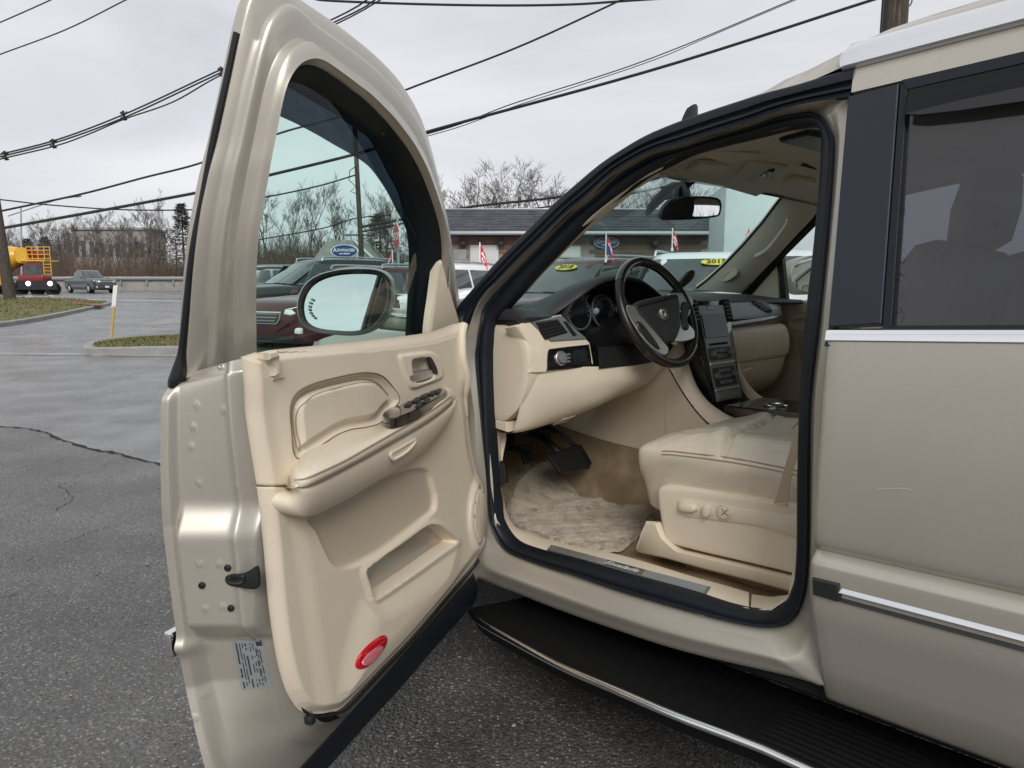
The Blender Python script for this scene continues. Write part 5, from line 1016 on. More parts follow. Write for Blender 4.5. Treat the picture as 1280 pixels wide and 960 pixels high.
# ================================================================== surroundings
def gz_(Y): return .0142 * (np.clip(Y, 8, 95) - 8)
def GP(px, py, up=0.0):
    r = ray(px, py); t = 1.0
    for _ in range(4000):
        P = CAM + r * t
        if P[2] < gz_(P[1]) + up: return P
        t += .02 + t * .002
    return P
def at(px, py, Y): r = ray(px, py); return CAM + r * (Y / r[1])
SEALQ = None
def ground_mat(name, base, spk, sc, lo, hi, rough, bumpd, patches, wet=0.0):
    m = bpy.data.materials.new(name); m.use_nodes = True; nt = m.node_tree; b = nt.nodes['Principled BSDF']; l = nt.links.new
    tc = nt.nodes.new('ShaderNodeTexCoord')
    v = nt.nodes.new('ShaderNodeTexVoronoi'); v.inputs['Scale'].default_value = sc; l(tc.outputs['Object'], v.inputs['Vector'])
    n1 = nt.nodes.new('ShaderNodeTexNoise'); n1.inputs['Scale'].default_value = .55; n1.inputs['Detail'].default_value = 7; n1.inputs['Roughness'].default_value = .65; l(tc.outputs['Object'], n1.inputs['Vector'])
    n2 = nt.nodes.new('ShaderNodeTexNoise'); n2.inputs['Scale'].default_value = sc * .9; n2.inputs['Detail'].default_value = 3; l(tc.outputs['Object'], n2.inputs['Vector'])
    hs = nt.nodes.new('ShaderNodeSeparateColor'); l(v.outputs['Color'], hs.inputs[0])
    st = nt.nodes.new('ShaderNodeMapRange'); st.inputs[1].default_value = lo; st.inputs[2].default_value = hi; l(hs.outputs[0], st.inputs[0])
    dd = nt.nodes.new('ShaderNodeMapRange'); dd.inputs[1].default_value = .55; dd.inputs[2].default_value = .25; l(v.outputs['Distance'], dd.inputs[0])
    mu = nt.nodes.new('ShaderNodeMath'); mu.operation = 'MULTIPLY'; l(st.outputs[0], mu.inputs[0]); l(dd.outputs[0], mu.inputs[1])
    m1 = nt.nodes.new('ShaderNodeMix'); m1.data_type = 'RGBA'; m1.inputs[6].default_value = (*base, 1); m1.inputs[7].default_value = (*patches, 1)
    r1 = nt.nodes.new('ShaderNodeMapRange'); r1.inputs[1].default_value = .4; r1.inputs[2].default_value = .68; l(n1.outputs['Fac'], r1.inputs[0]); l(r1.outputs[0], m1.inputs[0])
    m3 = nt.nodes.new('ShaderNodeMix'); m3.data_type = 'RGBA'; m3.blend_type = 'MULTIPLY'; m3.inputs[0].default_value = .8; l(m1.outputs[2], m3.inputs[6])
    r3 = nt.nodes.new('ShaderNodeValToRGB'); r3.color_ramp.elements[0].position = .3; r3.color_ramp.elements[0].color = (.45, .45, .45, 1); r3.color_ramp.elements[1].position = .7; r3.color_ramp.elements[1].color = (1.4, 1.4, 1.4, 1)
    l(n2.outputs['Fac'], r3.inputs[0]); l(r3.outputs[0], m3.inputs[7])
    m2 = nt.nodes.new('ShaderNodeMix'); m2.data_type = 'RGBA'; l(mu.outputs[0], m2.inputs[0]); l(m3.outputs[2], m2.inputs[6]); m2.inputs[7].default_value = (*spk, 1)
    n4 = nt.nodes.new('ShaderNodeTexNoise'); n4.inputs['Scale'].default_value = 1.7; n4.inputs['Detail'].default_value = 4; l(tc.outputs['Object'], n4.inputs['Vector'])
    r4 = nt.nodes.new('ShaderNodeValToRGB'); r4.color_ramp.elements[0].position = .36; r4.color_ramp.elements[0].color = (.74, .73, .72, 1); r4.color_ramp.elements[1].position = .66; r4.color_ramp.elements[1].color = (1.18, 1.18, 1.18, 1)
    m5 = nt.nodes.new('ShaderNodeMix'); m5.data_type = 'RGBA'; m5.blend_type = 'MULTIPLY'; m5.inputs[0].default_value = 1; l(n4.outputs['Fac'], r4.inputs[0]); l(m2.outputs[2], m5.inputs[6]); l(r4.outputs[0], m5.inputs[7])
    l(m5.outputs[2], b.inputs['Base Color'])
    rr_ = nt.nodes.new('ShaderNodeMapRange'); rr_.inputs[1].default_value = .35; rr_.inputs[2].default_value = .65; rr_.inputs[3].default_value = rough - wet; rr_.inputs[4].default_value = rough; l(n1.outputs['Fac'], rr_.inputs[0]); l(rr_.outputs[0], b.inputs['Roughness'])
    bn = nt.nodes.new('ShaderNodeBump'); bn.inputs['Strength'].default_value = .9; bn.inputs['Distance'].default_value = bumpd
    sb = nt.nodes.new('ShaderNodeMath'); sb.operation = 'SUBTRACT'; l(n2.outputs['Fac'], sb.inputs[0]); l(v.outputs['Distance'], sb.inputs[1]); l(sb.outputs[0], bn.inputs['Height']); l(bn.outputs[0], b.inputs['Normal'])
    b.inputs['Specular IOR Level'].default_value = .5
    MATS[name] = m
ground_mat('asphalt_old', (.076, .073, .070), (.34, .325, .295), 100, .66, .97, .45, .004, (.132, .128, .122), .22)
ground_mat('asphalt', (.155, .157, .162), (.36, .36, .36), 130, .75, 1.0, .40, .0025, (.235, .238, .243), .24)
ground_mat('road_asphalt', (.19, .195, .202), (.25, .25, .25), 60, .85, 1.0, .45, .003, (.24, .245, .255), .25)
ground_mat('grass', (.16, .145, .055), (.26, .23, .11), 30, .5, 1.0, .95, .02, (.115, .125, .038))
ground_mat('brown_ground', (.10, .075, .05), (.2, .16, .1), 3, .5, 1.0, .95, .05, (.14, .11, .075))
mat('concrete', (.33, .325, .31), .85, noise=[(3, (.22, .215, .20), .4, .7, one), (40, (.38, .37, .35), .5, .8, one)], bump=(80, .3, .004))
mat('road_paint', (.72, .72, .70), .6, noise=[(9, (.4, .4, .4), .5, .75, one)])
mat('kerb_red', (.36, .13, .09), .8, noise=[(20, (.2, .1, .08), .4, .6, one)])
mat('crack', (.012, .012, .012), .9)
mat('pole_wood', (.062, .050, .041), .9, noise=[(6, (.05, .036, .028), .42, .65, (3, 3, .25)), (30, (.17, .135, .105), .5, .7, (2, 2, .1))], bump=(30, .6, .02))
mat('wire_black', (.012, .012, .014), .6)
mat('bark', (.075, .062, .055), .95, noise=[(4, (.12, .105, .095), .45, .7, (1, 1, .4))])
mat('twig', (.15, .128, .115), .95, noise=[(1.1, (.10, .084, .075), .4, .6, one)])
mat('scrub', (.13, .088, .060), .95, noise=[(.3, (.085, .06, .045), .4, .6, one)])
mat('far_wood', (.12, .108, .105), 1, noise=[(.1, (.085, .078, .074), .4, .6, one)])
mat('needle', (.055, .064, .045), .9, noise=[(1.5, (.08, .085, .06), .4, .6, one)])
mat('grass_blade', (.20, .175, .075), .9, noise=[(2, (.12, .13, .045), .4, .6, one)])
mat('brick', (.27, .155, .115), .9, noise=[(2.5, (.21, .115, .085), .4, .65, one)])
mat('brick_brown', (.165, .12, .095), .9, noise=[(2.5, (.12, .085, .07), .4, .65, one)])
mat('mortar', (.30, .27, .25), .95)
mat('shingle', (.060, .066, .076), .85, noise=[(2, (.085, .09, .1), .4, .65, one), (50, (.035, .04, .048), .5, .7, one)])
mat('white_trim', (.62, .63, .62), .6)
mat('sign_blue', (.012, .05, .20), .35, coat=.4); mat('sign_white', (.85, .86, .88), .4)
mat('stop_red', (.52, .025, .03), .4); mat('flag_red', (.55, .03, .045), .8); mat('flag_blue', (.03, .05, .22), .8); mat('flag_white', (.8, .8, .8), .8)
mat('galvanised', (.42, .44, .45), .45, .6)
mat('stake_yellow', (.55, .36, .10), .8); mat('stake_white', (.75, .75, .70), .6)
mat('yellow_paint', (.72, .40, .03), .35, coat=.5, noise=[(3, (.6, .33, .03), .5, .7, one)])
mat('truck_red', (.22, .02, .02), .35, coat=.5); mat('tyre', (.015, .015, .016), .8); mat('sticker_yellow', (.74, .64, .06), .5)
mat('head_lamp', (.8, .82, .85), .1, coat=.5); mat('lit_lamp', (.9, .9, .9), .3, emit=((1, .95, .85), 3))
mat('white_box', (.62, .68, .68), .5, noise=[(1.5, (.55, .61, .61), .45, .7, one)])
paint('car_white', (.78, .79, .80), .0, .3); paint('car_maroon', (.065, .010, .014), .35, .28); paint('car_black', (.018, .019, .021), .3, .25); paint('car_dark', (.022, .026, .028), .35, .25); paint('car_grey', (.10, .105, .11), .4, .25)
mat('car_glass', (.022, .032, .032), .04, coat=1.0, noise=[(1.2, (.05, .07, .07), .45, .6, one)]); mat('car_trim', (.02, .02, .021), .5)
mat('tarp_box', (.5, .5, .48), .7)
def struct(name, VF, m, **k):
    o = link(name, VF[0], VF[1], m, None, **k); o['kind'] = 'structure'; return o
def sheet(fx0, fx1, ys, up): return grid(np.array([[(x, y, gz_(y) + up) for x in np.linspace(fx0, fx1, 12)] for y in ys]))
yy = np.concatenate([np.linspace(-60, 8, 6), np.linspace(10, 95, 30), np.linspace(110, 1500, 10)])
struct('ground', sheet(-900, 900, yy, -.02), 'brown_ground')
struct('parking_lot', sheet(-70, 60, np.concatenate([[-60, -20, 0, 4, 8], np.linspace(10, 58, 24)]), 0), 'asphalt')
# old coarse asphalt in front, with the broken seam
seam_px = [(-260, 520), (-120, 522), (0, 534), (30, 537), (60, 544), (100, 560), (130, 566), (160, 572), (205, 583), (300, 600), (450, 615), (650, 640), (900, 660)]
se_ = cr([GP(a, b) for a, b in seam_px], 160)
se_[:, :2] += np.random.RandomState(3).normal(0, .012, (160, 2)); se_[:, 2] = .004
rows = [[(p[0], p[1] * (1 - t) + -25 * t, .004) for p in se_] for t in (0, .02, .1, .3, 1)]
V_, F_ = grid(np.array(rows)); struct('old_asphalt', (V_, F_), 'asphalt_old')
rs = np.random.RandomState(5)
def crack(pts, w, n=90):
    c = cr(pts, n); c[:, :2] += rs.normal(0, .008, (n, 2)); t = np.gradient(c, axis=0); nn = np.stack([-t[:, 1], t[:, 0], 0 * t[:, 0]], 1); nn /= np.linalg.norm(nn, axis=1)[:, None] + 1e-9
    ww = w * (.4 + rs.rand(n))[:, None]
    return grid(np.array([c + nn * ww, c - nn * ww]).transpose(1, 0, 2))
o = struct('pavement_seam', crack([np.array([p[0], p[1] + .01, .008]) for p in se_[8:120:4]], .016), 'crack')
for pts in ([(38, 700), (22, 722), (28, 740), (5, 748), (-30, 760)], [(60, 600), (90, 622), (70, 640)], [(150, 655), (110, 668), (60, 690)]):
    struct('pavement_crack', crack([GP(a, b) + np.array([0, 0, .008]) for a, b in pts], .0022, 40), 'crack')
# loose grit on the old asphalt
gm = MB(); OCT = [(1, 0, 0), (-1, 0, 0), (0, 1, 0), (0, -1, 0), (0, 0, .7), (0, 0, -.7)]; OF = [(0, 2, 4), (2, 1, 4), (1, 3, 4), (3, 0, 4), (2, 0, 5), (1, 2, 5), (3, 1, 5), (0, 3, 5)]
for i in range(2600):
    Y = .5 + 5.5 * rs.rand() ** 1.4; x = rs.uniform(-.95, .35) * (Y + .3); r = rs.uniform(.0015, .0048) * (1 + (rs.rand() > .97) * .8); k = len(gm.V); t = rs.rand() * 6.28; c_, s_1 = math.cos(t), math.sin(t)
    gm.V += [(x + r * (a * c_ * 1.3 - b * s_1), Y + r * (a * s_1 * 1.3 + b * c_), .005 + r * .4 + r * c) for a, b, c in OCT]; gm.F += [tuple(j + k for j in f) for f in OF]
mat('grit', (.27, .255, .23), .8, noise=[(40, (.12, .115, .105), .4, .6, one)])
tag(gm.build('loose_grit', 'grit', None, smooth=False), kind='stuff')
# road
def gquad(pxs, up, n=14):
    a, b, c, d = [GP(*q) for q in pxs]
    G = np.array([[((a * (1 - u) + b * u) * (1 - v) + (d * (1 - u) + c * u) * v) for u in np.linspace(0, 1, n)] for v in np.linspace(0, 1, n)])
    G[..., 2] = gz_(G[..., 1]) + up; return grid(G)
struct('road', sheet(-160, 160, np.linspace(44, 64, 14), .008), 'road_asphalt')
for a, b in (((40, 373.5), (260, 377.5)), ((-60, 371), (60, 371))):
    A, B = GP(*a), GP(*b); t = (B - A) / np.linalg.norm(B - A); q = np.array([-t[1], t[0], 0]) * .28
    G = np.array([[A * (1 - u) + B * u + q * s for s in (-1, 1)] for u in np.linspace(0, 1, 20)]); G[..., 2] = gz_(G[..., 1]) + .014; struct('road_marking', grid(G), 'road_paint')
def island(name, px, h, m_top, label_kerb=True):
    P = cr([GP(a, b) for a, b in px], 90, True); kb = []
    c = P.mean(0)
    for ins, up in ((0, 0), (.0, h - .02), (.03, h), (.15, h), (.16, h - .03)):
        q = offset2(P[:, :2], ins); kb.append(np.array([[a, b, gz_(b) + up] for a, b in q]))
    k = struct('kerb', grid(np.array(kb), cv=True), 'concrete')
    q = offset2(P[:, :2], .158); V = [(a, b, gz_(b) + h - .02) for a, b in q]
    rows = [np.array([[c[0] + (a - c[0]) * f, c[1] + (b - c[1]) * f, 0] for a, b in q]) for f in np.linspace(1, .02, 14)]
    for i, r in enumerate(rows): r[:, 2] = gz_(r[:, 1]) + h - .02 + .10 * (1 - np.linspace(1, .02, 14)[i])
    struct(name, grid(np.array(rows), cv=True), m_top); return q
q1_ = island('grass_verge', [(-260, 430), (-120, 420), (0, 409), (60, 399), (110, 388), (140, 380.5), (118, 378), (72, 375.5), (0, 375.5), (-260, 375)], .13, 'grass')
q2_ = island('grass_island', [(105, 441), (112, 436), (140, 432), (190, 428.5), (250, 425), (320, 423), (400, 430), (395, 440), (300, 446), (225, 443), (150, 444.5), (112, 445)], .14, 'grass')
struct('gutter', gquad([(169, 408), (260, 402), (260, 393), (228, 394)], .006), 'concrete')
struct('gutter', gquad([(-60, 443), (420, 448), (420, 446), (-60, 440.5)], .005), 'concrete')
rq = GP(120, 379.5); struct('ramp', (np.array([GP(a, b, .15) for a, b in ((95, 377), (132, 380.5), (122, 382), (86, 379))]), [(0, 1, 2, 3)]), 'kerb_red', smooth=False)
# grass blades (stuff)
bl_v = MB()
for q, n, hh in ((q2_, 5200, .05), (q1_, 5000, .07)):
    lo, hi = q.min(0), q.max(0); lo = np.maximum(lo, [-45, 0])
    pts = lo + rs.rand(n * 3, 2) * (hi - lo); pts = pts[sdf(pts, q) < -.02][:n]; cc_ = q.mean(0)
    for a, b in pts:
        d = min(1.0, abs(sdf(np.array([[a, b]]), q[::6])[0]) / 1.2)
        z = gz_(b) + .11 + .09 * d; t = rs.rand() * 6.28; s = hh * (.5 + rs.rand()); w = .006 + .0009 * b
        bl_v.V += [(a - w * math.cos(t), b - w * math.sin(t), z), (a + w * math.cos(t), b + w * math.sin(t), z), (a + rs.normal(0, .03), b + rs.normal(0, .03), z + s)]; k = len(bl_v.V); bl_v.F.append((k - 3, k - 2, k - 1))
tag(bl_v.build('grass_blades', 'grass_blade', None, smooth=False), kind='stuff')
# marker stake
e = empty('marker_stake', tuple(GP(141, 426) + np.array([0, 0, .1]))); tag(e, 'leaning yellow stake with a white marker panel on the small grass island', 'marker')
sc_ = np.linalg.norm(np.array(e.location)[1]) / 900
link('stake', *tube([(-2 * sc_, 0, -.1), (5 * sc_, 0, 38 * sc_)], .03, 6), 'stake_yellow', e); link('marker_panel', *loft([[np.array([x + a, y, z]) for a, y in ((-.045, -.02), (.045, -.02), (.045, .02), (-.045, .02))] for x, z in ((4.6 * sc_, 36 * sc_), (9 * sc_, 63 * sc_))]), 'stake_white', e)
# ---------------------------------------------------------------- poles and wires
def wpole(name, px, py, Y, h, r, lean=(0, 0), label='', base=None):
    b = at(px, py, Y) if base is None else base; b = np.array([b[0], b[1], gz_(b[1])])
    e = empty(name, tuple(b)); tag(e, label, 'utility pole')
    p = [np.array([lean[0] * t, lean[1] * t, h * t - .1]) for t in np.linspace(0, 1, 14)]
    link('shaft', *tube(p, np.linspace(r, r * .72, 14), 14), 'pole_wood', e); return e
p1 = wpole('utility_pole', 13, 376, 38, 8.4, .29, (-.5, 0), 'thick dark wooden utility pole leaning left beside the yellow mixer truck')
link('insulator_bracket', *tube([(-.6, 0, 7.0), (-.2, -.2, 6.9), (-.1, -.2, 6.6), (-.3, -.2, 6.5)], .04, 6), 'wire_black', p1)
p2 = wpole('utility_pole', 454, 335, 33, 8.6, .13, (-.22, 0), 'thin wooden utility pole seen through the open door window beside the oval blue sign')
link('cable_coil', *tube([(-.15, -.12, 6.2), (-.45, -.12, 6.0), (-.5, -.12, 5.6), (-.2, -.12, 5.3), (-.45, -.12, 5.1), (-.18, -.12, 5.0)], .02, 5), 'wire_black', p2)
link('cross_bracket', *box((-.1, -.05, 3.2), (1.3, .06, .06)), 'wire_black', p2)
p3 = wpole('utility_pole', 1115, 40, 9.2, 9.5, .165, (.05, 0), 'weathered wooden utility pole rising behind the roof of the open SUV')
link('riser_cable', *tube([(-.17, -.06, .2), (-.15, -.06, 9.2)], .018, 6), 'wire_black', p3)
link('pole_wire', *tube(cr([(.16, -.1, 5.2), (.3, -.1, 5.15), (.55, -.1, 5.25), (.62, -.1, 5.3)], 14), .006, 5), 'wire_black', p3)
for zz in (4.6, 5.05, 5.6): link('staple_band', *tube([(.165 * math.cos(a) + .03, .165 * math.sin(a), zz + .12 * math.sin(a * .5)) for a in np.linspace(0, 6.2, 20)], .008, 5), 'wire_black', p3)
e = empty('street_lamp', tuple(at(28, 370, 68) * [1, 1, 0] + np.array([0, 0, gz_(68)]))); tag(e, 'grey street lamp with a long arm above the mixer truck', 'street lamp')
q = lambda a, b: at(a, b, 68) - np.array(e.location)
link('post', *tube([(0, 0, 0), q(26, 258)], [.1, .07], 8), 'galvanised', e); link('arm', *tube(cr([q(10, 270), q(40, 260), q(70, 250), q(92, 246)], 16), .06, 6), 'galvanised', e); link('lamp_head', *loft([cr([q(92 + 10 * t, 246.0 - 1.2 * t) + np.array([0, w * a, hh * b]) for a, b in ((-1, 0), (0, 1), (1, 0), (0, -1))], 12, True) for t, w, hh in ((0, .08, .04), (.3, .16, .09), (.8, .16, .1), (1, .05, .04))]), 'galvanised', e)
WIRES = [
 ('thick black power cable crossing the whole sky from the left pole up to the right', [(-40, 292, 45), (10, 284, 42), (243, 241.5, 30), (328, 221, 26), (447, 192, 22), (535, 164.5, 19), (800, 92, 14), (1090, 0, 9.5), (1200, -36, 8)], 1.6),
 ('long black cable rising from the street lamp arm behind the open door to the sky', [(10, 262, 46), (100, 243, 42), (180, 222, 38), (250, 204, 35), (345, 168, 30), (428, 145, 27), (508, 112, 24), (640, 62, 20), (770, 3, 17), (860, -40, 15)], 1.1),
 ('thin pale wire rising to the top right above the thick power cable', [(447, 190, 33), (560, 160, 30), (640, 130, 26), (800, 78, 22), (990, 0, 18), (1100, -48, 16)], .6),
 ('thin wire just below the pale one near the top of the sky', [(447, 192, 33), (560, 163, 29), (640, 134, 26), (720, 108, 23), (820, 74, 21), (900, 40, 19)], .45),
 ('level black cable along the very top of the sky', [(380, -4, 25), (415, 1, 24), (560, 6, 22), (700, 6, 20), (830, -2, 18)], 1.2),
 ('uppermost wire of the bundled line with spacers at the left', [(-40, 203, 42), (0, 193, 40), (70, 175, 36), (155, 143, 31), (278, 86, 25), (420, 22, 19), (480, -14, 17)], .9),
 ('middle wire of the bundled line with spacers at the left', [(-40, 207, 42), (0, 196, 40), (70, 178, 36), (155, 147, 31), (278, 90, 25), (430, 22, 19), (490, -14, 17)], .9),
 ('lowest sagging wire of the bundled line with spacers at the left', [(-40, 210, 42), (0, 199, 40), (67, 183, 36), (110, 168, 33), (155, 149, 31), (215, 128, 28), (278, 93, 25), (420, 30, 19), (500, -14, 17)], .8),
 ('highest single wire crossing the upper left corner of the sky', [(-40, 44, 30), (0, 28, 28), (50, 6, 25), (80, -8, 23)], .7),
 ('second highest wire crossing the upper left corner of the sky', [(-40, 84, 30), (0, 68, 28), (80, 38, 24), (155, 1, 21), (200, -22, 19)], .7),
 ('nearly level thin wire in front of the trees at the left', [(5, 250, 50), (60, 256, 50), (150, 262, 50), (245, 262, 50), (330, 255, 48)], .7),
 ('short wire slanting down left from the thin pole in the door window', [(320, 248, 36), (350, 243, 35), (400, 232, 34), (447, 218, 33)], .8),
 ('black service wire above the long shingled roof', [(450, 284, 33.2), (552, 265, 34), (600, 257, 34), (700, 246, 33), (800, 228, 31), (900, 200, 29)], 1.3),
 ('lower service wire just above the long shingled roof', [(450, 290, 33.2), (552, 271, 34), (640, 264, 35), (700, 256, 35), (800, 240, 33), (900, 216, 31)], .9),
 ('faint low wire in front of the bare trees in the door window', [(310, 302, 40), (400, 286, 38), (450, 272, 36), (530, 268, 34)], .6)]
for lab, pts, w in WIRES:
    Q_ = [at(a, b, c) for a, b, c in pts]
    if pts[0][0] not in (447, 320, 450, 310): Q_ = [Q_[0] + (Q_[0] - Q_[1]) * 3] + Q_
    if pts[-1][0] not in (447, 530, 330): Q_ = Q_ + [Q_[-1] + (Q_[-1] - Q_[-2]) * 3]
    P = cr(Q_, 90); d = np.maximum(np.abs(P[:, 1]), 6); c0 = P[0].copy()
    o = link('power_line', *tube(P - c0, w * 1.15 * d / 900, 6), 'wire_black', None, loc=tuple(c0)); tag(o, lab, 'power line', 'overhead wires')
for (a, b, Y), lab in zip(((7, 194, 39.6), (67, 179, 36.2), (155, 144, 31), (277, 89, 25)), ('spacer on the bundled wires at the left edge of the sky', 'spacer on the bundled wires left of the middle one', 'spacer halfway along the bundled wires', 'spacer on the bundled wires beside the door frame')):
    c = at(a, b, Y); s = Y / 900; sm = MB(); sm.add(tube([(-4 * s, 0, 3 * s), (0, 0, 0), (4 * s, 0, 4 * s)], 1.3 * s, 6)); sm.add(tube([(-1 * s, 0, 5 * s), (0, 0, -6 * s)], 1.6 * s, 6)); sm.add(tube([(-4 * s, 0, -3 * s), (3 * s, 0, -5 * s)], 1.2 * s, 6))
    o = sm.build('wire_spacer', 'wire_black', None, loc=tuple(c)); tag(o, lab, 'wire spacer', 'spacers on the bundled wires')
# ---------------------------------------------------------------- trees
def bare_tree(seed, h=9.0, spread=.55, kids=4, depth=5):
    R = random.Random(seed); seg = []; tr_ = []
    def grow(p, d, l, r, lv):
        q = p; n = 4 if lv < 2 else 3; pts = [p]
        for i in range(n):
            d = (d + Vector((R.gauss(0, .07), R.gauss(0, .07), .06))).normalized(); q = q + d * (l / n); pts.append(q)
        (tr_ if lv == 0 else seg).append((pts, r, r * .55, 7 if lv == 0 else 4 if lv < 3 else 3))
        if lv >= depth: return
        k = kids + (2 if lv == 0 else 0) + R.randint(0, 1)
        for i in range(k):
            t = R.uniform(.3 if lv == 0 else .25, 1.0); i0 = min(int(t * n), n - 1); b = pts[i0].lerp(pts[i0 + 1], t * n - i0)
            a = R.uniform(0, 6.283); side = Vector((math.cos(a), math.sin(a), 0)); side = (side - d * side.dot(d)).normalized()
            nd = (d * (1 - spread * .4) + side * spread * R.uniform(.6, 1.15) + Vector((0, 0, .12))).normalized()
            grow(b, nd, l * R.uniform(.46, .70) * (1.0 if lv else .85), r * R.uniform(.36, .5), lv + 1)
    grow(Vector((0, 0, -.1)), Vector((R.gauss(0, .05), R.gauss(0, .05), 1)).normalized(), h * .62, h * .011, 0)
    def mk(name, lst, m):
        b = MB()
        for pts, r0, r1, k in lst: b.add(tube([p[:] for p in pts], np.maximum(np.linspace(r0, r1, len(pts)), .0085), k, cap=False))
        o = b.build(name, m); me = o.data; bpy.data.objects.remove(o); return me
    return mk('trunk', tr_, 'bark'), mk('crown', seg, 'twig'), h
BT = [bare_tree(11, 9, .56, 3), bare_tree(23, 8.5, .72, 3), bare_tree(37, 10, .42, 3), bare_tree(41, 9, .60, 3), bare_tree(59, 7.5, .80, 3)]
def place_tree(kind, px, Y, ptop, label, group, rz=0, name='bare_tree', cat='tree'):
    tme, cme, h = kind; x = (px - 640) / FPX * Y; g = float(gz_(Y)); top = CAMH + (HZ - ptop) / FPX * Y - g; s = top / h
    e = empty(name, (x, Y, g), rz); e.scale = (s, s, s); tag(e, label, cat, group)
    for n, me in (('trunk', tme), ('crown', cme)): o = bpy.data.objects.new(n, me); COL.objects.link(o); o.parent = e
    return e
tl_ = 'trees behind the buildings and cars'
TREES = [(592, 46, 216, 1, 'low twiggy bare tree behind the left end of the shingled roof'), (622, 43, 206, 4, 'tallest spreading bare tree above the shingled roof'), (652, 44, 218, 1, 'bare tree between the two tallest above the shingled roof'), (688, 42, 216, 4, 'bare forked tree just left of the windshield pillar'),
 (556, 44, 238, 2, 'narrow bare tree in the gap right of the door frame'), (567, 48, 250, 0, 'short bare tree right behind the door frame edge'), (722, 44, 225, 3, 'bare tree crossed by the windshield pillar'), (775, 40, 222, 1, 'bare tree above the roof seen at the windshield left edge'), (806, 41, 214, 4, 'bare tree above the roof left of the rear view mirror'), (850, 43, 222, 3, 'bare tree behind the rear view mirror'),
 (322, 50, 262, 0, 'leftmost bare tree in the door window'), (346, 46, 240, 2, 'tall bare tree in the left of the door window'), (368, 47, 246, 0, 'bare tree with upright branches right of the tall one in the door window'), (385, 46, 242, 2, 'twin bare tree in the middle of the door window'), (404, 50, 258, 3, 'lower bare tree left of the thin pole in the door window'), (428, 47, 246, 0, 'bare tree just left of the thin pole in the door window'), (465, 48, 262, 1, 'bushy bare tree just right of the thin pole in the door window'), (484, 46, 250, 0, 'bare tree behind the stop sign'), (505, 46, 256, 2, 'bare tree by the dark window edge of the door'), (524, 47, 262, 3, 'bare tree hidden behind the window edge of the door'),
 (30, 92, 290, 1, 'bare tree above the mixer truck drum'), (52, 88, 286, 0, 'bare tree right of the mixer truck cage'), (80, 86, 272, 4, 'broad bare tree behind the pickup'), (100, 82, 276, 0, 'tall dark trunked bare tree right of the broad one'), (118, 84, 272, 2, 'slender bare tree left of the white arched building'), (140, 88, 285, 3, 'bare tree in front of the white arched building'), (165, 90, 288, 1, 'low bare tree at the right end of the white arched building'), (186, 80, 262, 2, 'thin bare tree left of the pine'), (203, 78, 264, 0, 'bare tree beside the pine'), (222, 80, 258, 3, 'bare tree right of the pine near the door'), (8, 95, 292, 3, 'bare tree behind the left pole'), (880, 34, 236, 3, 'bare tree at the right end of the brown brick wall'),
 (92, 98, 284, 0, 'bare tree above the pickup bed'), (110, 100, 282, 3, 'far bare tree right above the pickup cab'), (130, 97, 280, 0, 'bare tree over the middle arches'), (150, 84, 276, 2, 'slender bare tree before the right arches'), (175, 95, 282, 0, 'bare tree ending the arched building'), (195, 92, 276, 3, 'bare tree just left of the dark pine'), (60, 80, 282, 2, 'slim bare tree beside the mixer ladder'), (18, 84, 284, 0, 'bare tree between the left pole and the mixer drum'), (158, 78, 282, 1, 'low twiggy bare tree behind the guard rail middle')]
for i, (px, Y, pt, k, lab) in enumerate(TREES): place_tree(BT[k], px, Y, pt, lab, tl_, rz=i * 1.7)
def pine(seed, h=9):
    R = random.Random(seed); b = MB(); tk = MB(); tk.add(tube([(0, 0, -.1), (0, 0, h * .98)], [h * .016, .02], 7))
    V = []; F = []
    for i in range(1150):
        z = h * (.16 + .84 * R.random() ** .8); rm = (1 - z / h) * h * .30 * (.45 + .75 * math.sin(z * 5 + 2 * math.sin(z * 2.3)) ** 2) + .1; a = R.uniform(0, 6.283); r = rm * R.random() ** .5
        c = Vector((r * math.cos(a), r * math.sin(a), z)); s = .22 + .2 * R.random()
        for _ in range(3):
            d = Vector((math.cos(a) + R.gauss(0, .5), math.sin(a) + R.gauss(0, .5), R.gauss(-.1, .4))).normalized() * s; w = Vector((R.gauss(0, 1), R.gauss(0, 1), R.gauss(0, 1))).normalized() * .045
            k = len(V); V += [c - w, c + w, c + d]; F.append((k, k + 1, k + 2))
    o1 = tk.build('trunk', 'bark'); o2 = link('crown', [v[:] for v in V], F, 'needle', smooth=False); m1, m2 = o1.data, o2.data; bpy.data.objects.remove(o1); bpy.data.objects.remove(o2); return m1, m2, h
PN = pine(3)
for px, Y, pt, lab in ((236, 72, 258, 'dark green pine partly hidden by the open door'), (66, 90, 298, 'small dark evergreen behind the mixer truck'), (44, 94, 300, 'dark evergreen above the mixer drum'), (478, 52, 270, 'dark evergreen behind the stop sign pole')): place_tree(PN, px, Y, pt, lab, 'evergreens along the road', name='pine_tree').scale.xy = (1.3, 1.3)
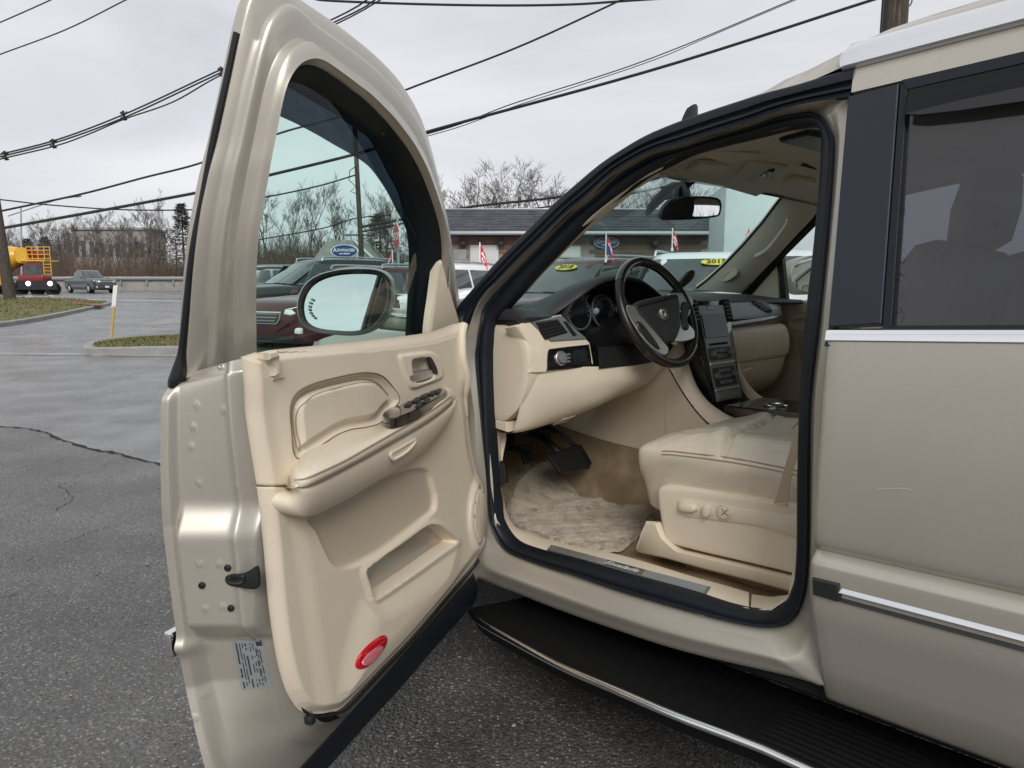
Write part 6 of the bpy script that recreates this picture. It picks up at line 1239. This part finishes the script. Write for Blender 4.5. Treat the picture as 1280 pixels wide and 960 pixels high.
# scrub and far woods (stuff)
sv = MB()
def stick(x, Y, h, r, b):
    t0 = rs.normal(0, .22, 2); g = float(gz_(Y)); p0 = np.array([x, Y, g]); p1 = p0 + [t0[0] * h, t0[1] * h, h]
    k = len(b.V); b.V += [tuple(p0 + [r, 0, 0]), tuple(p0 - [r, 0, 0]), tuple(p0 + [0, r, 0]), tuple(p1)]; b.F += [(k, k + 1, k + 3), (k + 1, k + 2, k + 3), (k + 2, k, k + 3)]
    for _ in range(3):
        u = rs.uniform(.3, .9); q = p0 * (1 - u) + p1 * u; e_ = q + rs.normal(0, .25, 3) * h * .5 + [0, 0, h * .2]; k = len(b.V); b.V += [tuple(q + [r * .6, 0, 0]), tuple(q - [r * .6, 0, r * .3]), tuple(e_)]; b.F.append((k, k + 1, k + 2))
for i in range(9000):
    Y = rs.uniform(69, 100); px = rs.uniform(-80, 560); stick((px - 640) / FPX * Y, Y, rs.uniform(1.4, 5.2) * rs.uniform(.6, 1), .024, sv)
for i in range(3000):
    Y = rs.uniform(48, 62); px = rs.uniform(300, 560); stick((px - 640) / FPX * Y, Y, rs.uniform(1.2, 3.6), .02, sv)
tag(sv.build('scrub', 'scrub', None, smooth=False), 'brown leafless scrub along the far side of the road', None, kind='stuff')
fw = MB()
for i in range(9000):
    Y = rs.uniform(110, 150); px = rs.uniform(-160, 900); hmax = 5.5 + 2.2 * math.sin(px * .021) + 1.3 * math.sin(px * .07 + 1); stick((px - 640) / FPX * Y, Y, rs.uniform(.5, 1.0) * max(hmax, 2.5) + 1.5, .05, fw)
for i in range(5200):                            # unseen woods added behind the viewer, a dark band for paintwork to reflect
    a_ = rs.uniform(-2.7, -.4); d_ = rs.uniform(70, 100); stick(d_ * math.cos(a_), d_ * math.sin(a_), rs.uniform(4, 9), .07, fw)
tag(fw.build('distant_woods', 'far_wood', None, smooth=False), 'grey leafless woods along the horizon', None, kind='stuff')
# ---------------------------------------------------------------- buildings, signs, barrier
def brick_wall(parent, x0, x1, z0, z1, y, name='brick', m='brick', bw=.44, bh=.16, holes=(), lim=300):
    """wall facing -Y: mortar backing plus bricks in courses; the courses that show become parts"""
    n = 0; rest = MB(); me = link('brick', *box((0, 0, 0), (bw - .03, .05, bh - .025), .008, 1), m); mesh = me.data; bpy.data.objects.remove(me)
    rows = int((z1 - z0) / bh)
    for r in range(rows - 1, -1, -1):
        zc = z0 + (r + .5) * bh; off = (r % 2) * bw / 2; k = int((x1 - x0) / bw)
        for c in range(k):
            xc = x0 + off + (c + .5) * bw
            if xc + bw / 2 > x1 + .05 or any(a - bw / 2 < xc < b + bw / 2 and c0 - bh / 2 < zc < d + bh / 2 for a, b, c0, d in holes): continue
            if n < lim: o = bpy.data.objects.new(name, mesh); COL.objects.link(o); o.parent = parent; o.location = (xc, y - .012 - .008 * rs.rand(), zc); n += 1
            else: rest.add(box((xc, y - .012, zc), (bw - .03, .05, bh - .025)))
    if rest.V: tag(rest.build('brickwork', m, parent, smooth=False), kind='stuff')
def mk_window(parent, x0, x1, z0, z1, y, name='window', panes=3, top=.35):
    w = link(name, *box(((x0 + x1) / 2, y - .02, (z0 + z1) / 2), (x1 - x0 + .16, .08, z1 - z0 + .16), .01), 'white_trim', parent)
    zt = z1 - (z1 - z0) * top
    link('door_panel', *box(((x0 + x1) / 2, y - .07, (zt + z1) / 2), (x1 - x0, .03, z1 - zt - .03), .01), 'white_trim', w)
    k = (x1 - x0) / panes
    for i in range(panes): link('pane', *box((x0 + k * (i + .5), y - .065, (z0 + zt) / 2), (k - .08, .02, zt - z0 - .06)), 'car_glass', w)
    return w
YB = 30.0; gB = float(gz_(YB)); kB = FPX / YB
bx = lambda px: (px - 640) / kB
bz = lambda py: CAMH + (HZ - py) / kB - gB
bd = empty('service_building', (0, YB, gB)); tag(bd, 'long low brick building with a dark shingled mansard roof and an oval blue wall sign', 'building')
xl, xr = bx(566), bx(884); xm = bx(735)
zE = bz(294); zR = bz(263)
link('wall', *box(((xl + xr) / 2, 4.0, zE / 2), (xr - xl, 7.9, zE), .01), 'mortar', bd, smooth=False)
wins = [(bx(591), bx(621), 0.6, bz(310)), (bx(703), bx(722), .6, bz(311))]
brick_wall(bd, xl, xm, .9, zE - .02, .05, m='brick', holes=wins, bw=.46, bh=.175)
brick_wall(bd, xm, xr, .9, zE - .02, .05, m='brick_brown', bw=.46, bh=.175, lim=0)
for a, b, c, d in wins: mk_window(bd, a, b, c, d, .05, panes=3, top=.42)
for a in (580, 626, 815): link('wall_lamp', *box((bx(a), -.12, bz(306)), (.26, .28, .22), .04), 'car_trim', bd)
link('stone_block', *box((bx(576), -.02, bz(320)), (.55, .08, .5), .02), 'concrete', bd)
rf = link('roof', *loft([[np.array([x, y, z]) for y, z in ((-.55, zE - .04), (-.55, zE + .03), (.75, zR), (7.0, zR), (8.2, zE), (8.2, zE - .04))] for x in (xl - .5, xr + .3)]), 'shingle', bd, smooth=False)
link('gutter', *box(((xl + xr) / 2 - .1, -.62, zE - .02), (xr - xl + .8, .14, .13), .02), 'galvanised', rf)
course = MB(); nrow = 9
shm = None
for r in range(nrow):
    t0, t1 = r / nrow, (r + 1) / nrow; p = lambda t: (-.55 + 1.3 * t, zE + .03 + (zR - zE - .03) * t)
    y0, z0 = p(t0); y1, z1 = p(t1 + .03); x = xl - .5 + (r % 2) * .15
    while x < xr + .2:
        w = .42 + .1 * rs.rand(); lift = .012 + .015 * rs.rand(); x2 = min(x + w, xr + .3)
        k = len(course.V); course.V += [(x, y0 - lift, z0 + lift), (x2 - .012, y0 - lift, z0 + lift), (x2 - .012, y1 - .004, z1 + .004), (x, y1 - .004, z1 + .004), (x, y0, z0 - .005), (x2 - .012, y0, z0 - .005)]; course.F += [(k, k + 1, k + 2, k + 3), (k + 4, k + 5, k + 1, k)]; x += w
tag(link('shingles', course.V, course.F, 'shingle', bd, smooth=False), kind='stuff')
link('parapet_cap', *box(((xl + xr) / 2, .78, zR + .03), (xr - xl + .7, .12, .05), .01), 'galvanised', rf)
def oval_sign(parent, c, w, h, ttl, sub):
    pl = link('sign_panel', *disc((c[0], c[1], c[2]), (0, -1, 0), [(.5, -.06), (.5, .0), (.485, .012)], 40, e1=(1, 0, 0), sx=w, sy=h), 'sign_white', parent, ang=30)
    link('blue_field', *disc((c[0], c[1] - .012, c[2]), (0, -1, 0), [(.46, -.01), (.46, .004)], 40, e1=(1, 0, 0), sx=w, sy=h), 'sign_blue', parent, ang=30)
    def tx(t, size, dz, m='sign_white'): 
        V, F = frame_text(text_mesh(t, size, .002, bold=.004), (c[0], c[1] - .024, c[2] + dz), (1, 0, 0), (0, 0, 1), .002); link('lettering', V, F, m, parent, smooth=False)
    tx(ttl[0], h * .46, h * .04) if 0 else None
    V1, F1 = text_mesh(ttl, h * .34, .002, bold=.004); V0, F0 = text_mesh(ttl[0], h * .50, .002, bold=.004); V2, F2 = text_mesh(ttl[1:], h * .34, .002, bold=.004)
    w0 = V0[:, 0].max() - V0[:, 0].min(); w2 = V2[:, 0].max() - V2[:, 0].min(); tot = w0 + w2 + .02; s = min(1, w * .80 / tot)
    V0 = V0 * s; V2 = V2 * s
    V0[:, 0] += -V0[:, 0].min() - w * .41; V2[:, 0] += -V2[:, 0].min() - w * .41 + w0 * s + .015
    for V, F in ((V0, F0), (V2, F2)): link('lettering', *frame_text((V, F), (c[0], c[1] - .024, c[2] + h * .06), (1, 0, 0), (0, 0, 1), .002), 'sign_white', parent, smooth=False)
    tx(sub, h * .12, -h * .20)
ws = empty('wall_sign', (bx(756), YB - .02, gB + bz(305))); tag(ws, 'blue oval ADVANCED sign on the brown brick wall behind the windshield', 'sign')
oval_sign(ws, (0, -.06, 0), 31 / kB, 14 / kB, 'ADVANCED', 'AUTO CENTER')
YS = 29.0; b0 = at(432, 336, YS); ss_ = empty('pylon_sign', (b0[0], YS, float(gz_(YS)))); tag(ss_, 'blue oval ADVANCED sign on a dark post in the door window', 'sign')
zz_ = at(431, 314, YS)[2] - float(gz_(YS)); oval_sign(ss_, (0, -.1, zz_), 34 * YS / FPX, 16 * YS / FPX, 'ADVANCED', 'AUTO SERVICE')
link('post', *box((.0, .0, zz_ / 2 - .1), (.30, .18, zz_ - .1), .02), 'car_trim', ss_)
# small gabled building in the door window
YH = 44.0; gH = float(gz_(YH)); kH = FPX / YH; hb = empty('gabled_building', (at(434, 330, YH)[0], YH, gH)); tag(hb, 'small gabled building with a pale shingled roof behind the oval sign in the door window', 'building')
hx = lambda px: (px - 434) / kH; hz_ = lambda py: CAMH + (HZ - py) / kH - gH
link('wall', *box((0, 2, hz_(326) / 2), (hx(466) - hx(400), 4, hz_(326)), .01), 'brick_brown', hb, smooth=False)
link('roof', *loft([[np.array(q) for q in ((hx(396), y, hz_(325)), (hx(412) * 1.0, y, hz_(304)), (hx(448), y, hz_(302)), (hx(470), y, hz_(325)), (hx(470), y, hz_(327)), (hx(396), y, hz_(327)))] for y in (-.6, 4.6)]), 'concrete', hb, smooth=False)
link('gable_trim', *tube([(hx(446), -.7, hz_(303)), (hx(469), -.7, hz_(325))], .09, 4), 'white_trim', hb)
# pale arched building far left
YA = 108.0; gA = float(gz_(YA)); kA = FPX / YA; ab = empty('arched_building', (at(143, 320, YA)[0], YA, gA)); tag(ab, 'pale flat roofed building with a row of dark arched openings behind bare trees', 'building')
ax_ = lambda px: (px - 143) / kA; az = lambda py: CAMH + (HZ - py) / kA - gA
link('wall', *box(((ax_(92) + ax_(184)) / 2, 3, (az(289)) / 2), (ax_(184) - ax_(92), 6, az(289)), .02), 'concrete', ab, smooth=False)
link('roof', *box(((ax_(92) + ax_(184)) / 2, 3, az(288)), (ax_(186) - ax_(90), 6.6, .35), .03), 'concrete', ab)
for px in (97, 106, 116, 123, 129, 139, 148, 156, 164, 171, 178):
    w = 2.6 / kA; zt = az(304 + (px % 5)); link('window', *slab([(ax_(px) + w * a, -.02, b) for a, b in [(-1, az(322)), (1, az(322))] + [(math.cos(t), zt + w * math.sin(t)) for t in np.linspace(0, math.pi, 9)]], (0, -1, 0), [(0, 0), (0, .04)]), 'car_glass', ab, smooth=False)
# stop sign
YT = 20.0; sp0 = at(498, 340, YT); sg = empty('stop_sign', (sp0[0], YT, float(gz_(YT)))); tag(sg, 'red stop sign turned almost edge on, with a street name blade above', 'sign')
zc = at(495, 296, YT)[2] - float(gz_(YT)); an = math.radians(67); R8 = .38
ring8 = [np.array([math.cos(an) * R8 * math.cos(a), -math.sin(an) * R8 * math.cos(a), zc + R8 * math.sin(a)]) for a in np.arange(8) * math.pi / 4 + math.pi / 8]; nn = np.array([-math.sin(an), -math.cos(an), 0])
link('post', *tube([(.0, .04, 0), (0, .04, zc + .75)], .035, 8), 'galvanised', sg)
link('sign_border', *slab([p + nn * .045 for p in ring8], nn, [(0, -.01), (0, 0)]), 'sign_white', sg, smooth=False)
link('sign_plate', *slab([p * [1, 1, 1] + nn * .048 for p in ring8], nn, [(.02, -.004), (.02, .002)]), 'stop_red', sg, smooth=False)
link('lettering', *frame_text(text_mesh('STOP', .30, .002), np.array([0, 0, zc]) + nn * .052, (math.cos(an), -math.sin(an), 0), (0, 0, 1), .002), 'sign_white', sg, smooth=False)
link('street_name_blade', *box((0.05, 0, zc + .58), (.5, .03, .16), .005, rot=Matrix.Rotation(-.5, 4, 'Z')), 'white_trim', sg)
# guard rail on a concrete barrier
gr = empty('guard_rail', (0, 66.5, float(gz_(66.5)))); tag(gr, 'grey steel guard rail on a low concrete wall across the road', 'guard rail')
link('barrier_wall', *box((-38, .3, .35), (60, .3, 1.1), .03), 'concrete', gr)
prof = [(0, 1.0), (-.06, 1.04), (-.10, 1.10), (-.05, 1.16), (-.10, 1.22), (-.06, 1.28), (0, 1.32)]
link('rail', *grid(np.array([[(x, y - .05, z) for y, z in prof] for x in np.linspace(-68, -8, 30)])), 'galvanised', gr)
for x in np.arange(-67, -8, 2.4): link('post', *box((x, .05, .95), (.12, .16, .8), .01), 'galvanised', gr)
# white box trailer
e = empty('box_trailer', (at(946, 320, 17)[0], 17, float(gz_(17))), math.radians(-6)); tag(e, 'tall pale box trailer standing behind the white SUV at the right of the windshield', 'trailer')
link('body', *box((1.2, 1.2, 2.15), (3.9, 2.2, 2.75), .05), 'white_box', e); link('bumper', *box((1.2, .1, .6), (3.6, .1, .15), .01), 'car_trim', e)
link('side_rail', *box((1.2, .08, .86), (3.92, .06, .10), .01), 'galvanised', e)
for x in (-.6, 3.0): link('wheel', *disc((x, .15, .42), (0, 1, 0), [(.2, 0), (.4, 0), (.42, .05), (.42, .22), (.3, .25)], 24), 'tyre', e)
# ---------------------------------------------------------------- vehicles
def make_car(name, body_m, label, X_, Y_, heading, H=1.70, L=4.7, style='suv', rails=True, grille='chrome', zg=None, group='cars parked in the lot', plate=True):
    g = float(gz_(Y_)) if zg is None else zg
    e = empty(name, (X_, Y_, g), heading); tag(e, label, 'car' if style == 'suv' else 'pickup truck', group)
    f = L / 4.7; hs = H / 1.70; ST = [(2.37, .78, .60, .42), (2.33, .90, .74, .34), (2.2, 1.0, .85, .27), (1.9, 1.045, .90, .25), (1.4, 1.075, .93, .26), (1.0, 1.10, .935, .26), (.3, 1.085, .94, .26), (-.6, 1.09, .94, .26), (-1.5, 1.11, .935, .27), (-2.05, 1.10, .91, .3), (-2.28, 1.02, .86, .36), (-2.36, .9, .78, .45)]
    rings = []
    for x, zt, hw, zb in ST:
        zt *= hs
        half = [(hw * .80, zb), (hw * .97, zb + .10), (hw, zb + .22), (hw * .985, .62 * hs), (hw * 1.0, zt - .17), (hw * .965, zt - .07), (hw * .86, zt - .012), (hw * .45, zt + .018)]
        rings.append([np.array([x * f, a, b]) for a, b in half] + [np.array([x * f, -a, b]) for a, b in half[::-1]])
    rr = [cr(r, 56, True) for r in rings]; G = np.array([cr([r[j] for r in rr], 50) for j in range(56)]).transpose(1, 0, 2)
    V, F = loft(list(G)); link('body', V, F, body_m, e, ang=50)
    if style == 'suv': gh = [(1.06, -2.22, .86, 1.03), (.98, -2.18, .855, 1.08), (.50, -2.02, .78, 1.40), (.20, -1.88, .72, 1.60), (.02, -1.8, .665, 1.665), (-.3, -1.6, .50, 1.70)]
    else: gh = [(1.0, -.95, .86, 1.03), (.92, -.93, .855, 1.08), (.5, -.88, .78, 1.42), (.25, -.82, .72, 1.62), (.1, -.75, .665, 1.68), (-.1, -.6, .5, 1.70)]
    rg2 = []
    for xf, xb, hw, z in gh:
        n = 4.5; rg2.append([np.array([f * ((xf + xb) / 2 + (xf - xb) / 2 * np.sign(math.cos(t)) * abs(math.cos(t)) ** (2 / n)), hw * np.sign(math.sin(t)) * abs(math.sin(t)) ** (2 / n), z * hs]) for t in np.linspace(0, 2 * math.pi, 72, endpoint=False)])
    Gg = np.array([cr([r[j] for r in rg2], 26) for j in range(72)]); link('cabin', *loft(list(Gg.transpose(1, 0, 2))), body_m, e, ang=50)
    def gp(t, w):                                # greenhouse edge points: x-front, x-back, half width at height fraction w
        zz = np.array([q[3] for q in gh]); z = 1.10 + (1.60 - 1.10) * w; ip = lambda k: np.interp(z, zz, [q[k] for q in gh]); return f * ip(0), f * ip(1), ip(2), z * hs
    def wfront(y, w, o=.012): a, b, hw, z = gp(0, w); return np.array([a - .16 * f * (abs(y)) ** 3.2 + o, y * hw * .93, z + o * .4])
    ws_ = [[wfront(y, w) for y in np.linspace(-.93, .93, 12)] for w in np.linspace(.04, .96, 6)]
    wsh = link('windshield', *grid(np.array(ws_)), 'car_glass', e)
    link('wiper', *tube([wfront(-.5, .05, .03), wfront(.1, .03, .03)], .012, 5), 'car_trim', e); link('wiper', *tube([wfront(.1, .06, .03), wfront(.75, .04, .03)], .012, 5), 'car_trim', e)
    def sidep(x, w, sgn, o=.008): a, b, hw, z = gp(0, w); return np.array([x * f, sgn * (hw + o), z])
    divs = [(.62, .30, -.42, -.40), (-.50, -.48, -1.38, -1.34), (-1.46, -1.42, -2.0, -1.80)] if style == 'suv' else [(.6, .32, -.22, -.2), (-.30, -.28, -.84, -.78)]
    for sgn in (1, -1):
        for x0, x0t, x1, x1t in divs: link('side_window', *slab([sidep(x0, .06, sgn), sidep(x1, .06, sgn), sidep(x1t, .9, sgn), sidep(x0t, .9, sgn)], (0, sgn, .25), [(0, -.02), (0, .004), (.006, .006)]), 'car_glass', e, smooth=False)
        link('window_moulding', *tube([sidep(.72, .03, sgn, .012), sidep(-2.02 if style == 'suv' else -.86, .03, sgn, .012)], .012, 5), 'chrome', e)
        link('side_mirror', *loft([cr([np.array([.62 * f + dx, sgn * (.97 + .13 * t), 1.13 * hs + .075 * b * s]) for dx, b in ((.06, 0), (0, 1), (-.05, 0), (0, -1))], 12, True) for t, s in ((0, .4), (.3, .9), (.8, 1), (1, .5))]), body_m, e)
        link('headlight', *slab([np.array([2.38 * f - .02, sgn * .46, .80 * hs]), np.array([2.36 * f, sgn * .62, .78 * hs]), np.array([2.14 * f, sgn * .875, .86 * hs]), np.array([2.12 * f, sgn * .86, .95 * hs]), np.array([2.28 * f, sgn * .70, .93 * hs]), np.array([2.36 * f, sgn * .5, .88 * hs])], (.8, sgn * .55, .15), [(0, -.06), (0, .015), (.015, .03)]), 'head_lamp', e)
        link('fog_lamp', *box((2.31 * f, sgn * .66, .48), (.08, .26, .10), .02), 'head_lamp', e)
        if rails: link('roof_rail', *tube(cr([(.05, sgn * .63, 1.63 * hs), (-.1, sgn * .62, 1.715 * hs), (-1.6 * f, sgn * .62, 1.715 * hs), (-1.85 * f, sgn * .64, 1.63 * hs)], 20), .022, 6), 'galvanised', e)
        for x in (1.42 * f, -1.42 * f):
            w = link('wheel', *disc((x, sgn * .74, .36), (0, sgn, 0), [(.15, 0), (.34, 0), (.36, .04), (.36, .19), (.33, .215), (.24, .215), (.23, .2)], 28), 'tyre', e); link('rim', *disc((x, sgn * .74, .36), (0, sgn, 0), [(.22, .19), (.22, .205), (.05, .225), (.03, .225)], 20), 'satin_silver', w)
    gy = link('grille', *slab([np.array([2.385 * f, a * .44, (.74 + b) * hs]) for a, b in ((-1, .10), (1, .10), (.9, -.04), (.72, -.12), (-.72, -.12), (-.9, -.04))], (1, 0, .1), [(0, -.05), (0, .012), (.018, .02), (.03, .004)]), 'chrome' if grille == 'chrome' else 'car_trim', e, smooth=False)
    link('grille_mesh', *slab([np.array([2.40 * f, a * .39, (.735 + b) * hs]) for a, b in ((-1, .085), (1, .085), (.9, -.03), (.7, -.095), (-.7, -.095), (-.9, -.03))], (1, 0, .1), [(0, -.03), (0, .004)]), 'car_trim', gy, smooth=False)
    for k in range(3): link('grille_bar', *tube([(2.40 * f, -.38 + .04 * k, (.80 - .06 * k) * hs), (2.40 * f, .38 - .04 * k, (.80 - .06 * k) * hs)], .012, 5), 'galvanised', gy)
    link('lower_bumper', *box((2.26 * f, 0, .40), (.2, 1.36, .2), .05), 'car_trim', e); plate and link('number_plate', *box((2.40 * f, 0, .50), (.02, .32, .14), .004), 'sign_white', e)
    if style != 'suv':
        bdz = MB()
        for sgn in (1, -1): bdz.add(box((-1.62 * f, sgn * .86, 1.12), (1.46 * f, .12, .22), .03))
        bdz.add(box((-2.32 * f, 0, 1.10), (.1, 1.7, .2), .03)); bdz.add(box((-.93 * f, 0, 1.12), (.06, 1.7, .2), .02)); link('bed_rail', bdz.V, bdz.F, body_m, e)
    return e, wfront
def sticker(ew, txt, y, w, m='sticker_yellow', size=.10):
    e, wf = ew; p = wf(y, w, .03); a = wf(y + .1, w, .03) - wf(y - .1, w, .03); b = wf(y, w + .1, .03) - wf(y, w - .1, .03); a /= np.linalg.norm(a); b -= a * np.dot(a, b); b /= np.linalg.norm(b); n = np.cross(a, b); n *= np.sign(n[0])
    link('year_sticker', *slab([p + a * .215 * math.cos(t) + b * .08 * math.sin(t) for t in np.linspace(0, 6.283, 28, endpoint=False)], n, [(0, 0), (0, .006)]), m, e, smooth=False)
    link('sticker_print', *frame_text(text_mesh(txt, .14, .001, bold=.004), p + n * .008, a * (1 if np.dot(np.cross(a, b), n) > 0 else -1), b, .002), 'ink', e, smooth=False)
HDG = math.atan2(-.72, -.80)
def wx(px, Y): return (px - 640) / FPX * Y
rad = math.radians
def park(front_px, Yf, deg, L=4.7):                # centre from the place of the nose
    a = rad(deg); return wx(front_px, Yf) - math.cos(a) * L * .49, Yf - math.sin(a) * L * .49, a
def parked(mt_, lab, fpx, Yf, deg, H, L=4.7, **k):
    x, y, a = park(fpx, Yf, deg, L); return make_car('parked_suv', mt_, lab, x, y, a, H, L, **k)
cA = parked('car_white', 'white SUV parked in front of the garage door left of the windshield pillar', 552, 15.5, -150, 1.76)
cM = parked('car_maroon', 'maroon SUV with a yellow 2018 oval on its windshield', 596, 10.2, -132, 1.68); sticker(cM, '2018', .1, .84)
cW = parked('car_white', 'white SUV with a yellow 2015 oval on its windshield', 836, 8.8, -112, 1.75); sticker(cW, '2015', .45, .84)
cX = parked('car_white', 'white SUV furthest right, partly behind the windshield pillar', 960, 10.6, -112, 1.84)
cT = parked('car_dark', 'large black SUV behind the maroon one in the door window', 262, 15.8, -136, 1.80, 5.1, grille='dark')
cE = parked('car_maroon', 'dark red SUV with chrome grille in front of the black one, beside the door mirror', 334, 11.9, -119, 1.58, 4.65, plate=False)
x_, y_ = wx(326, 25.5), 25.5
cB = make_car('parked_suv', 'car_dark', 'smaller dark SUV furthest left in the door window', x_, y_, rad(-160), 1.72, 4.6, grille='dark')
cC = parked('car_white', 'pale SUV with a yellow sticker right of the door mirror', 452, 13.8, -118, 1.66); sticker(cC, '2016', .55, .85)
# the pickup on the road
YP = 60.0; make_car('pickup_truck', 'car_grey', 'dark grey pickup truck with chrome grille driving on the far road', wx(118, YP), YP, math.radians(-36), 1.86, 5.6, style='pickup', rails=False, group=None)
# flags clipped to the cars
def flag(px, py0, py1, Y, label, blue=False, flip=1):
    b = at(px, py1, Y); h = (py1 - py0) * Y / FPX; e = empty('car_flag', tuple(b)); tag(e, label, 'flag', 'flags clipped to the parked cars')
    link('pole', *tube([(0, 0, 0), (0, 0, h)], .012 * Y / 14, 6), 'flag_white', e)
    w = h * .40; V = []; NN, MM = 12, 10
    G = np.array([[(flip * w * u * (.55 + .45 * v) * (1 - .25 * v * u) , .05 * math.sin(u * 7 + v * 3) * w, h * (.97 - .62 * v - .34 * u - .1 * u * u)) for u in np.linspace(0, 1, NN)] for v in np.linspace(0, 1, MM)]); V, F = grid(G)
    o = link('cloth', V, F, ['flag_red', 'flag_white', 'flag_blue'], e)
    mi = []
    for i in range(MM - 1):
        for j in range(NN - 1):
            k = 0
            if (i in (3, 4) and 3 <= j <= 8) or (i in (6, 7) and 2 <= j <= 5 and i % 2): k = 1
            if (i * 3 + j * 5) % 11 == 0 and j > 1: k = 1
            if blue and j < 6 and i > 3: k = 2
            mi.append(k)
    o.data.polygons.foreach_set('material_index', np.array(mi, np.int32)); o.data.update()
    link('window_clip', *box((0, 0, .01), (.03, .04, .05), .005), 'flag_white', e)
flag(600, 304, 336, 16.6, 'red and white flag on the white SUV by the garage door')
flag(757, 292, 327, 10.9, 'red and blue flag on the maroon SUV in front of the oval wall sign', True)
flag(840, 286, 313, 10.2, 'red flag standing between the maroon and the white SUV')
flag(937, 284, 304, 11.4, 'small red flag in front of the pale box trailer', False, -1)
flag(491, 313, 342, 15.0, 'red and blue flag right of the thin pole in the door window', True, -1)
flag(447, 319, 334, 18.2, 'small red flag on the black SUV beside the oval sign')
# concrete mixer truck
YM = 56.0; gM = float(gz_(YM)); kM = FPX / YM; mt = empty('mixer_truck', (wx(47, YM), YM, gM)); tag(mt, 'yellow and red concrete mixer truck with lit headlights driving on the far road', 'truck')
M_ = lambda px, py, y=0.0: np.array([wx(px, YM + y) - wx(47, YM), y, CAMH + (HZ - py) * (YM + y) / FPX - gM])
def mp_(name, VF, m, **k): return link(name, VF[0], VF[1], m, mt, **k)
cab = mp_('cab', loft([cr([M_(a, b, y) for a, b in ((36, 350), (36, 349), (37, 336), (39, 330), (41, 329.5), (57, 329.5), (59, 330.5), (61, 337), (63, 349), (63, 350))], 30, True) for y in (-1.0, 1.1)]), 'truck_red')
link('windshield', *slab([M_(a, b, -1.02) for a, b in ((38, 345), (39, 332), (58, 332), (61, 345))], (0, -1, 0), [(0, 0), (0, .02), (.03, .03)]), 'car_glass', cab, smooth=False)
mp_('front_fender', loft([cr([M_(a, b, y) for a, b in ((28, 362), (28, 361), (28, 353), (29, 351), (74, 351), (76, 353), (76, 361), (76, 362))], 30, True) for y in (-1.7, -.9)]), 'car_trim')
mp_('bonnet_panel', box(tuple(M_(50, 348, -1.2)), (1.9, 1.1, .5), .08), 'truck_red')
for a in (41, 68): mp_('headlight', disc(M_(a, 354.5, -1.72), (0, -1, 0), [(.17, -.05), (.17, .02), (.1, .06)], 16), 'lit_lamp')
for a, y in ((31, -1.2), (71, -1.2), (52, -1.0), (3, .3), (-8, .3)): w = mp_('wheel', disc(M_(a, 361, y), (1 if a > 20 else 0.3, -1, 0), [(.2, -.2), (.5, -.2), (.54, -.1), (.54, .1), (.5, .2), (.2, .2)], 24), 'tyre')
mp_('drum', disc(M_(16, 325, .5), (1, -.2, .22), [(.5, -3.8), (1.1, -3.0), (1.28, -1.4), (1.12, 0), (.74, 1.1), (.55, 1.4)], 30), 'yellow_paint')
mp_('chute_hopper', loft([cr([M_(a, b, y) for a, b in ((30, 328), (28, 314), (33, 311), (42, 312), (44, 328))], 24, True) for y in (-.9, .6)]), 'yellow_paint')
cg = mp_('platform', box(tuple(M_(57, 327, -.2)), (1.9, 1.8, .12), .02), 'yellow_paint')
for y in (-1.05, .6):
    for py in (310, 314, 319, 324): link('rail', *tube([M_(42, py, y), M_(71, py, y)], .035, 5), 'yellow_paint', cg)
    for a in (42, 49, 56, 64, 71): link('rail_post', *tube([M_(a, 327, y), M_(a, 310, y)], .035, 5), 'yellow_paint', cg)
mp_('engine_box', box(tuple(M_(53, 319, .1)), (1.1, .8, .7), .06), 'truck_red')
for a in (62, 71): mp_('ladder_rail', tube([M_(a, 345, -1.1), M_(a, 328, -1.1)], .04, 5), 'yellow_paint')
for b in (331, 335, 339, 343): mp_('ladder_rung', tube([M_(62, b, -1.1), M_(71, b, -1.1)], .03, 5), 'yellow_paint')
mp_('side_tank', box(tuple(M_(2, 347, -.6)), (1.6, .8, 1.2), .08), 'yellow_paint'); mp_('red_panel', box(tuple(M_(-6, 335, -.7)), (1.2, .6, 1.0), .05), 'truck_red'); mp_('chassis', box(tuple(M_(10, 357, .2)), (6, 1.2, .5), .05), 'car_trim')
